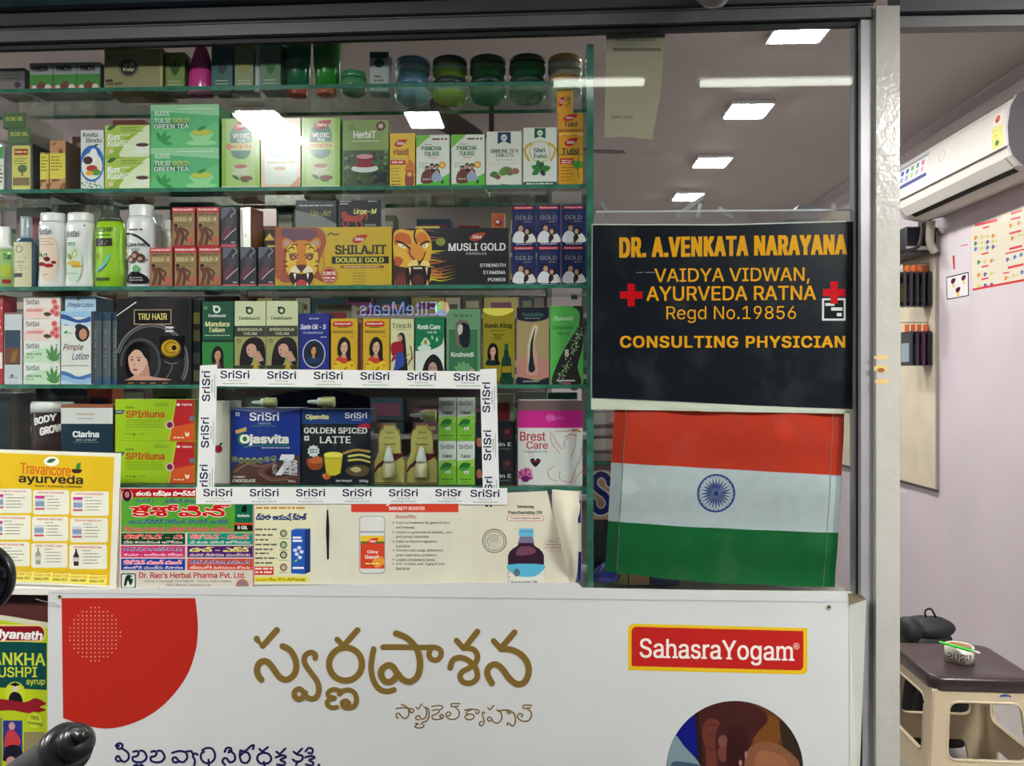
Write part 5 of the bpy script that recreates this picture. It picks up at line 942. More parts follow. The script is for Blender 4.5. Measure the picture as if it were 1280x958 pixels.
for i, (x0, x1, c) in enumerate(((350, 386, (24, 110, 70)), (388, 424, (40, 140, 40)))):
    xm = (x0 + x1) / 2; R = (P(x1, 100, .1).x - P(x0, 100, .1).x) / 2; cx = P(xm, 100, .1).x
    t = thing('cream_tube', ['dark green tube standing on an orange red cap', 'bright green tube standing on an orange red cap'][i], 'tube', (cx, .1 + R * .6, z1))
    MB().lathe([(R * .68, 0), (R * .72, .002), (R * .7, .02)], cx, .1 + R * .6, z1, 20, 1, .8, (214, 70, 40)).build('cap', t, M['plastic'])
    MB().lathe([(R * .66, 0), (R * .85, .006), (R * .95, .06), (R, .11)], cx, .1 + R * .6, z1 + .021, 20, 1, .6, c).build('body', t, M['gloss'])
def pot(label, x0, x1, zb, col, band, lid, h=.052, Y=.15, group='round cream jars', lab=None):
    xm = (x0 + x1) / 2; X0 = P(x0, 110, Y).x; X1 = P(x1, 110, Y).x; R = (X1 - X0) / 2; cx = (X0 + X1) / 2; cy = Y + R * .6
    t = thing('cream_jar', label, 'jar', (cx, cy, zb), group)
    MB().lathe([(R * .7, 0), (R * .92, h * .1), (R, h * .3), (R, h * .6), (R * .9, h * .7)], cx, cy, zb, 28, 1, 1, col).build('body', t, M['plastic'])
    MB().lathe([(R * 1.005, 0), (R * 1.005, h * .24)], cx, cy, zb + h * .34, 28, 1, 1, band).build('label', t, M['print'])
    MB().lathe([(R * .97, 0), (R * .99, h * .04), (R * .99, h * .24), (R * .93, h * .3)], cx, cy, zb + h * .7, 28, 1, 1, lid).build('lid', t, M['plastic'])
    return zb + h
for i, (x0, x1, c, bd, ld, nm) in enumerate(((492, 536, (120, 170, 190), (170, 200, 206), (90, 130, 160), 'pale blue'), (539, 583, (150, 190, 50), (150, 190, 150), (50, 60, 60), 'lime'), (586, 632, (40, 110, 60), (90, 140, 80), (24, 60, 40), 'dark green'), (636, 682, (40, 116, 64), (60, 130, 70), (26, 66, 44), 'mid green'), (685, 728, (190, 190, 176), (206, 214, 190), (190, 140, 60), 'white and amber'))):
    zt_ = pot(nm + ' round cream jar, lower of its stacked pair on the top shelf', x0, x1, z1, c, bd, ld)
    pot(nm + ' round cream jar, upper of its stacked pair on the top shelf', x0, x1, zt_ + .0005, c, bd, ld)
pot('low green jar right of the bright green tube', 424, 456, z1, (50, 130, 80), (80, 150, 90), (50, 140, 90), Y=.1, group=None)
carton('cream_box', 'narrow white and teal carton left of the blue jars', 462, 58, 486, 108, .1, .04, (170, 180, 176), zb=z1, art=lambda a: (a.rect(462, 58, 486, 66, (40, 90, 80)), a.ell(474, 72, 6, 6, (40, 90, 80)), a.lines(468, 88, 480, 2, 5, 2, (90, 100, 100), 2)))
# ================================================================== SIGNS, FLAG, POSTERS, BANNER
def zq(ox, oy, s, pts): return [(ox + x / s, oy + y / s) for x, y in pts]
def sheet(name, label, cat, quad, Y, col, m, th=.0006, art=None, edge=None, mart=None, nx=1, group=None):
    pts = [P(x, y, Y) for x, y in quad]; n = len(pts)
    c = sum(pts, Vector()) / n
    t = thing(name, label, cat, (c.x, Y, min(p.z for p in pts)), group)
    q = MB(); F = [p + Vector((0, th, 0)) for p in pts]
    q.face(pts, col); q.face(F[::-1], col)
    for i in range(n): q.face([pts[i], F[i], F[(i + 1) % n], pts[(i + 1) % n]], edge or col)
    q.build('backing', t, m)
    if art:
        a = Art(lambda px, py: P(px, py, Y)); art(a); a.build('print', t, mart or m)
    return t
# ---- the doctor's sign, behind the glass
def drsign(a):
    am = (236, 168, 30)
    wt = (214, 218, 204)
    a.poly([(740, 280), (900, 280.5), (1068, 276), (1068, 277.2), (900, 282), (740, 281.5)], wt); a.poly([(739.5, 280), (741, 280), (740, 497), (738.5, 497)], (150, 160, 155)); a.poly([(1066.5, 277), (1068, 277), (1067, 512), (1065.5, 512)], (150, 156, 150))
    a.text('DR. A.VENKATA NARAYANA', 774, 297, 1058.5, 322.5, am, .055, slant=-.014, sp=1.12)
    a.text('VAIDYA VIDWAN,', 818, 336, 1012, 356.5, am, .012, slant=-.008); a.text('AYURVEDA RATNA', 808, 358.5, 1020, 376.5, am, .02, slant=-.006); a.text('Regd No.19856', 833, 383, 995, 404, am, 0, slant=-.003)
    a.text('CONSULTING PHYSICIAN', 775, 420, 1056.5, 435, am, .045, sp=1.08)
    for cx, cy in ((789, 369), (1042.5, 366)):
        a.poly([(cx - 4.5, cy - 14), (cx + 4.5, cy - 14), (cx + 4.5, cy - 4.5), (cx + 14, cy - 4.5), (cx + 14, cy + 4.5), (cx + 4.5, cy + 4.5), (cx + 4.5, cy + 14), (cx - 4.5, cy + 14), (cx - 4.5, cy + 4.5), (cx - 14, cy + 4.5), (cx - 14, cy - 4.5), (cx - 4.5, cy - 4.5)], (206, 20, 30))
        if cx < 900:
            a.rrect(1027.5, 373, 1057, 401, 1, (226, 228, 222)); a.rect(1030, 375.5, 1054.5, 398.5, (24, 28, 34)); a.rect(1031.5, 379, 1043, 382.5, (226, 228, 222)); a.rect(1039, 384.5, 1053, 388.5, (226, 228, 222)); a.rect(1046, 391.5, 1052, 395.5, (226, 228, 222))
    a.rect(795, 340.5, 804, 341.2, (150, 150, 150)); a.rect(807, 340.3, 818, 341, (170, 170, 160))
sheet('doctor_sign', 'black vinyl sign of a consulting physician with yellow lettering behind the glass', 'sign', [(740, 280), (900, 281), (1068, 276), (1067, 512), (950, 507), (739, 497)], .012, (20, 25, 33), M['black_vinyl'], .0012, drsign, mart=M['gloss'])
sheet('paper_strip', 'white paper strip under the black sign, left piece', 'paper', [(739, 497), (876, 504), (876, 514), (739, 512)], .014, (214, 218, 196), M['paper'])
sheet('paper_strip', 'white paper strip under the black sign, right piece', 'paper', [(876, 503.5), (1065, 512.5), (1065, 517.5), (876, 514.5)], .0135, (214, 220, 200), M['paper'])
sheet('hanging_paper', 'tall grey notice paper hanging inside the upper right pane', 'paper', [(758, 36), (832, 34), (826, 115), (815, 175), (785, 171), (755.5, 172)], .02, (170, 164, 140), M['paper'], art=lambda a: (a.rect(766, 60, 826, 64, (120, 114, 96)), a.lines(770, 49, 820, 1, 3, 2.5, (132, 126, 104), 3, 0), a.lines(764, 145, 800, 1, 3, 3, (140, 134, 112), 5)))
# ---- flag in its clear sleeve
def flag():
    Y = .02
    quad = [(768, 512), (1056, 516.5), (1043.5, 734), (756.5, 715)]
    c = P(905, 620, Y)
    t = thing('indian_flag', 'saffron white and green flag with a blue wheel behind the glass', 'flag', (c.x, Y, P(900, 735, Y).z))
    wp = lambda X, Z: .003 * math.sin(X * 17 + Z * 6) + .0022 * math.sin(X * 41 - Z * 15) + .0015 * math.sin(Z * 50)
    def edge_l(v): return (768 - 11.5 * v, 512 + 203 * v)
    def edge_r(v): return (1056 - 12.5 * v, 516.5 + 217.5 * v)
    def row(v, n):
        (x0, y0), (x1, y1) = edge_l(v), edge_r(v); sag = 8 * v * v
        return [(x0 + (x1 - x0) * i / n, y0 + (y1 - y0) * i / n + sag * math.sin(math.pi * i / n) * .6) for i in range(n + 1)]
    bands = [('saffron_band', 0.0, .34, .362, (206, 62, 40)), ('white_band', .34, .69, .70, (196, 206, 208)), ('green_band', .69, 1.0, 1.0, (22, 104, 54))]
    for nm, va, vb, vb2, col in bands:
        q = MB(); n, mm = 40, 10
        def vv(i, j):
            # left and right band boundaries
            la = {0.0: 0.0, .34: .328, .69: .688, 1.0: 1.0}; ra = {0.0: 0.0, .34: .359, .69: .687, 1.0: 1.0}
            u = i / n; a_ = la[va] * (1 - u) + ra[va] * u; b_ = la[vb] * (1 - u) + ra[vb] * u
            return a_ + (b_ - a_) * j / mm
        V = []
        for j in range(mm + 1):
            for i in range(n + 1):
                v = vv(i, j); x, y = row(v, n)[i]; p = P(x, y, Y); p.y += wp(p.x, p.z); V.append(p)
        V += [p + Vector((0, .0006, 0)) for p in V]; N = (n + 1) * (mm + 1); F = []; cols = []
        for j in range(mm):
            for i in range(n):
                a_ = j * (n + 1) + i; F.append([a_, a_ + 1, a_ + n + 2, a_ + n + 1]); F.append([a_ + N, a_ + n + 1 + N, a_ + n + 2 + N, a_ + 1 + N]); 
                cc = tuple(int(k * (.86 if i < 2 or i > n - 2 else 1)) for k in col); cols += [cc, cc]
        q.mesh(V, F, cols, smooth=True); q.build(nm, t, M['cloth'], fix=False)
    a = Art(lambda px, py: P(px, py, Y), wp, lift=.0006)
    bl = (40, 66, 140); cx, cy = 895.3, 617
    a.ring(cx, cy, 23.1, 2.2, bl, 48)
    for k in range(24):
        an = k * math.pi / 12; pts = [(2, 0), (11, .95), (22, 0), (11, -.95)]
        a.poly([(cx + r * math.cos(an) - h * math.sin(an), cy + r * math.sin(an) + h * math.cos(an)) for r, h in pts], bl)
        an += math.pi / 24; a.poly([(cx + 21.2 * math.cos(an + d) * f, cy + 21.2 * math.sin(an + d) * f) for d, f in ((-.05, 1.03), (.05, 1.03), (0, .95))], bl)
    a.poly([(cx + 3.4 * math.cos(k * .6), cy + 3.4 * math.sin(k * .6)) for k in range(10)], bl)
    a.build('blue_wheel', t, M['print'])
    # stitched hems
    q = MB()
    for u in (.055, .958):
        pts = []
        for j in range(24):
            v = j / 23; r_ = row(v, 100); x, y = r_[int(u * 100)]; p = P(x, y, Y); p.y += wp(p.x, p.z) - .0006; pts.append(p)
        q.tube(pts, .0006, 5, (150, 140, 130))
    q.build('hem_stitching', t, M['cloth'])
    q = MB(); V = []; n, mm = 30, 20
    for j in range(mm + 1):
        for i in range(n + 1):
            u, v = i / n, j / mm; p = P(752 + 310 * u, 509 + 4 * u + (209 + 22 * u) * v + 0 * u, Y - .007)
            p.y += .0025 * math.sin(p.x * 23 + p.z * 31) + .0015 * math.sin(p.x * 60 - p.z * 20); V.append(p)
    q.mesh(V, [[j * (n + 1) + i, j * (n + 1) + i + 1, (j + 1) * (n + 1) + i + 1, (j + 1) * (n + 1) + i] for j in range(mm) for i in range(n)], (255, 255, 255), smooth=True)
    q.build('clear_sleeve', t, M['film'])
flag()
# ---- tape strips with the repeated brand print
def tape_h(label, x0, y0, x1, y1, w0, w1, tx, Y, group='printed white tape strips'):
    def art(a):
        for cx in tx:
            f = (cx - x0) / (x1 - x0); y = y0 + (y1 - y0) * f; h = w0 + (w1 - w0) * f; sl = (y1 - y0) / (x1 - x0)
            L0, L1 = max(cx, x0 + 1), min(cx + 36, x1 - 1)
            a.text('SriSri', cx, y + h * .1, cx + 36.5, y + h * .55, (28, 36, 66), .03, slant=sl); a.text('tattva', cx + 10, y + h * .62, cx + 26, y + h * .72, (100, 110, 140), .02, slant=sl, sp=1.2); a.lines(cx + 3, y + h * .8 + .5, cx + 34, 1, 2, 1, (120, 170, 120), 3, 0)
    return sheet('printed_tape', label, 'tape', [(x0, y0), (x1, y1), (x1, y1 + w1), (x0, y0 + w0)], Y, (226, 228, 224), M['gloss'], .0003, art, group=group)
def tape_v(label, x0, y0, x1, y1, wd, ty, Y, mirror=1):
    def art(a):
        for cy in ty:
            f = (cy - y0) / (y1 - y0); x = x0 + (x1 - x0) * f
            a.text('SriSri', x + wd * .12, cy, x + wd * .6, cy + 38, (28, 36, 66), .03, rot='up'); a.text('tattva', x + wd * .66, cy + 11, x + wd * .76, cy + 27, (100, 110, 140), .02, rot='up')
            a.stroke([(x + wd * .86, cy + 4), (x + wd * .86, cy + 34)], .8, (120, 170, 120), False)
    return sheet('printed_tape', label, 'tape', [(x0, y0), (x0 + wd, y0 - 1), (x1 + wd, y1), (x1, y1)], Y, (224, 226, 224), M['gloss'], .0003, art, group='printed white tape strips')
tape_h('white printed tape strip, top side of the taped rectangle', 271, 461, 604, 464.5, 22, 22, [275.5 + 58.3 * i for i in range(6)], -.0035)
tape_v('white printed tape strip, left side of the taped rectangle', 250, 457, 246, 622, 21.5, [464, 522, 581], -.0042)
tape_v('white printed tape strip, right side of the taped rectangle', 600, 462, 604, 632, 20.5, [478, 538, 596], -.0042)
tape_h('white printed tape strip, bottom side of the taped rectangle', 245, 609, 590, 609.5, 21.5, 20.5, [254 + 58 * i for i in range(6)], -.0050)
tape_h('short white tape piece at the lower right corner of the taped rectangle', 577, 610, 634, 610.5, 21, 21, [588], -.0058)
# ---- posters on the pane
def trav(a):
    a.quad((-30, 565), (143, 571.5), (137, 732), (-30, 724), (218, 182, 26), 1, 1)
    sl = .02
    a.ell(64.5, 577, 9.5, 6, (232, 236, 220)); a.leaf(58, 578, 13, -.3, (60, 100, 60), .4); a.text('Travancore', 25.5, 578.5, 88.5, 592.5, (206, 110, 20), .03, slant=.06); a.text('ayurveda', 23.5, 592.5, 104, 606, (40, 34, 30), .04, slant=.03)
    a.shape([(90, 587), (102, 587), (100, 591.5), (92, 591.5)], (60, 30, 24)); a.leaf(95, 586, 10, -.9, (60, 130, 50), .5); a.leaf(95, 586, 7, -.3, (60, 130, 50), .5); a.text('Royal | Authentic | Heritage', 44, 605.3, 103, 609.6, (70, 56, 20), .02, slant=.02)
    cx = [(-10, 39.5), (41.5, 86.5), (89, 136)]; names = [['STHEO FORTE', 'ASPATHI CHOORNAM', 'CHYAVANPRASH'], ['TRIPHALA CHOORNAM', 'GANDHARI HERITHAKI', 'TRISOOPANEER HST'], ['RASNADI KASHAYAM', 'ANU THAILAM', 'DHANWANTARISTAM']]
    for r in range(3):
        for c in range(3):
            x0, x1 = cx[c]; x0 -= r * 1.1; x1 -= r * 1.1; y0 = 611.5 + r * 33.3 + (x0 * .035); y1 = y0 + 30.5
            a.rrect(x0, y0, x1, y1, 3, (226, 226, 206)); a.text(names[r][c], x0 + 5, y0 + 1.5, x1 - 7, y0 + 4.2, (190, 40, 50), .03, slant=.02)
            jx = x0 + 8.5; lid = (190, 50, 140) if r == 0 or c == 0 else (226, 226, 220)
            if r == 2 and c: a.poly([(jx - 3, y1 - 4), (jx - 3.6, y0 + 14), (jx - 1.2, y0 + 9), (jx - 1, y0 + 5), (jx + 1, y0 + 5), (jx + 1.2, y0 + 9), (jx + 3.6, y0 + 14), (jx + 3, y1 - 4)], (150, 150, 146) if c == 1 else (60, 34, 30)); a.rect(jx - 3, y0 + 16, jx + 3, y0 + 21, (200, 196, 190))
            else: a.rect(jx - 6, y0 + 7, jx + 6, y0 + 24.5, (200, 204, 204)); a.rect(jx - 6, y0 + 7, jx + 6, y0 + 10.5, lid); a.rect(jx - 5.6, y0 + 14, jx + 5.6, y0 + 20, (130, 150, 180) if r < 2 else (120, 40, 44)); a.rect(jx - 6, y0 + 22.5, jx + 6, y0 + 24.5, (190, 60, 90))
            a.lines(x0 + 16, y0 + 7, x0 + 26, 1, 2, .9, (110, 110, 110), 3, 0); a.lines(x0 + 19, y0 + 11, x1 - 7, 4, 3.9, .9, (90, 90, 84), r * 3 + c + 1)
            for k in range(4): a.rect(x0 + 17, y0 + 11 + 3.9 * k, x0 + 18, y0 + 12 + 3.9 * k, (90, 90, 84))
    a.quad((0, 712), (134, 719), (133, 731), (0, 726), (240, 226, 100), 1, 1)
    for i in range(5): a.lines(20 + i * 23, 714 + i * 1.0, 40 + i * 23, 1, 2, 1, (190, 120, 60), i + 3, 0); a.text('97500 77%02d' % (11 + 17 * i), 20 + i * 23, 716.5 + i * 1.1, 40 + i * 23, 719.5 + i * 1.1, (190, 90, 30), .03); a.text('04846 %d' % (3417 + i * 77), 20 + i * 23, 721 + i * 1.0, 38 + i * 23, 724.5 + i * 1.0, (60, 50, 20), .04)
sheet('product_poster', 'yellow poster with nine white product panels, lower left of the pane', 'poster', [(-30, 561), (151.5, 567), (145, 735), (-30, 728)], -.0032, (222, 222, 204), M['paper'], art=trav)
def rao(a):
    a.poly([(149.8, 611), (317.3, 611), (317.3, 741.3), (148, 739.5)], (150, 40, 44)); a.poly([(150.6, 612), (316.5, 612), (316.3, 740.3), (149, 738.6)], (206, 200, 186)); a.rect(151.5, 612, 316, 622, (170, 24, 34))
    a.rect(151.5, 622, 316, 666, (84, 156, 50)); a.ring(159, 619.5, 6.6, 1.2, (230, 180, 170)); a.ell(159, 619.5, 6, 7.6, (60, 20, 40)); a.ell(159, 618.5, 3, 4, (190, 110, 110))
    a.text('తలకు లక్షణ హాల్చివ్ - నాడు', 170, 613.5, 268, 620.8, (240, 236, 226), .03); a.text('నంబర్ 1', 170, 623.5, 192, 628, (40, 50, 140), .02); a.text('డాక్టర్ రావు', 205, 623.5, 245, 629, (40, 50, 140), .03)
    for dx, dy in ((-.8, 0), (.8, 0), (0, -.8), (0, .8)): a.text('కేశోవిన్', 163 + dx, 631 + dy, 288 + dx, 646 + dy, (240, 226, 200), .045)
    a.text('కేశోవిన్', 163, 631, 288, 646, (196, 24, 30), .045)
    a.text('ఆయుర్వేదిక్ హెర్బల్ హెయిర్ ఆయిల్', 161, 649, 287, 655, (40, 50, 150), .02); a.text('కేశములు రాలకుండ ఒత్తుగా పెరుగుటకు ఉత్తమం', 155, 657.5, 291, 664.5, (226, 60, 110), .02)
    a.rect(294, 631, 316, 664, (20, 100, 70)); a.rect(293, 655, 316, 664, (30, 26, 28)); a.rect(292, 654, 316, 656.5, (200, 80, 40)); a.text('Keshovin', 297, 643, 312, 646.5, (230, 240, 230), .03); a.text('8 OIL', 297, 657.5, 310, 662, (236, 236, 230), .05); a.shape([(302, 640), (303, 634), (308, 632), (308, 640)], (20, 30, 26))
    cells = [((20, 66, 36), 'కేశోవిన్ - పి', (230, 70, 60), 'మీకు కావలసినంత ఆరోగ్యం'), ((20, 140, 120), 'కేశోవిన్ - ప్లస్', (226, 90, 80), 'మీ తలకు చల్లని ఆరోగ్యము'), ((206, 50, 110), 'కేశోవిన్ హెయిర్ వాష్', (60, 50, 130), 'శాంపూ - జుట్టుకు రక్షణ'), ((80, 34, 110), 'డాన్ - ఎక్స్', (226, 214, 50), 'దురద నివారణ చుండ్రుకు'), ((34, 60, 150), 'కేశోవిన్ డబల్ డబల్', (240, 130, 150), 'తలలోని చుండ్రు నివారణ'), ((206, 70, 50), 'కేశోవిన్ క్యాప్సూల్', (60, 50, 120), 'రక్తములోని మలినములు పోవును')]
    for i, (bg, t1, c1, t2) in enumerate(cells):
        x0 = 151.5 if i % 2 == 0 else 234.3; x1 = 231.5 if i % 2 == 0 else 316; y0 = 666.8 + (i // 2) * 15.9; a.rect(x0, y0, x1, y0 + 14.3, bg)
        for d in (-.5, .5): a.text(t1, x0 + 3 + d, y0 + 1, x1 - 3 + d, y0 + 7.5, (240, 230, 220), .05)
        a.text(t1, x0 + 3, y0 + 1, x1 - 3, y0 + 7.5, c1, .04); a.text(t2, x0 + 3, y0 + 9, x1 - 3, y0 + 12.8, (235, 230, 225), .02)
    a.rrect(151, 717, 170, 736, 2, (20, 70, 50)); a.rrect(152.4, 718.4, 168.6, 734.6, 1.5, (206, 210, 200)); a.shape([(155, 732), (158, 720), (165, 720), (166, 727), (163, 732), (160, 726), (158, 732)], (16, 50, 36)); a.ell(164.5, 722.5, 1.4, 1.4, (206, 210, 200), 8)
    a.text("Dr. Rao's Herbal Pharma Pvt. Ltd.", 174, 715.8, 307, 723, (176, 40, 44), .035); a.text('Plot No. 5, Surampalli, VIJAYAWADA - 521212, Andhra Pradesh,', 181, 725.3, 290, 728.8, (60, 60, 60), .01); a.text('INDIA Website : www.drrao.com', 208, 730, 264, 732.8, (60, 60, 60), .01); a.text('Customer Care : 9989182777', 197.5, 734.5, 275, 739, (40, 40, 40), .02)
    a.ell(303, 731.5, 8, 7.5, (170, 110, 96)); a.ell(303, 731.5, 5, 5, (130, 120, 116)); a.poly([(294, 737), (312, 737), (310, 740), (296, 740)], (160, 70, 60))
sheet('hair_oil_poster', 'crowded green and red hair oil poster with coloured panels', 'poster', [(149, 610), (318, 610), (318, 742.5), (147, 740.5)], -.0036, (200, 190, 176), M['gloss'], art=rao)
def ayush(a):
    a.rect(318, 632, 389, 728, (216, 214, 174)); a.lines(320, 634, 382, 1, 2, 2.4, (190, 130, 60), 3, 0); a.text('ద్వారా ఆయుష్ క్వాత్', 320, 642, 384, 651.5, (28, 50, 110), .04)
    for i, y in enumerate((661, 668, 674, 680, 686, 691, 697, 703)): a.lines(319, y, 346 - (i % 3) * 5, 1, 2, 2, (90, 90, 80), i + 2, 0)
    for i, (y, c) in enumerate(((667, (90, 100, 60)), (681.5, (50, 110, 70)), (694, (70, 70, 70)), (709.5, (120, 70, 70)))): a.ell(354.5, y, 4.6, 4.8, c); a.ell(354.5, y, 3, 3.1, (170, 180, 150), 10); a.lines(349, y + 6, 361, 1, 2, 1, (130, 130, 110), 4, 0)
    a.rect(318, 708.5, 342, 719, (200, 40, 40)); a.lines(319, 710, 341, 2, 4.4, 2.4, (240, 210, 200), 3, .1); a.rect(318, 721.5, 384, 727.5, (226, 210, 40)); a.text('సంపూర్ణ రోగ నిరోధకత', 320, 722.5, 381, 727, (60, 60, 30), .02)
    a.poly([(364, 663), (381, 663), (381, 718), (364, 717)], (30, 84, 170)); a.poly([(381, 663), (388, 661), (388, 715), (381, 718)], (24, 50, 110)); a.poly([(364, 663), (370, 661), (388, 661), (381, 663)], (60, 100, 170)); a.lines(366, 671, 379, 2, 4, 2.6, (226, 230, 240), 5, .1)
    for x, y in ((369, 688), (374, 685), (371, 693), (377, 690), (375, 697)): a.ell(x, y, 2.6, 2.3, (206, 214, 230), 10)
    a.leaf(368, 703, 6, -.7, (120, 190, 90), .4); a.rect(366, 709, 380, 711.5, (226, 230, 240))
sheet('herbal_drink_poster', 'cream leaflet with a blue carton picture and round icons', 'poster', [(317, 626), (412, 626), (410, 731), (317, 731)], -.0030, (214, 214, 190), M['paper'], art=ayush)
def immun(a):
    a.rect(439, 630, 573, 640.5, (206, 62, 40)); a.text('Giloy-Ghanvati', 453, 621, 566, 632.5, (236, 226, 210), .04); a.text('IMMUNITY BOOSTER', 486, 633.5, 531, 638.2, (240, 230, 220), .03)
    a.rrect(449, 645, 481.5, 717.5, 5, (150, 156, 160)); a.rrect(450, 646, 480.5, 716.5, 4.5, (214, 214, 206)); a.rect(449.5, 664, 481, 666.5, (160, 166, 170)); a.rect(450.5, 670, 480.5, 677, (226, 190, 50)); a.rect(450.5, 677, 480.5, 680, (100, 100, 40)); a.rect(450.5, 680, 480.5, 711, (206, 66, 40)); badge(a, 466, 676.5, 7, 3.6, 'Dabur', (200, 50, 40))
    a.text('Giloy', 459, 688, 473, 693, (240, 226, 210), .04); a.text('Ghanvati', 456, 694, 474, 699, (240, 226, 210), .04); a.shape([(466, 701), (478, 696), (480, 705), (470, 710)], (226, 150, 50)); a.lines(457, 704, 474, 1, 2, 1.6, (240, 220, 120), 3, 0)
    a.text('Benefits:', 495, 643.5, 521, 648.5, (176, 90, 80), .02)
    for y, l1 in ((652, 'Used as treatment for general fever'), (658, 'and immunity'), (664, 'Useful in generalised debility, skin'), (669.5, 'and urinary disorders'), (675.5, 'Helps to improve digestive'), (681, 'functions'), (686.5, 'Common cold, cough, asthma and'), (692.5, 'other respiratory problems'), (698, 'Lowers cholesterol levels'), (703.5, 'Anti-Oxidant, anti-Aging & Anti-'), (709, 'Bacterial')):
        a.text(l1, 495, y, 495 + len(l1) * 1.95, y + 4, (90, 88, 80), .01)
        if l1[0] in 'UHCLA' : a.rect(491, y + 1, 492.5, y + 2.5, (90, 88, 80))
sheet('immunity_poster', 'creased white poster with a red band and pill jar picture', 'poster', [(408, 626), (592, 626), (592, 731), (410, 731)], -.0034, (212, 210, 190), M['paper'], art=immun)
q = MB(); V = []
cr_ = sheet('torn_edge_paper', 'thin torn strip with a black slit between two leaflets', 'paper', [(408.5, 638), (410, 637), (411.5, 660), (411, 699), (409, 700), (407.5, 665)], -.0042, (20, 20, 20), M['paper'])
def panc(a):
    a.text('Introducing', 646.5, 631.5, 667, 636.5, (50, 50, 46), .03); a.text('Pancharishta DR', 635.5, 638.5, 678, 643, (50, 50, 46), .04); a.rrect(633.5, 644.5, 680, 651.5, 3, (206, 120, 110)); a.rrect(634.2, 645.2, 679.3, 650.8, 2.6, (216, 212, 194)); a.text('The potent digestive regulator', 638, 646.4, 676, 649.8, (130, 50, 44), .02)
    a.ring(618, 676.5, 14.6, 1, (70, 70, 66)); a.ring(618, 676.5, 12, .7, (90, 90, 84)); a.stroke([(612, 684), (609, 676), (612, 672)], .7, (90, 90, 84))
    for i, x in enumerate((613, 616, 619, 622)): a.stroke([(x, 678), (x + (i - 1.5) * .5, 668 + abs(i - 1.5))], 2, (100, 100, 94), False); a.stroke([(x, 678), (x + (i - 1.5) * .5, 668 + abs(i - 1.5))], 1.1, (214, 212, 194), False)
    a.shape([(612, 678), (624, 678), (626, 674), (627, 679), (622, 687), (615, 687)], (200, 198, 180))
    a.rrect(648.5, 661, 667, 671.5, 2, (100, 176, 206)); a.rect(650, 664, 666, 665, (70, 140, 176)); a.poly([(650, 671), (666, 671), (668, 680), (647, 680)], (120, 110, 140))
    a.poly([(635, 707), (635, 695), (637, 690), (641, 686), (646, 683), (649, 679), (666, 679), (669, 683), (674, 686), (678, 690), (680, 695), (680, 707)], (50, 26, 44)); a.shape([(645, 694), (650, 684), (665, 684), (670, 690), (660, 694)], (110, 66, 84)); a.rect(635, 706, 680, 733, (214, 216, 206)); a.shape([(635.5, 706), (679.5, 706), (676, 716), (666, 721), (650, 721), (639, 716)], (84, 176, 206), 3); a.ell(646, 716, 4, 5, (90, 110, 120)); a.text('Pancharishta DR', 639, 726, 671.5, 730.5, (50, 50, 46), .04); a.lines(634.5, 712, 638, 6, 3, 1.2, (130, 130, 120), 3)
    a.ring(692, 681.5, 12.4, .5, (206, 150, 140), ry=8.4); a.text('Add it as', 686, 675.5, 697, 678, (90, 86, 80), .01); a.text('measuring cup', 681.5, 679.5, 702, 682.5, (170, 80, 70), .02); a.text('for complete dosing', 681.5, 683.5, 702, 686, (120, 90, 80), .01)
sheet('digestive_tonic_poster', 'cream poster with a dark syrup bottle and blue cap', 'poster', [(590, 618), (684, 614), (690, 640), (712, 700), (721, 735), (590, 733)], -.0038, (212, 208, 186), M['paper'], art=panc)
# curled away right edge of that poster (its own piece of paper, bending towards the viewer)
t = thing('curled_paper_flap', 'curled loose upper right edge of the cream syrup poster', 'paper', (P(704, 700).x, -.02, P(704, 735).z))
q = MB(); V = []; n = 14
for j in range(n + 1):
    v = j / n; y = 614 + 121 * v; xl = 684 + (6 if v < .2 else 6 + 24 * (v - .2)) + 4 * v; wd = 38 * (1 - v) ** .55 * (1 if v > .12 else .9)
    for i in range(9):
        u = i / 8; x = xl + wd * (u if v < .25 else u * .92); p = P(x, y + (-2 + 3 * u) * (1 - v), -.0045); p.y -= .03 * math.sin(math.pi * u) * math.sin(math.pi * min(1, v * 1.1)) ; V.append(p)
q.mesh(V, [[j * 9 + i, j * 9 + i + 1, (j + 1) * 9 + i + 1, (j + 1) * 9 + i] for j in range(n) for i in range(8)], (204, 200, 178), smooth=True); q.build('flap', t, M['paper'], fix=False)
sheet('blue_tape_strip', 'narrow blue and white strip stuck left of the glass divider', 'tape', [(722, 626), (726, 626), (727, 727), (722, 727)], -.0030, (206, 206, 190), M['gloss'], .0003, lambda a: (a.rect(722.3, 626, 726, 654, (34, 44, 110)), a.rect(722.3, 690, 726.6, 727, (34, 44, 110))))

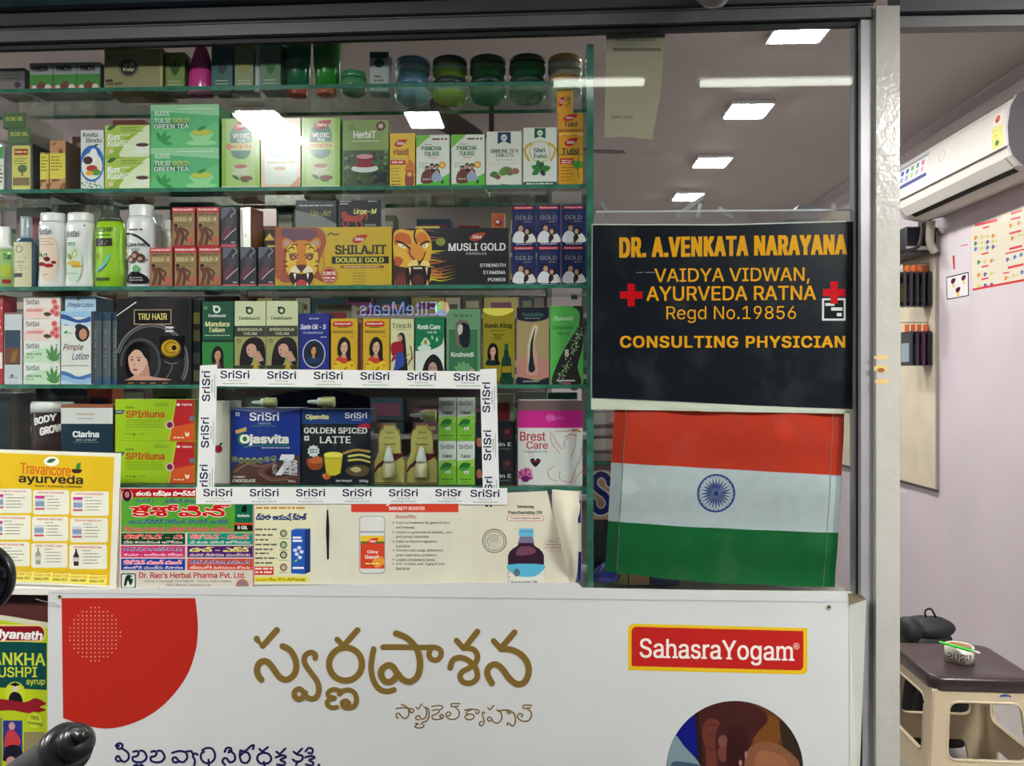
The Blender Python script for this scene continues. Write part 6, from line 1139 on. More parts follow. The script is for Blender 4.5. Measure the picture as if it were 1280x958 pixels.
# ---- big banner in front of the sill
GOLD = (124, 100, 46)
def telugu_title(a, dx=0, dy=0, c=GOLD, k=0.0):
    Z1 = lambda p: [(x + dx, y + dy) for x, y in zq(300, 770, 6.4, p)]; Z2 = lambda p: [(x + dx, y + dy) for x, y in zq(450, 770, 5.565, p)]
    W = 7.9 + k
    a.stroke(Z1([(135, 185), (183, 240), (295, 115)]), W, c, False)
    a.stroke(Z1([(342, 243), (400, 275), (440, 340), (452, 410), (430, 475), (375, 512), (318, 490), (270, 425), (232, 378), (195, 362), (155, 380), (137, 430), (148, 480), (172, 510)]), W, c)
    a.stroke(Z1([(604, 338), (600, 308), (567, 293), (528, 312), (514, 355), (530, 400), (580, 470), (618, 525), (632, 590), (615, 645), (575, 665), (530, 645), (505, 605), (474, 585), (440, 605), (440, 645), (472, 667), (510, 645), (524, 615)]), W * .88, c)
    a.stroke(Z1([(778, 190), (815, 228)]), W * .9, c, False); a.stroke(Z1([(940, 115), (852, 215)]), W * .95, c, False); a.ring(300 + 845 / 6.4 + dx, 770 + 387 / 6.4 + dy, 132 / 6.4, W, c, 40)
    a.stroke(Z1([(800, 600), (745, 590), (706, 615), (712, 645), (755, 658)]), W * .78, c); a.stroke(Z1([(755, 662), (712, 672), (698, 705), (730, 735), (775, 732)]), W * .78, c); a.stroke(Z1([(795, 625), (825, 600), (880, 595), (922, 625), (932, 680), (910, 725), (860, 737), (825, 720), (822, 690), (850, 680), (872, 700), (858, 716)]), W * .78, c)
    a.stroke(Z1([(1070, 265), (1056, 340), (1050, 430), (1072, 525), (1115, 585), (1175, 605), (1232, 592)]), W * .88, c)
    a.stroke(Z2([(160, 217), (280, 217), (420, 220), (520, 220), (560, 240), (562, 280), (535, 308), (495, 300), (480, 268), (490, 238)]), W * .86, c)
    a.stroke(Z2([(252, 122), (315, 148), (370, 195), (405, 255), (418, 340), (400, 420), (350, 458), (300, 443), (258, 395), (230, 355), (195, 343), (155, 370), (147, 412), (175, 455), (220, 455), (255, 420)]), W, c)
    a.stroke(Z2([(672, 172), (722, 228)]), W * .9, c, False); a.stroke(Z2([(816, 110), (735, 215)]), W * .95, c, False)
    a.stroke(Z2([(728, 225), (785, 232), (815, 270), (808, 320), (765, 360), (712, 390), (696, 425), (720, 462), (770, 468), (810, 440), (815, 395), (792, 345), (745, 305), (690, 290), (645, 310), (627, 362)]), W * .9, c)
    a.stroke(Z2([(930, 175), (985, 235)]), W * .9, c, False); a.stroke(Z2([(1075, 115), (992, 212)]), W * .95, c, False)
    a.stroke(Z2([(980, 230), (1050, 236), (1120, 270), (1165, 330), (1172, 400), (1140, 465), (1085, 472), (1035, 430), (990, 370), (945, 338), (900, 355), (886, 405), (918, 470)]), W, c)
def telugu_small(a):
    S = lambda p, w=1.75: a.stroke(zq(480, 870, 6.4, p), w, GOLD)
    S([(97, 103), (160, 96), (212, 104), (238, 112), (232, 132), (212, 132), (208, 114)]); S([(138, 70), (175, 84), (198, 118), (195, 160), (168, 182), (140, 166), (120, 142), (102, 146), (98, 166), (114, 180)])
    S([(256, 92), (274, 108)]); S([(274, 108), (303, 66)]); S([(318, 88), (335, 100), (342, 140), (328, 178), (300, 186), (280, 160), (258, 168), (258, 188), (282, 192)]); S([(340, 95), (358, 112), (360, 165), (340, 202), (312, 212), (295, 230)]); S([(252, 218), (275, 226), (262, 232), (248, 248), (275, 257), (312, 250), (318, 232)])
    S([(382, 86), (420, 80), (462, 82), (468, 100), (446, 112)]); S([(386, 118), (430, 112), (442, 128), (412, 150)]); S([(412, 150), (386, 160), (392, 186), (430, 190), (468, 180), (474, 158), (458, 150), (446, 166), (462, 176)])
    S([(606, 64), (545, 64), (538, 76), (545, 88), (594, 84)]); S([(574, 96), (600, 125), (598, 162), (570, 186), (530, 188), (500, 170), (497, 145), (514, 130), (532, 140), (526, 160), (510, 160)])
    S([(646, 116), (690, 108), (740, 112), (760, 122), (756, 140), (738, 142), (734, 126)]); S([(700, 112), (664, 128), (664, 146), (712, 150), (718, 176), (690, 192), (656, 184), (650, 162), (670, 156)]); S([(806, 140), (796, 130), (786, 146), (796, 180), (800, 215), (782, 240), (764, 232), (768, 212), (784, 206)])
    S([(830, 96), (848, 114)]); S([(848, 114), (878, 78)]); S([(905, 112), (938, 140), (940, 188), (910, 218), (876, 208), (858, 178), (838, 172), (828, 188), (842, 204), (862, 192)]); S([(910, 124), (960, 114), (1006, 118), (1012, 136), (994, 142), (990, 124)]); S([(1004, 120), (1040, 140), (1052, 185), (1046, 225), (1026, 242), (1008, 224), (990, 218), (986, 236)])
    S([(1182, 78), (1122, 76), (1112, 90), (1120, 102), (1172, 98)]); S([(1150, 108), (1178, 135), (1174, 178), (1142, 204), (1100, 200), (1072, 178), (1072, 152), (1092, 142), (1108, 154), (1100, 172)])
def telugu_blue(a):
    c = (24, 22, 74); S = lambda p, w=2.9: a.stroke(zq(130, 920, 4.571, p), w, c)
    S([(68, 56), (85, 44), (104, 50), (104, 68), (84, 76), (72, 64), (86, 58)]); S([(104, 74), (136, 96), (142, 128), (118, 150), (98, 138), (82, 116), (68, 130), (78, 146), (100, 144)])
    for x in (0, 103): S([(168 + x, 92), (188 + x, 88), (198 + x, 102), (186 + x, 118), (166 + x, 122), (166 + x, 142), (190 + x, 152), (225 + x, 148), (244 + x, 122), (228 + x, 90), (206 + x, 86)])
    S([(172, 172), (188, 166), (198, 176), (214, 166), (228, 178)])
    S([(390, 98), (430, 88), (466, 96), (476, 124), (456, 150), (430, 146), (410, 124), (392, 132), (400, 152), (424, 150)]); S([(466, 92), (496, 88), (506, 100)]); S([(536, 108), (520, 102), (508, 116), (520, 140), (516, 168)])
    S([(562, 84), (582, 72), (612, 72), (630, 92), (634, 126), (614, 152), (580, 156), (556, 134), (556, 104), (572, 92)]); S([(598, 138), (600, 172)])
    S([(690, 92), (700, 72), (722, 70), (728, 86), (712, 96)]); S([(716, 84), (744, 106), (748, 138), (720, 152), (702, 130), (684, 132), (678, 150), (692, 166)])
    S([(780, 84), (776, 116), (788, 150), (818, 154), (834, 128), (824, 100), (800, 96), (782, 112)]); S([(780, 84), (806, 88), (836, 62), (856, 54), (852, 76)])
    S([(888, 76), (904, 92)]); S([(904, 92), (936, 66)]); S([(906, 96), (940, 104), (956, 132), (938, 156), (896, 158), (876, 134), (884, 108), (904, 100)]); S([(914, 150), (920, 174)])
    S([(986, 92), (1004, 106)]); S([(1004, 106), (1036, 74)]); S([(982, 124), (1020, 112), (1040, 122), (1008, 138), (1034, 152), (1026, 168), (990, 164)])
    S([(1084, 92), (1100, 106)]); S([(1100, 106), (1132, 74)]); S([(1104, 108), (1134, 116), (1130, 140), (1102, 150), (1080, 136)]); S([(1106, 146), (1098, 168)])
    S([(1152, 90), (1170, 70), (1192, 78), (1188, 100), (1168, 98)]); S([(1150, 124), (1186, 116), (1204, 126), (1172, 140), (1196, 154), (1188, 170), (1154, 164)]); a.ell(130 + 1228 / 4.571, 920 + 168 / 4.571, 2, 2, c, 10)
def banner(a):
    a.poly([(77, 748), (244, 748)] + [(244 + (3.5 if k < 3 else 3.5 - (k - 3) * .0) * math.sin(k / 6 * math.pi * .5) , 748 + 40 * k / 6) for k in range(1, 7)] + smooth_pts([(247.5, 788), (245, 812), (236, 840), (220, 865), (198, 887), (170, 903), (137, 911), (106, 907), (79, 898)], 5), (180, 38, 24))
    V = []; F = []
    for i in range(14):
        for j in range(14):
            x, y = 87.5 + i * 5.25, 759.8 + j * 5.12
            if (x - 118) ** 2 / 32.8 ** 2 + (y - 793) ** 2 / 34.5 ** 2 <= 1.0:
                o = len(V); V += [(x + 1.05 * math.cos(k * math.pi / 3), y + 1.05 * math.sin(k * math.pi / 3)) for k in range(6)]; F.append(list(range(o, o + 6)))
    a.add(V, F, (226, 150, 136))
    for dx, dy in ((-.0, 0),): telugu_title(a, dx, dy, (206, 200, 186), 1.2)
    telugu_title(a); telugu_small(a); telugu_blue(a)
    y_ = (226, 186, 30)
    def slab(x0, y0, x1, y1, sk, rr, c):   # rounded at top-left and bottom-right
        P_ = [(x0 + rr, y0), (x1, y0 + sk), (x1, y1 + sk - rr)] + [(x1 - rr + rr * math.cos(t), y1 + sk - rr + rr * math.sin(t)) for t in (.4, .8, 1.2)] + [(x1 - rr, y1 + sk), (x0, y1), (x0, y0 + rr)] + [(x0 + rr - rr * math.cos(t), y0 + rr - rr * math.sin(t)) for t in (.4, .8, 1.2)]
        a.poly(P_, c)
    slab(785, 780, 1009, 838, 5.5, 7, y_); slab(789.5, 783.8, 1004.2, 833, 5.4, 6, (186, 34, 30))
    a.text('SahasraYogam', 799.5, 798, 991, 829, (240, 232, 222), .012, slant=.022, serif=True)
    a.ring(995.5, 808, 3.6, .6, (240, 220, 210)); a.text('R', 993.8, 806, 997.2, 810.2, (240, 220, 210), .03)
    # round picture: a dark hand above a baby's head
    cx, cy, R = 918.5, 962, 85.5
    def clipc(pts, c):  # keep a polygon inside the disc and above the frame's bottom margin
        out = []
        for x, y in smooth_pts(pts, 5, True):
            d = math.hypot(x - cx, y - cy)
            if d > R - .4: x, y = cx + (x - cx) * (R - .4) / d, cy + (y - cy) * (R - .4) / d
            out.append((x, y))
        a.poly(out, c)
    a.ell(cx, cy, R, R, (38, 24, 26), 72)
    clipc([(940, 880), (985, 895), (1005, 930), (1004, 990), (930, 990), (930, 930)], (92, 56, 26)); clipc([(944, 905), (968, 895), (976, 920), (962, 940), (944, 935)], (116, 70, 28)); clipc([(975, 900), (1004, 930), (1004, 990), (985, 960)], (50, 36, 26))
    clipc([(842, 918), (858, 900), (868, 896), (872, 958), (874, 1000), (835, 1000), (836, 930)], (12, 22, 120)); clipc([(832, 935), (842, 918), (856, 934), (876, 958), (890, 1000), (834, 1010)], (122, 146, 152)); clipc([(838, 957), (855, 953), (880, 962), (880, 1000), (838, 1000)], (60, 84, 100))
    clipc([(876, 884), (900, 878), (930, 878), (950, 886), (960, 900), (948, 915), (938, 935), (936, 1000), (875, 1000), (878, 950), (874, 905)], (66, 30, 26))
    clipc([(880, 905), (888, 898), (900, 903), (896, 912), (894, 930), (896, 950), (900, 1000), (886, 1000), (882, 940), (878, 920)], (104, 52, 42))
    for y in (905, 918, 935): a.stroke([(883, y), (890, y + 2), (895, y + 1)], .9, (60, 26, 24))
    clipc([(898, 924), (904, 919), (909, 924), (908, 934), (900, 934)], (120, 74, 66)); clipc([(897, 938), (904, 934), (909, 940), (906, 952), (899, 950)], (110, 60, 50)); clipc([(912, 912), (930, 910), (934, 940), (930, 1000), (912, 1000), (908, 950)], (56, 22, 22))
    clipc([(936, 936), (955, 927), (975, 932), (992, 945), (1000, 960), (1000, 1010), (934, 1010), (930, 962)], (130, 84, 58)); clipc([(945, 945), (965, 940), (985, 955), (985, 1000), (945, 1000)], (150, 98, 66)); a.ell(932.5, 943.5, 2, 4.5, (160, 110, 110), 12); a.ell(925.5, 954, 2.2, 4, (166, 120, 110), 12)
YBN = -.022
bn = sheet('vinyl_banner', 'large white vinyl banner with gold regional script below the window', 'banner', [(60, 738), (566, 729), (722, 729), (728, 735), (1062, 742), (1073, 758), (1070, 1010), (59, 1010)], YBN, (206, 208, 206), M['flex'], .0012, banner, mart=M['print'])
q = MB()
for x, y in ((74.5, 746.5), (1036, 759.5)):
    c = P(x, y, YBN); ring = []
    for k in range(16): ring.append((.0042, 0))
    V = []; 
    for r, dy in ((.0062, -.0002), (.0058, -.0016), (.0036, -.0016), (.003, -.0004)):
        V += [c + Vector((r * math.cos(k * math.pi / 8), dy, r * math.sin(k * math.pi / 8))) for k in range(16)]
    q.mesh(V, [[i * 16 + k, i * 16 + (k + 1) % 16, (i + 1) * 16 + (k + 1) % 16, (i + 1) * 16 + k] for i in range(3) for k in range(16)], (176, 166, 140), smooth=True)
    q.face([c + Vector((.003 * math.cos(k * math.pi / 8), -.0005, .003 * math.sin(k * math.pi / 8))) for k in range(16)], (40, 36, 30))
q.build('eyelet', bn, M['plastic'])
q = MB()  # welded hem along the top and the folded right corner
q.face([P(62, 741, YBN) + Vector((0, -.0008, 0)), P(1060, 752, YBN) + Vector((0, -.0008, 0)), P(1060, 753.2, YBN) + Vector((0, -.0008, 0)), P(62, 742.2, YBN) + Vector((0, -.0008, 0))], (186, 190, 188)); q.build('hem_seam', bn, M['flex'], fix=False)
q = MB(); a0, a1, a2, a3 = P(1060, 742, YBN - .001), P(1077, 744, -.045), P(1083, 750, -.04), P(1062, 757, YBN - .001)
q.face([a0, a1, a2, a3], (176, 160, 130)); q.face([a3, a2, P(1073, 1010, YBN - .006), P(1062, 1010, YBN - .001)], (214, 216, 206)); q.build('folded_corner', bn, M['flex'], fix=False)
t = thing('tie_wire', 'thin wire tied through the left eyelet of the banner', 'wire', P(60, 750, -.03))
MB().tube([P(44, 749, -.028), P(55, 752, -.032), P(66, 754, -.03), P(76, 759, -.028)], .0007, 6, (150, 146, 140)).build('wire', t, M['plastic'])
# ---- syrup poster on the low wall
def syr(a):
    a.poly([(-30, 770), (60, 786), (60, 1005), (-30, 1005)], (176, 196, 30)); a.poly([(-30, 766), (60, 780), (60, 783), (-30, 769)], (206, 206, 180)); a.poly([(-30, 800), (58.5, 804), (58.5, 863), (-30, 858)], (12, 70, 66))
    a.rrect(-30, 781, 57, 802.5, 9, (226, 206, 120)); a.rrect(-30, 783, 55.5, 801, 8, (130, 20, 34)); a.text('Baidyanath', -30.5, 785, 53.5, 799.5, (236, 232, 226), .05, .12, slant=.05)
    a.text('SHANKHA', -37, 815, 57, 831, (190, 206, 60), .03, slant=.02); a.text('PUSHPI', -12, 834, 46.5, 847, (190, 206, 60), .03); a.text('syrup', 33, 850, 56.5, 858, (190, 206, 60), .02)
    a.ell(19, 867, 13, 14.5, (196, 206, 50)); a.ell(19, 861, 4, 4.6, (206, 196, 176), 14); a.poly([(12, 856), (19, 853), (26, 856), (19, 858.5)], (20, 20, 24)); a.shape([(12, 882), (12, 870), (18, 865), (26, 869), (28, 882)], (20, 22, 26)); a.shape([(-30, 878), (0, 874), (30, 878), (45, 873), (58, 880), (50, 884), (58, 888), (38, 892), (10, 888), (-30, 892)], (140, 26, 36), 5)
    a.ell(43.5, 901, 11.5, 11, (150, 166, 30)); a.ell(43.5, 901, 10.5, 10, (190, 206, 50)); a.text('100%', 38, 894, 49, 899, (60, 70, 20), .03, slant=.2); a.text('Ayurveda', 34.5, 901, 53, 906, (60, 70, 20), .03, slant=.15)
    a.rect(-30, 898, 3, 1000, (120, 130, 70)); a.rect(4, 901, 28, 946, (40, 50, 130)); a.ell(15, 908, 4, 5, (190, 150, 140), 14); a.shape([(6, 934), (8, 918), (14, 912), (22, 918), (26, 928), (20, 934)], (190, 60, 66)); a.shape([(4, 946), (8, 934), (22, 932), (30, 944), (26, 952), (6, 952)], (24, 22, 40)); a.ell(14, 952, 6, 6, (190, 140, 130)); a.rect(30, 915, 56, 1000, (140, 130, 90))
sheet('syrup_poster', 'lime and teal syrup poster left of the white banner', 'poster', [(-30, 764), (62, 779), (62, 1005), (-30, 1005)], -.006, (200, 200, 170), M['gloss'], art=syr)
# ================================================================== RIGHT OF THE DIVIDER, BEHIND THE FLAG
def pxbox(name, label, cat, x0, y0, x1, y1, Y, dep, col, part='body', m=None, art=None, side=None, group=None):
    return carton(name, label, x0, y0, x1, y1, Y, dep, col, side, art=art, cat=cat, part=part, m=m, group=group)
sil = lambda a: (a.shape([(738, 518), (766, 516), (766, 528), (738, 530)], (206, 206, 206)), a.rect(737, 531, 767, 536, (110, 110, 112)), a.shape([(740, 537), (766, 536), (766, 543), (738, 543)], (190, 190, 188)))
ZD = P(750, 577, .09).z
sa = pxbox('foil_pack', 'crumpled silver foil pack left of the flag, lower one', 'packet', 737, 548, 768, 577, .09, .06, (150, 150, 150), m=M['gloss'], art=lambda a: (a.shape([(738, 551), (766, 549), (766, 560), (738, 562)], (200, 200, 198)), a.rect(738, 564, 767, 567, (100, 100, 104))))
pxbox('foil_pack', 'crumpled silver foil pack left of the flag, upper one', 'packet', 737, 514, 768, 546.5, .09, .06, (150, 150, 150), m=M['gloss'], art=sil)
t = pxbox('side_shelf', 'thin green glass ledge under the silver foil packs', 'shelf', 737, 577.5, 800, 582, .085, .09, (60, 120, 100), part='ledge', m=M['edge'])
pxbox('letter_panel', 'pink panel with a large blue letter S left of the flag', 'sign', 737, 587, 772, 650, .10, .01, (206, 150, 124), part='board', art=lambda a: [a.stroke([(762, 605), (759, 597), (751, 593), (744, 598), (743, 607), (749, 614), (757, 620), (761, 629), (757, 638), (749, 640), (743, 635), (741, 627)], w_, c_) for w_, c_ in ((11, (222, 214, 220)), (7.4, (28, 24, 110)))])
pxbox('dark_box', 'dark navy box under the letter panel', 'box', 738, 651, 775, 727, .12, .12, (26, 28, 44))  # plain dark navy box filling the space below the panel
t = thing('blue_wrap_bag', 'crumpled blue clear bag at the bottom left of the flag', 'bag', P(757, 727, .06))
q = MB(); c = P(757, 727, .06)
q.lathe([(.028, 0), (.034, .012), (.026, .028), (.012, .04), (.006, .046)], c.x, c.y, c.z, 14, 1, .5, (50, 60, 150)); q.build('bag', t, M['gloss'])
for i, (x0, x1, y0, c, lab) in enumerate(((768, 785, 706, (150, 150, 70), 'olive striped packet peeping below the flag'), (786, 812, 712, (196, 150, 120), 'tan packet peeping below the flag'), (813, 850, 716, (60, 70, 130), 'navy packet peeping below the flag'))):
    pxbox('packet', lab, 'packet', x0, y0, x1, 732, .075, .04, c)
struct(MB().box(P(737, 740, .06).x, .262, ZW0 - .02, XF0, .275, P(800, 512, .27).z).build('trim_7', m=mat('grey_backboard', (150, 144, 148), .6)))
struct(MB().box(XL, .03, ZW0 - .03, XF0, .30, ZW0 - .004).build('trim_8', m=mat('counter_top', (170, 166, 160), .4)))
# things on top of the backboard, seen above the sign
zb_ = P(800, 275, .16).z
lt = thing('clear_acrylic_ledge', 'clear ledge carrying odds and ends above the black sign', 'shelf', (P(900, 277, .12).x, .12, zb_ - .01))
X0, X1 = P(742, 277, .12).x, P(1066, 277, .12).x
MB().box(X0, .04, zb_ - .008, X1, .20, zb_ - .004).build('ledge', lt, M['clear'])
MB().box(X0, .0385, zb_ - .008, X1, .04, zb_ - .004, (190, 196, 196)).build('ledge_rim', lt, M['plastic'])
r = random.Random(9)
for i, (x, y, L, an, lab) in enumerate(((862, 262, .085, .62, 'long clear plastic strip leaning up above the black sign'), (875, 268, .035, 1.35, 'short upright clear plastic tube above the black sign'), (910, 270, .045, -.6, 'tilted clear plastic strip above the black sign'), (760, 270, .05, -1.0, 'clear plastic sliver above the left end of the sign'), (1000, 272, .05, .1, 'flat clear plastic piece near the white meter'), (1052, 266, .04, 1.5, 'upright clear plastic piece by the window frame'))):
    t = thing('plastic_scrap', lab, 'plastic', (P(x, 272, .12).x, .12, zb_ - .004), 'clear plastic scraps above the sign')
    q = MB(); c = Vector((P(x, 272, .12).x, .12 + .01 * i, zb_ - .004 + abs(math.sin(an)) * L / 2 + .003)); dx, dz = math.cos(an) * L / 2, math.sin(an) * L / 2; nx, nz = -math.sin(an) * .005, math.cos(an) * .005
    q.prism([(c.x - dx - nx, c.z - dz - nz), (c.x + dx - nx, c.z + dz - nz), (c.x + dx + nx, c.z + dz + nz), (c.x - dx + nx, c.z - dz + nz)], 'y', c.y, c.y + .012, (225, 228, 230)); q.build('scrap', t, mat('cloudy_acrylic_%d' % i, (214, 220, 224), .15, trans=.6))
c = P(1008, 275, .14)
t = thing('price_meter', 'small white device with vent slots above the black sign', 'device', (c.x, .14, zb_ - .004))
x0, x1 = P(1000, 270, .14).x, P(1026, 270, .14).x; h = P(1000, 257, .14).z - P(1000, 275, .14).z
MB().prism([(x0 - .03, zb_ - .004), (x1, zb_ - .004), (x1, zb_ - .004 + h), (x0, zb_ - .004 + h)], 'y', .14, .19, (176, 180, 182)).build('case', t, M['plastic'])
q = MB()
for k in range(6): q.box(x0 + .008 + k * .006, .1385, zb_ + h * .3, x0 + .010 + k * .006, .14, zb_ + h * .55, (80, 84, 88))
q.build('vent_slots', t, M['plastic'])
t = thing('tape_roll', 'tan tape roll left of the small white device', 'tape', (P(989, 270, .16).x, .16, zb_ - .004))
q = MB(); q.lathe([(.018, 0), (.018, .024), (.011, .024), (.011, 0)], P(987, 270, .16).x, .17, zb_ - .004, 20, 1, 1, (150, 140, 110)); q.build('roll', t, M['plastic'])

# ================================================================== SHOP INTERIOR BEHIND THE SHELVES
RX0, RX1, RY = -2.75, .05, 1.75
t = thing('storage_rack', 'grey back panel and uprights of the stock rack deeper in the shop', 'rack', ((RX0 + RX1) / 2, RY + .3, 0))
MB().box(RX0, RY + .29, 0, RX1, RY + .30, 2.3, (120, 112, 108)).build('back_panel', t, M['print'])
for x in (RX0, RX1): MB().box(x - .012, RY + .27, 0, x + .012, RY + .289, 2.3, (120, 116, 112)).build('upright', t, M['plastic'])
for s, nm in enumerate(('lowest', 'second', 'third', 'fourth', 'top')):
    z = .55 + (s + 1) * .28; t = thing('rack_board', nm + ' board of the stock rack, seen between the glass shelves', 'shelf', ((RX0 + RX1) / 2, RY + .13, z - .02), 'stock rack boards')
    MB().box(RX0 + .02, RY, z - .02, RX1 - .02, RY + .265, z, (170, 166, 160)).build('board', t, M['plastic'])
    for x in (RX0 + .3, RX1 - .3): MB().box(x - .01, RY + .05, z - .035, x + .01, RY + .265, z - .02, (120, 116, 112)).build('bracket', t, M['plastic'])
pal = [(170, 160, 140), (130, 56, 56), (70, 100, 76), (170, 160, 100), (60, 56, 80), (180, 176, 166), (100, 70, 56), (50, 80, 92), (150, 104, 70), (90, 90, 86), (120, 70, 96), (34, 38, 42), (176, 172, 156), (96, 116, 84)]
r = random.Random(21); protos = []
for i in range(14):
    c = pal[i]; c2 = pal[(i * 5 + 3) % 14]; wd = .07 + .03 * (i % 4); h = .12 + .025 * (i % 5)
    t = thing('stock_carton', 'x', 'box', (0, 0, 0), 'assorted cartons on the rear storage rack')
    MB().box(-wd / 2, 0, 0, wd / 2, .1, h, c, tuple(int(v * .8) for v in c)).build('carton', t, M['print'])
    q = MB(); q.box(-wd * .42, -.0008, h * .5, wd * .42, 0, h * .85, c2); q.box(-wd * .3, -.0008, h * .15, wd * .3, 0, h * .3, pal[(i * 3 + 1) % 14]); q.build('front_print', t, M['print'])
    protos.append((t, wd, h))
cname = ['beige', 'maroon', 'green', 'khaki', 'violet', 'light grey', 'brown', 'steel blue', 'tan', 'dark grey', 'plum', 'near black', 'cream', 'sage']
nths = 'first second third fourth fifth sixth seventh eighth ninth tenth eleventh twelfth thirteenth fourteenth fifteenth sixteenth seventeenth eighteenth nineteenth twentieth twenty-first twenty-second twenty-third twenty-fourth twenty-fifth twenty-sixth twenty-seventh twenty-eighth'.split()
ordn = ['lowest', 'second', 'third', 'fourth', 'top']
first = set()
for s in range(1, 6):
    x = -2.65; nth = 0
    while x < -.02:
        k = r.randrange(14); t, wd, h = protos[k]; nth += 1; lab = '%s stock carton on the %s rack board, %s from its left end' % (cname[k], ordn[s - 1], nths[nth - 1])
        loc = (x + wd / 2, 1.79 + r.random() * .05, .5505 + s * .28)
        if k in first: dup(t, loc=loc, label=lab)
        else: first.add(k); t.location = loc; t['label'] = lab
        x += wd + .006 + (r.random() * .05 if r.random() < .3 else 0)
for k in range(14):
    if k not in first:
        for ch in list(protos[k][0].children): bpy.data.objects.remove(ch)
        bpy.data.objects.remove(protos[k][0])
# back row of stock on the glass shelves themselves (dim backs and sides behind the front rows)
def backrow(z, spans, Y=.165):
    for i, (x0, x1, y0, y1, c, c2, lab) in enumerate(spans):
        carton('stock_box', lab, x0, y0, x1, y1, Y, .055, c, zb=z, art=lambda a, x0=x0, x1=x1, y0=y0, y1=y1, c2=c2: (a.rect(x0 + (x1 - x0) * .15, y0 + (y1 - y0) * .1, x1 - (x1 - x0) * .15, y0 + (y1 - y0) * .4, c2)))
backrow(z2, [(90, 128, 148, 228, (90, 60, 54), (150, 120, 100), 'brown stock box behind the blue oval carton'), (140, 180, 128, 228, (110, 52, 52), (170, 150, 130), 'dull red stock box above the small green cartons'), (288, 322, 128, 226, (120, 110, 100), (90, 60, 60), 'grey stock box peeping over the tea cartons'), (380, 420, 124, 226, (90, 110, 70), (140, 60, 60), 'olive stock box peeping over the third tea carton')])
backrow(z3, [(20, 60, 244, 350, (96, 84, 76), (120, 50, 50), 'brown stock box behind the cream labelled bottle'), (64, 112, 240, 350, (150, 150, 140), (130, 60, 56), 'grey stock box behind the two white shampoo bottles'), (212, 268, 238, 350, (70, 76, 84), (120, 110, 96), 'slate stock box behind the gold and red cartons'), (345, 368, 244, 350, (60, 80, 70), (150, 150, 130), 'green stock box behind the tiger carton')])
backrow(z4, [(40, 100, 362, 476, (110, 80, 60), (190, 170, 140), 'tan stock box behind the soap stack'), (120, 146, 364, 476, (150, 90, 80), (70, 70, 110), 'rose stock box left of the black hair pack'), (255, 300, 366, 476, (80, 70, 60), (150, 130, 90), 'brown stock box behind the dark green oil carton'), (395, 440, 376, 476, (150, 146, 130), (160, 60, 60), 'pale stock box behind the yellow oil cartons')])
backrow(z5, [(108, 140, 488, 600, (170, 90, 60), (60, 60, 90), 'orange stock box behind the navy kit carton'), (190, 240, 486, 600, (160, 150, 130), (40, 90, 60), 'cream stock box behind the lime cartons'), (610, 642, 492, 600, (190, 186, 170), (160, 50, 60), 'cream stock box behind the black vitamin cartons'), (646, 684, 489, 600, (150, 150, 150), (150, 40, 44), 'grey red stock box behind the magenta banded carton'), (685, 722, 490, 600, (40, 80, 80), (190, 200, 200), 'teal stock box behind the magenta banded carton')])
# a person-sized dark blue cloth bundle seen inside the taped rectangle
t = thing('folded_cloth', 'dark navy folded cloth behind the drink cartons', 'cloth', P(400, 600, .20))
q = MB(); V = []; n = 16
x0, x1 = P(330, 500, .2).x, P(462, 500, .2).x; zt_ = P(400, 487, .2).z
for j in range(7):
    for i in range(n + 1):
        u, v = i / n, j / 6; V.append((x0 + (x1 - x0) * u, .205 + .012 * math.sin(u * 19 + v * 3), z5 + (zt_ - z5) * v * (.9 + .1 * math.sin(u * 3.1))))
q.mesh(V, [[j * (n + 1) + i, j * (n + 1) + i + 1, (j + 1) * (n + 1) + i + 1, (j + 1) * (n + 1) + i] for j in range(6) for i in range(n)], (26, 34, 58), smooth=True); q.build('cloth', t, M['cloth'])

# ================================================================== THE RIGHT WALL: air conditioner, board, charts
Yn, Yf = PX(1262, 180, XW - .23).y, PX(1121, 240, XW - .23).y
zt = PX(1246, 131, XW - .215).z; zb2 = zt - .285
t = thing('air_conditioner', 'white split air conditioner on the right wall under the cornice', 'air conditioner', (XW, (Yn + Yf) / 2, zb2))
prof = [(XW - .002, zt), (XW - .15, zt + .004), (XW - .205, zt - .01), (XW - .225, zt - .05), (XW - .235, zt - .12), (XW - .232, zt - .185), (XW - .222, zt - .225), (XW - .19, zt - .262), (XW - .15, zt - .28), (XW - .10, zt - .285), (XW - .002, zt - .26)]
MB().prism(prof, 'y', Yn + .01, Yf - .01, (214, 210, 204), cap=(190, 188, 186)).build('body', t, M['satin'])
fp = [(XW - .15, zt + .008), (XW - .208, zt - .008), (XW - .230, zt - .05), (XW - .240, zt - .12), (XW - .237, zt - .190), (XW - .231, zt - .190), (XW - .234, zt - .12), (XW - .224, zt - .05), (XW - .204, zt - .012), (XW - .15, zt + .003)]
q = MB(); n = len(fp); V = [(x, y, z) for y in (Yn, Yf) for x, z in fp]
q.mesh(V, [[i, i + 1, n + i + 1, n + i] for i in range(4)], (208, 205, 199), smooth=True)
q.mesh(V, [[i, i + 1, n + i + 1, n + i] for i in range(4, n - 1)] + [list(range(n)), [n + i for i in range(n)][::-1]], (206, 204, 198)); q.build('front_panel', t, M['satin'])
cap = [(XW - .002, zt + .012), (XW - .15, zt + .014), (XW - .212, zt - .004), (XW - .236, zt - .05), (XW - .246, zt - .12), (XW - .242, zt - .19), (XW - .228, zt - .232), (XW - .19, zt - .272), (XW - .10, zt - .292), (XW - .002, zt - .262)]
MB().prism(cap, 'y', Yn - .014, Yn - .0, (190, 188, 190), cap=(176, 174, 178)).build('end_cap', t, M['satin'])
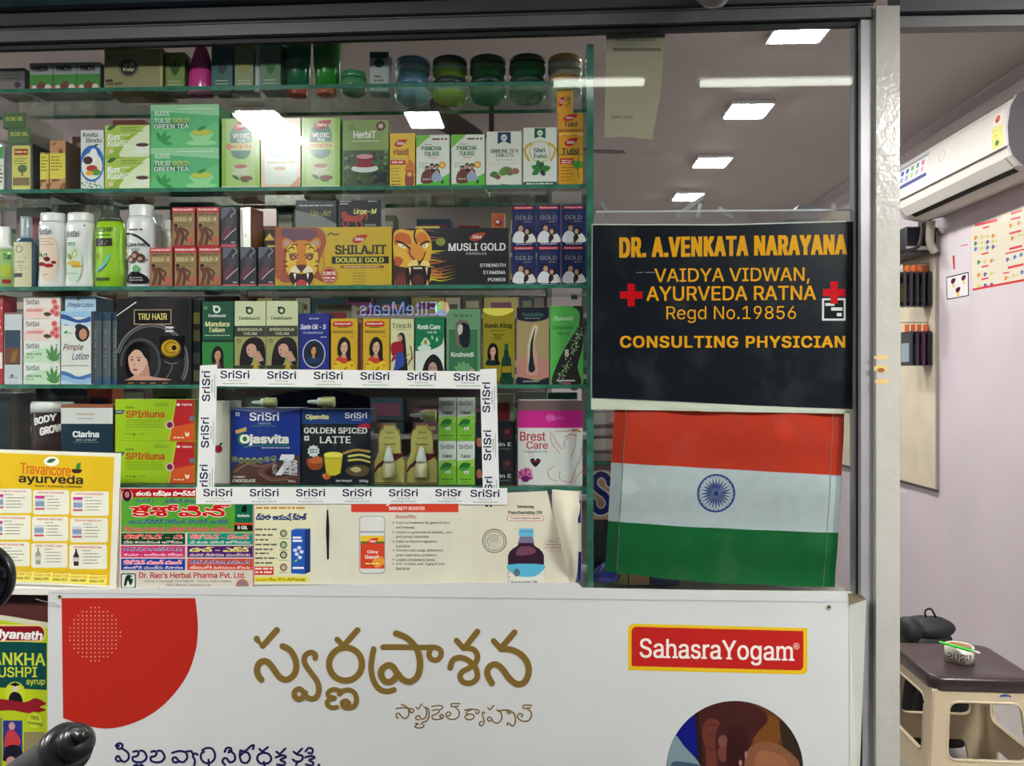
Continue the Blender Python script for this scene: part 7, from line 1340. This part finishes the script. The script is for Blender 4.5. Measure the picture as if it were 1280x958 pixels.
MB().prism(cap, 'y', Yf, Yf + .014, (200, 198, 194)).build('end_cap', t, M['satin'])
q = MB(); q.prism([(XW - .222, zt - .226), (XW - .224, zt - .229), (XW - .192, zt - .266), (XW - .188, zt - .262)], 'y', Yn + .04, Yf - .04, (206, 203, 196)); q.build('air_flap', t, M['satin'])
q = MB(); q.prism([(XW - .186, zt - .2655), (XW - .168, zt - .2755), (XW - .168, zt - .2785), (XW - .187, zt - .2685)], 'y', Yn + .05, Yf - .06, (22, 20, 20)); q.build('air_outlet', t, M['satin'])
q = MB(); q.box(XW - .2405, Yn + .0, zt - .1925, XW - .236, Yf, zt - .1905, (120, 116, 112)); q.build('panel_gap', t, M['satin'])
def on_panel(u, v):                        # u along the unit from the near end, v down the panel, both 0..1
    z = zt - .03 - v * .15
    k = (zt - z)
    pts = [(.008, .208), (.05, .230), (.12, .240), (.19, .237)]
    for (a0, b0), (a1, b1) in zip(pts, pts[1:]):
        if a0 <= k <= a1: x = b0 + (b1 - b0) * (k - a0) / (a1 - a0); break
    return Vector((XW - x - .0008, Yn + u * (Yf - Yn), z))
class PArt(Art):
    def _p(s, x, y): v = on_panel(x, y); v.x -= s.k * 1.2e-4; return v
    def grid(s, x0, y0, x1, y1, c): s.quad((x0, y0), (x1, y0), (x1, y1), (x0, y1), c, 4, 8)
a = PArt(None)
a.grid(.03, .46, .105, 1.0, (206, 206, 110)); a.grid(.035, .08, .105, .42, (226, 214, 200)); a.add([(.075 + .018 * math.cos(k), .26 + .10 * math.sin(k)) for k in [i * .6 for i in range(10)]], [list(range(10))], (190, 90, 70)); a.add([(.068, .3), (.085, .26), (.082, .34)], [[0, 1, 2]], (40, 30, 30))
a.add([(.07 + .014 * math.cos(k), .88 + .07 * math.sin(k)) for k in [i * .6 for i in range(10)]], [list(range(10))], (20, 110, 70)); a.add([(.078, .58), (.072, .58), (.072, .70), (.078, .70)], [[0, 1, 2, 3]], (60, 60, 50))
a.build('energy_label', t, M['satin'])
a = PArt(None)
a.grid(.66, .10, .97, .72, (214, 218, 222)); a.grid(.66, .05, .97, .12, (130, 134, 150)); a.grid(.66, .64, .97, .75, (50, 66, 130))
for i in range(5):
    a.grid(.69 + i * .055, .2, .72 + i * .055, .34, [(206, 110, 130), (110, 130, 150), (120, 160, 60), (60, 90, 160), (50, 80, 160)][i]); a.grid(.69 + i * .055, .4, .72 + i * .055, .56, [(206, 150, 160), (150, 160, 180), (170, 190, 110), (130, 150, 190), (110, 140, 200)][i])
a.build('feature_sticker', t, M['satin'])
a = PArt(None); a.add([(.52 + (.028 if r_ else .023) * math.cos(i * math.pi / 12), .4 + (.17 if r_ else .14) * math.sin(i * math.pi / 12)) for i in range(24) for r_ in (1, 0)], [[2 * i, 2 * ((i + 1) % 24), 2 * ((i + 1) % 24) + 1, 2 * i + 1] for i in range(24)], (180, 178, 172)); a.build('round_mark', t, M['satin'])
# pipe bundle under the unit
t = thing('pipe_bundle', 'cream taped pipes looping under the air conditioner', 'pipe', (XW - .03, Yf - .12, 1.6))
yp = PX(1164, 300, XW - .03).y; zc = PX(1164, 300, XW - .03).z
MB().tube(smooth_pts([(XW - .06, yp - .06, zb2 + .004), (XW - .06, yp - .05, zc + .05), (XW - .05, yp - .03, zc - .02), (XW - .025, yp - .03, zc - .07)], 6), .02, 10, (176, 170, 156)).build('pipe', t, M['plastic'])
MB().tube(smooth_pts([(XW - .09, yp - .04, zb2 - .004), (XW - .10, yp - .03, zc - .02), (XW - .13, yp - .03, zc - .05), (XW - .2, yp - .02, zc - .06)], 6), .009, 8, (50, 48, 50)).build('cable', t, M['plastic'])
# black device
d0, d1 = PX(1160, 290, XW - .06), PX(1112, 290, XW - .06)
t = thing('wall_speaker', 'black device with a pale strip under the air conditioner', 'device', (XW, (d0.y + d1.y) / 2, 1.9))
zz0, zz1 = PX(1140, 318, XW - .1).z, PX(1140, 286, XW - .1).z
MB().box(XW - .16, d0.y + .02, zz0, XW - .002, d0.y + .55, zz1, (26, 28, 36), bev=.008).build('case', t, M['plastic'])
MB().box(XW - .158, d0.y + .0165, zz0 + .012, XW - .05, d0.y + .0195, zz0 + .03, (206, 206, 206)).build('pale_strip', t, M['plastic'])
MB().box(XW - .04, d0.y + .1, zz1, XW - .002, d0.y + .14, zz1 + .06, (40, 40, 44)).build('bracket', t, M['plastic'])
# beige board
b0 = PX(1170, 612, XW - .012); b1y = b0.y + 1.5; zT = PX(1170, 292, XW).z
t = thing('pegboard', 'beige wall board with a dark lower edge right of the post', 'board', (XW, b0.y + .75, b0.z))
MB().box(XW - .012, b0.y, b0.z, XW - .001, b1y, zT, (196, 186, 164)).build('panel', t, mat('beige_laminate', (200, 190, 168), .5, var=.1, vscale=8))
q = MB(); q.box(XW - .018, b0.y - .006, b0.z - .012, XW - .001, b1y, b0.z, (60, 54, 56)); q.build('bottom_edge', t, M['plastic']); MB().box(XW - .016, b0.y - .008, b0.z, XW - .001, b0.y, zT, (150, 142, 136)).build('side_edge', t, M['plastic'])
# cartridges on hooks
def hook(label, y, z, L):
    t = thing('display_hook', label, 'hook', (XW - .012, y, z), 'metal display hooks on the beige board')
    MB().tube([(XW - .012, y, z), (XW - .012 - L, y, z), (XW - .02 - L, y, z + .012)], .0025, 6, (150, 146, 140)).build('rod', t, M['plastic'])
def cartridge(label, y, z, off, h, col, lab, orange=False, tag=True):
    t = thing('ink_cartridge', label, 'cartridge', (XW - .012 - off, y, z - h), 'ink cartridge packs hanging on the hooks')
    x1 = XW - .012 - off; MB().box(x1 - .016, y - .05, z - h, x1, y + .05, z - .035, col, bev=.003).build('body', t, M['gloss'])
    MB().box(x1 - .009, y - .022, z - .036, x1 - .007, y + .022, z + .002, (214, 100, 40) if tag else (206, 200, 190)).build('hang_card', t, M['gloss'])
    MB().box(x1 - .0175, y - .04, z - h + .02, x1 - .016, y + .04, z - h * .45, lab).build('label', t, M['gloss'])
u0 = PX(1163, 335, XW - .03); hy = u0.y + .06; zU = PX(1163, 330, XW - .03).z; hL = PX(1163, 405, XW - .03).z
hook('upper metal hook on the beige board', hy, zU + .012, .26); hook('lower metal hook on the beige board', hy, hL + .012, .22)
ups = [((40, 40, 46), (60, 60, 66), 'black ink pack nearest the wall on the upper hook'), ((44, 44, 50), (70, 70, 76), 'black ink pack second from the wall on the upper hook'), ((36, 36, 42), (56, 58, 62), 'black ink pack third from the wall on the upper hook'), ((50, 50, 56), (80, 80, 84), 'dark grey ink pack fourth from the wall on the upper hook'), ((60, 62, 66), (200, 200, 60), 'grey ink pack with a yellow mark on the upper hook'), ((30, 30, 36), (50, 52, 60), 'black ink pack behind the orange one on the upper hook'), ((226, 120, 50), (240, 150, 80), 'orange ink pack on the upper hook'), ((40, 40, 46), (150, 50, 60), 'black and red ink pack outermost on the upper hook')]
for i, (c, l, lab) in enumerate(ups): cartridge(lab, hy, zU, .005 + i * .031, .21, c, l, tag=i not in (4, 6))
for i, (c, l, lab) in enumerate((((34, 34, 40), (50, 50, 56), 'black ink pack nearest the wall on the lower hook'), ((70, 34, 66), (110, 40, 80), 'magenta marked ink pack on the lower hook'), ((44, 44, 50), (70, 70, 76), 'black ink pack in the middle of the lower hook'), ((56, 58, 64), (130, 150, 160), 'grey ink pack outermost on the lower hook'))): cartridge(lab, hy, hL, .005 + i * .031, .21, c, l)
# paper charts on the wall
class WArt(Art):
    def _p(s, x, y): v = PX(x, y, XW); v.x -= .0012 + s.k * 1e-4; return v
def wallsheet(name, label, cat, quad, col, art):
    pts = [PX(x, y, XW) for x, y in quad]; c = sum(pts, Vector()) / len(pts); t = thing(name, label, cat, (XW, c.y, min(p.z for p in pts)))
    q = MB(); F = [p - Vector((.0008, 0, 0)) for p in pts]; q.face(F, col); q.face(pts, col)
    for i in range(len(pts)): j = (i + 1) % len(pts); q.face([pts[i], F[i], F[j], pts[j]], col)
    q.build('sheet', t, M['gloss']); a = WArt(None); art(a); a.build('print', t, M['gloss']); return t
def chart(a):
    R_ = (206, 70, 80)
    for x0, y0, x1, y1, h in ((1219, 280, 1247, 273.5, 3.4), (1229, 284.5, 1237, 282, 2), (1264, 266, 1278, 261.5, 3), (1264, 273, 1276, 270.5, 2.4), (1262, 291, 1277, 287, 2.6), (1262, 310, 1278, 306, 3), (1257, 316.5, 1282, 310.5, 1.8), (1260, 333.5, 1280, 329, 3), (1227, 317, 1236, 315, 2), (1227, 333, 1236, 331, 2), (1227, 348.5, 1236, 346.5, 2), (1254, 341, 1262, 339.5, 1.8)):
        a.poly([(x0, y0), (x1, y1), (x1, y1 + h), (x0, y0 + h)], R_)
    r = random.Random(3); cs = [(90, 120, 180), (206, 130, 60), (80, 130, 90), (110, 90, 150), (200, 190, 120)]
    for x, y in [(x, y) for y in (293, 300, 307) for x in (1218, 1226, 1233, 1240)] + [(x, y) for y in (324, 340, 354) for x in (1222, 1230, 1238)] + [(1262, 283), (1272, 281), (1264, 299), (1273, 296), (1258, 325), (1267, 323), (1275, 321), (1256, 348), (1266, 346), (1276, 343)]:
        y -= (x - 1240) * .12; a.poly([(x, y), (x + 3, y - 1), (x + 4, y + 2), (x + 1, y + 5), (x, y + 4)], r.choice(cs)); a.rect(x + 5, y, x + 6, y + 3, (170, 180, 170))
    a.poly([(1216, 361), (1300, 345), (1300, 348), (1216, 363.5)], (196, 50, 64))
wallsheet('wall_chart', 'cream chart with red headings, cut by the right frame edge', 'chart', [(1214, 284), (1300, 248), (1300, 349), (1216, 364)], (212, 206, 186), chart)
def cal(a):
    a.poly([(1191, 320), (1193.5, 319), (1194, 336.5), (1192, 337)], (196, 40, 60)); a.poly([(1201, 307), (1210, 305), (1210, 306.5), (1201, 308.2)], (206, 100, 110))
    a.poly([(1183, 346.5), (1211, 340), (1211.5, 370), (1184, 375)], (40, 40, 44)); a.poly([(1184, 347.7), (1210, 341.6), (1210.4, 369), (1185, 373.6)], (222, 220, 222))
    for x, y in ((1189, 349), (1202, 345), (1195, 360)): a.shape([(x, y + 2), (x + 3, y - 1), (x + 6, y), (x + 4, y + 5), (x + 1, y + 6)], (90, 30, 50)); a.ell(x + 3, y + 8, 1.6, 2.6, (226, 190, 70), 10)
wallsheet('wall_notice', 'small white notice with a red figure one and a framed picture', 'notice', [(1181, 302), (1213, 294), (1213.5, 382), (1182.5, 388)], (206, 200, 204), cal)
wallsheet('wall_sticker', 'tiny white sticker below the beige board', 'sticker', [(1121, 611), (1133, 613), (1133, 617), (1121, 615)], (220, 218, 220), lambda a: a.poly([(1122, 612), (1125, 612.6), (1124, 615)], (40, 40, 50)))

# ================================================================== STOOL, TAPE, PEN, BAG
SZ = .46
c4 = [PZ(1165, 846, SZ), PZ(1130, 803, SZ), PZ(1246, 806, SZ)]
ex = (c4[2] - c4[1]); ey = (c4[1] - c4[0]); ang = math.atan2(ex.y, ex.x)
HW, HD = ex.length / 2, ey.length / 2
ctr = (c4[0] + c4[2]) / 2; S_ = max(.155, (HW + HD) / 2)
ctr = c4[0] + Vector((math.cos(ang), math.sin(ang), 0)) * S_ + Vector((-math.sin(ang), math.cos(ang), 0)) * S_
stool = thing('plastic_stool', 'beige plastic stool with a dark brown seat beside the post', 'stool', (ctr.x, ctr.y, 0), rotz=ang)
def curve_plate(outer, holes, th):
    cu = bpy.data.curves.new('p', 'CURVE'); cu.dimensions = '2D'; cu.fill_mode = 'BOTH'; cu.extrude = th / 2; cu.bevel_depth = .002; cu.bevel_resolution = 1
    for pts in [outer] + holes:
        sp = cu.splines.new('POLY'); sp.points.add(len(pts) - 1)
        for i, (x, y) in enumerate(pts): sp.points[i].co = (x, y, 0, 1)
        sp.use_cyclic_u = True
    o = bpy.data.objects.new('p', cu); me = bpy.data.meshes.new_from_object(o); V = [v.co.copy() for v in me.vertices]; F = [list(p.vertices) for p in me.polygons]
    bpy.data.objects.remove(o); bpy.data.curves.remove(cu); bpy.data.meshes.remove(me); return V, F
def rpoly(pts, r):
    out = []; n = len(pts)
    for i in range(n):
        p = Vector(pts[i]); a = (Vector(pts[i - 1]) - p).normalized(); b = (Vector(pts[(i + 1) % n]) - p).normalized()
        for k in range(5):
            t = k / 4; out.append(tuple((p + a * r * (1 - t) ** 2 + b * r * t ** 2)))
    return out
def local_mesh(name, V, F, parent, m, col, smooth=False):
    me = bpy.data.meshes.new(name); me.from_pydata([tuple(v) for v in V], [], F); ca = me.color_attributes.new('Col', 'FLOAT_COLOR', 'CORNER'); n = sum(len(f) for f in F)
    ca.data.foreach_set('color', list(lin(col)) * n)
    if smooth: me.polygons.foreach_set('use_smooth', [True] * len(F))
    bm = bmesh.new(); bm.from_mesh(me); bmesh.ops.remove_doubles(bm, verts=bm.verts[:], dist=1e-6); bmesh.ops.recalc_face_normals(bm, faces=bm.faces[:]); bm.to_mesh(me); bm.free()
    return link(name, me, parent, m)
BEI = (206, 190, 158)
topw, botw, Hh = S_ * .93, S_ * 1.18, SZ - .035
wat = lambda z: topw + (botw - topw) * (1 - z / Hh)
outer = rpoly([(-wat(0), 0), (-wat(0) + .055, 0), (-wat(.13) + .07, .13), (wat(.13) - .07, .13), (wat(0) - .055, 0), (wat(0), 0), (wat(Hh), Hh), (-wat(Hh), Hh)], .02)
win = rpoly([(-wat(.21) + .045, .215), (wat(.21) - .045, .215), (wat(.40) - .042, .385), (-wat(.40) + .042, .385)], .03)
V0, F0 = curve_plate(outer, [win], .008)
lean = math.atan2(botw - topw, Hh)
panel_me = None
for k in range(4):
    rot = Matrix.Rotation(k * math.pi / 2, 4, 'Z')
    V = [rot @ Vector((v.x, -(topw + (botw - topw) * (1 - v.y / Hh)) + v.z, v.y)) for v in V0]
    local_mesh('side_panel', V, F0, stool, M['plastic'], BEI)
    rim = [rot @ Vector((x, -(topw + (botw - topw) * (1 - z / Hh)) - .004, z)) for x, z in win]
    q = MB(); q.tube(rim + [rim[0]], .0045, 6, BEI, caps=False); local_mesh('window_rim', q.v, q.f, stool, M['plastic'], (216, 200, 170), True)
    # corner leg column
    V = []; n = 6; 
    for z, w_ in ((0, botw), (Hh, topw)):
        for i in range(n + 1):
            a = math.pi + i * (math.pi / 2) / n; V.append(rot @ Vector((-w_ + .03 + .034 * math.cos(a), -w_ + .03 + .034 * math.sin(a), z)))
    V2 = [v + (rot @ Vector((.008, .008, 0))) for v in V]; N = len(V)
    F = [[i, i + 1, n + 2 + i, n + 1 + i] for i in range(n)]; F += [[N + a for a in f][::-1] for f in F]; F += [[0, n + 1, N + n + 1, N], [n, N + n, N + 2 * n + 1, 2 * n + 1]]
    local_mesh('leg', V + V2, F, stool, M['plastic'], BEI, True)
def seat_ring(s, r, z, n=7):
    out = []
    for cx, cy, a0 in ((1, 1, 0), (-1, 1, 90), (-1, -1, 180), (1, -1, 270)):
        for k in range(n + 1):
            a = math.radians(a0 + 90 * k / n); out.append(Vector((cx * (s - r) + r * math.cos(a), cy * (s - r) + r * math.sin(a), z)))
    return out
# slightly bowed seat edge
def bow(vs, s):
    o = []
    for v in vs:
        bx = 1 + .035 * (1 - min(1, abs(v.y) / s) ** 2); by = 1 + .035 * (1 - min(1, abs(v.x) / s) ** 2); o.append(Vector((v.x * bx, v.y * by, v.z)))
    return o
rings = [(S_ * .96, .03, SZ - .045), (S_ * 1.0, .035, SZ - .04), (S_ * 1.01, .035, SZ - .012), (S_ * .985, .035, SZ - .002), (S_ * .93, .035, SZ), (S_ * .88, .035, SZ - .003), (S_ * .3, .03, SZ - .004)]
V = []; nn = 32
for s_, r_, z_ in rings: V += bow(seat_ring(s_, r_, z_), s_)
F = [[i * nn + j, i * nn + (j + 1) % nn, (i + 1) * nn + (j + 1) % nn, (i + 1) * nn + j] for i in range(len(rings) - 1) for j in range(nn)] + [list(range(nn))[::-1], [(len(rings) - 1) * nn + j for j in range(nn)]]
local_mesh('seat', V, F, stool, M['plastic'], (58, 46, 46), True)
q = MB(); q.lathe([(.018, 0), (.018, .002)], 0, 0, 0, 20, 1, .55, (60, 76, 140))
badge_v = [Vector((v[0] + S_ * .38, -topw - .006 - v[2], SZ - .058 + v[1])) for v in q.v]
local_mesh('maker_badge', badge_v, q.f, stool, M['gloss'], (60, 76, 140))
g, f = text_geo('nil')[:2]; local_mesh('badge_print', [Vector((S_ * .38 - .01 + u * .02, -topw - .0085, SZ - .0625 + v * .009)) for u, v in g], f, stool, M['gloss'], (220, 220, 230))
# printed tape roll, upside down print
c = PZ(1199, 826, SZ - .002); R = .042
t = thing('packing_tape_roll', 'white printed tape roll lying on the stool seat', 'tape', (c.x, c.y, SZ - .003)); rollroot = t
ht = .05
MB().lathe([(R, 0), (R, ht), (R * .86, ht), (R * .86, 0)], c.x, c.y, SZ - .003, 32, 1, 1, (214, 210, 196)).build('tape_winding', t, M['gloss'])
MB().lathe([(R * .86, .001), (R * .86, ht - .001), (R * .8, ht - .001), (R * .8, .001)], c.x, c.y, SZ - .003, 32, 1, 1, (150, 116, 76)).build('cardboard_core', t, M['print'])
g, f = text_geo('SriSri')[:2]; q = MB(); view = math.atan2(-DIST - c.y, -c.x)
q.mesh([Vector((c.x + (R + .0006) * math.cos(view + (.5 - (1 - u)) * 1.7), c.y + (R + .0006) * math.sin(view + (.5 - (1 - u)) * 1.7), SZ - .003 + ht * .16 + (1 - v) * ht * .5)) for u, v in g], f, (28, 30, 50)); q.build('tape_print', t, M['gloss'], fix=False)
p0, p1 = PZ(1174, 803, SZ + ht + .006), PZ(1225, 817, SZ + ht + .006)
t = thing('green_pen', 'bright green pen laid across the tape roll on the stool', 'pen', p0); dd = (p1 - p0)
MB().tube([p0, p0 + dd * .04, p0 + dd * .82], [.003, .0042, .0044], 10, (60, 210, 70)).build('barrel', t, M['plastic'])
MB().tube([p0 + dd * .82, p0 + dd * .94, p1], [.0046, .004, .002], 10, (220, 226, 220)).build('cap', t, M['plastic'])
MB().tube([p0 + dd * .7 + Vector((0, 0, .006)), p0 + dd * .9 + Vector((0, 0, .006))], .0012, 6, (40, 170, 60)).build('clip', t, M['plastic'])
# black backpack behind the stool
bc = PZ(1165, 800, .52); bx, by = 1.53, ctr.y + .36
bx = P(1158, 800, by).x
t = thing('black_backpack', 'black padded backpack on the floor behind the stool', 'bag', (bx, by, 0))
def blob(name, cx, cy, cz, rx, ry, rz, col, pw=2.6, seed=1):
    q = MB(); V = []; n, mm = 22, 12; r = random.Random(seed); ph = [r.random() * 6 for _ in range(4)]
    for j in range(mm + 1):
        th = math.pi * j / mm
        for i in range(n):
            a = 2 * math.pi * i / n; sg = lambda v: math.copysign(abs(v) ** (2 / pw), v)
            k = 1 + .04 * math.sin(3 * a + ph[0]) + .03 * math.sin(5 * th + ph[1] + a)
            V.append((cx + rx * k * sg(math.sin(th)) * sg(math.cos(a)), cy + ry * k * sg(math.sin(th)) * sg(math.sin(a)), cz + rz * k * sg(math.cos(th))))
    q.mesh(V, [[j * n + i, j * n + (i + 1) % n, (j + 1) * n + (i + 1) % n, (j + 1) * n + i] for j in range(mm) for i in range(n)], col, smooth=True)
    return q.build(name, t, mat('black_nylon_' + name, col, .6, bump=.5, bscale=120, bdist=.001))
blob('bag_body', bx - .01, by, .235, .12, .08, .235, (16, 17, 21)); blob('top_flap', bx + .0, by - .02, .455, .085, .06, .04, (22, 24, 29), 2.2, 4); blob('shoulder_strap', bx - .085, by - .05, .455, .04, .05, .045, (20, 22, 26), 2.2, 7); blob('front_pocket', bx + .02, by - .07, .17, .11, .035, .13, (14, 15, 18), 2.8, 9)
hc = P(1158, 790, by); MB().tube(smooth_pts([(hc.x - .012, by - .03, .48), (hc.x - .02, by - .03, .515), (hc.x, by - .03, .525), (hc.x + .016, by - .03, .50), (hc.x + .022, by - .03, .475)], 5), .0035, 8, (24, 24, 28)).build('grab_loop', t, M['cloth'])
t = thing('floor_crate', 'dark maroon crate on the floor beside the post', 'crate', (P(1120, 950, .2).x, .35, 0)); xx = P(1125, 950, .25).x
q = MB(); q.box(xx - .12, .2, 0, xx + .03, .5, .22, (70, 30, 34)); q.build('crate', t, M['plastic'])
MB().box(xx - .125, .195, .2, xx + .035, .505, .225, (84, 40, 44)).build('rim', t, M['plastic'])

# ================================================================== MOTORBIKE PARTS IN FRONT (street side)
YM = -.85
t = thing('motorbike_mirror', 'round black motorbike mirror at the left frame edge', 'mirror', P(-25, 720, YM))
c = P(-25, 722, YM); R = .044
def disc(prof, name, col, m):
    q = MB(); q.lathe(prof, 0, 0, 0, 36, 1, 1, col); q.v = [(c.x + v[0], c.y - v[2] * .95, c.z + v[1] * 1.0) for v in q.v]; return q.build(name, t, m)
disc([(R * .3, -.03), (R * .7, -.022), (R * .97, -.004), (R, 0), (R, .006), (R * .93, .009), (R * .91, .006)], 'housing', (26, 26, 30), M['plastic'])
disc([(R * .90, .004), (R * .9, .0065)], 'mirror_glass', (60, 64, 66), mat('dim_mirror', (84, 88, 90), .12, metal=.9))
MB().tube(smooth_pts([c + Vector((-.01, .02, -.02)), c + Vector((-.06, .03, -.10)), c + Vector((-.09, .03, -.2)), c + Vector((-.08, .03, -.26))], 6), .006, 10, (30, 30, 32)).build('stem', t, M['plastic'])
t = thing('motorbike_handlebar', 'black rubber handlebar grip rising into the lower left corner', 'handlebar', P(40, 958, YM))
g0, g1 = P(10, 985, YM + .03), P(98, 926, YM - .04); dv = (g1 - g0)
prof = []; pts = []; rr = []
for k in range(31): u = k / 30; pts.append(g0 + dv * u * .8); rr.append(.0235 + (.0012 if k % 2 else 0))
MB().tube(pts, rr, 20, (44, 44, 44)).build('grip', t, mat('worn_rubber', (50, 50, 48), .5, var=.3))
MB().tube([g0 + dv * .78, g0 + dv * .80, g0 + dv * .86, g0 + dv * .88], [.024, .029, .029, .022], 24, (38, 38, 38)).build('flange', t, M['plastic'])
MB().tube([g0 + dv * .88, g0 + dv * .92, g0 + dv * 1.0, g0 + dv * 1.03], [.012, .020, .020, .012], 20, (30, 30, 32)).build('bar_end', t, M['plastic'])
l0_ = P(92, 918, YM - .04); MB().tube(smooth_pts([P(20, 965, YM), P(60, 935, YM - .02), l0_, P(104, 922, YM - .05)], 5), [.006] * 16 if False else .007, 10, (34, 34, 36)).build('brake_lever', t, M['plastic'])
MB().tube([g0 - dv * 2.6, g0], .011, 12, (90, 90, 92)).build('bar', t, M['plastic'])
# small domed camera under the dark fascia
c = P(890, 6, -.10)
t = thing('dome_camera', 'small glossy dome fixture at the top of the dark beam', 'camera', (c.x, -.10, c.z))
q = MB(); q.lathe([(.002, -.036), (.022, -.030), (.038, -.014), (.044, .006), (.044, .016)], c.x, -.125, c.z + .018, 28, 1, 1, (150, 146, 144)); q.build('dome', t, mat('smoked_dome', (110, 106, 106), .1, spec=.9, coat=.8)); MB().lathe([(.05, 0), (.05, .012), (.03, .016)], c.x, -.125, c.z + .034, 24, 1, 1, (60, 60, 64)).build('collar', t, M['plastic'])
MB().box(c.x - .02, -.12, c.z + .03, c.x + .02, -.06, c.z + .09, (50, 50, 54)).build('mount', t, M['plastic'])
# ceiling fan whose blade tip shows behind the hanging paper
c = PZ(700, 190, 2.36)
t = thing('ceiling_fan', 'dark ceiling fan behind the hanging paper notice', 'fan', (c.x - .05, c.y, 2.36)); fx, fy = c.x - .30, c.y
MB().lathe([(.05, 0), (.09, .02), (.09, .07), (.03, .09), (.012, .1), (.012, .25)], fx, fy, 2.34, 24, 1, 1, (70, 66, 66)).build('motor', t, M['plastic'])
for k, an in enumerate((.12, .12 + 2.094, .12 + 4.189)):
    ca, sa = math.cos(an), math.sin(an); q = MB()
    pr = [(.08, -.025), (.2, -.055), (.58, -.065), (.60, 0), (.58, .065), (.2, .055), (.08, .025)]
    lo = [Vector((fx + u * ca - v * sa, fy + u * sa + v * ca, 2.375 + v * .2)) for u, v in pr]; hi = [p + Vector((0, 0, .004)) for p in lo]; n = len(lo)
    q.mesh(lo + hi, [list(range(n))[::-1], [n + i for i in range(n)]] + [[i, (i + 1) % n, n + (i + 1) % n, n + i] for i in range(n)], (60, 54, 54)); q.build('blade', t, M['plastic'])
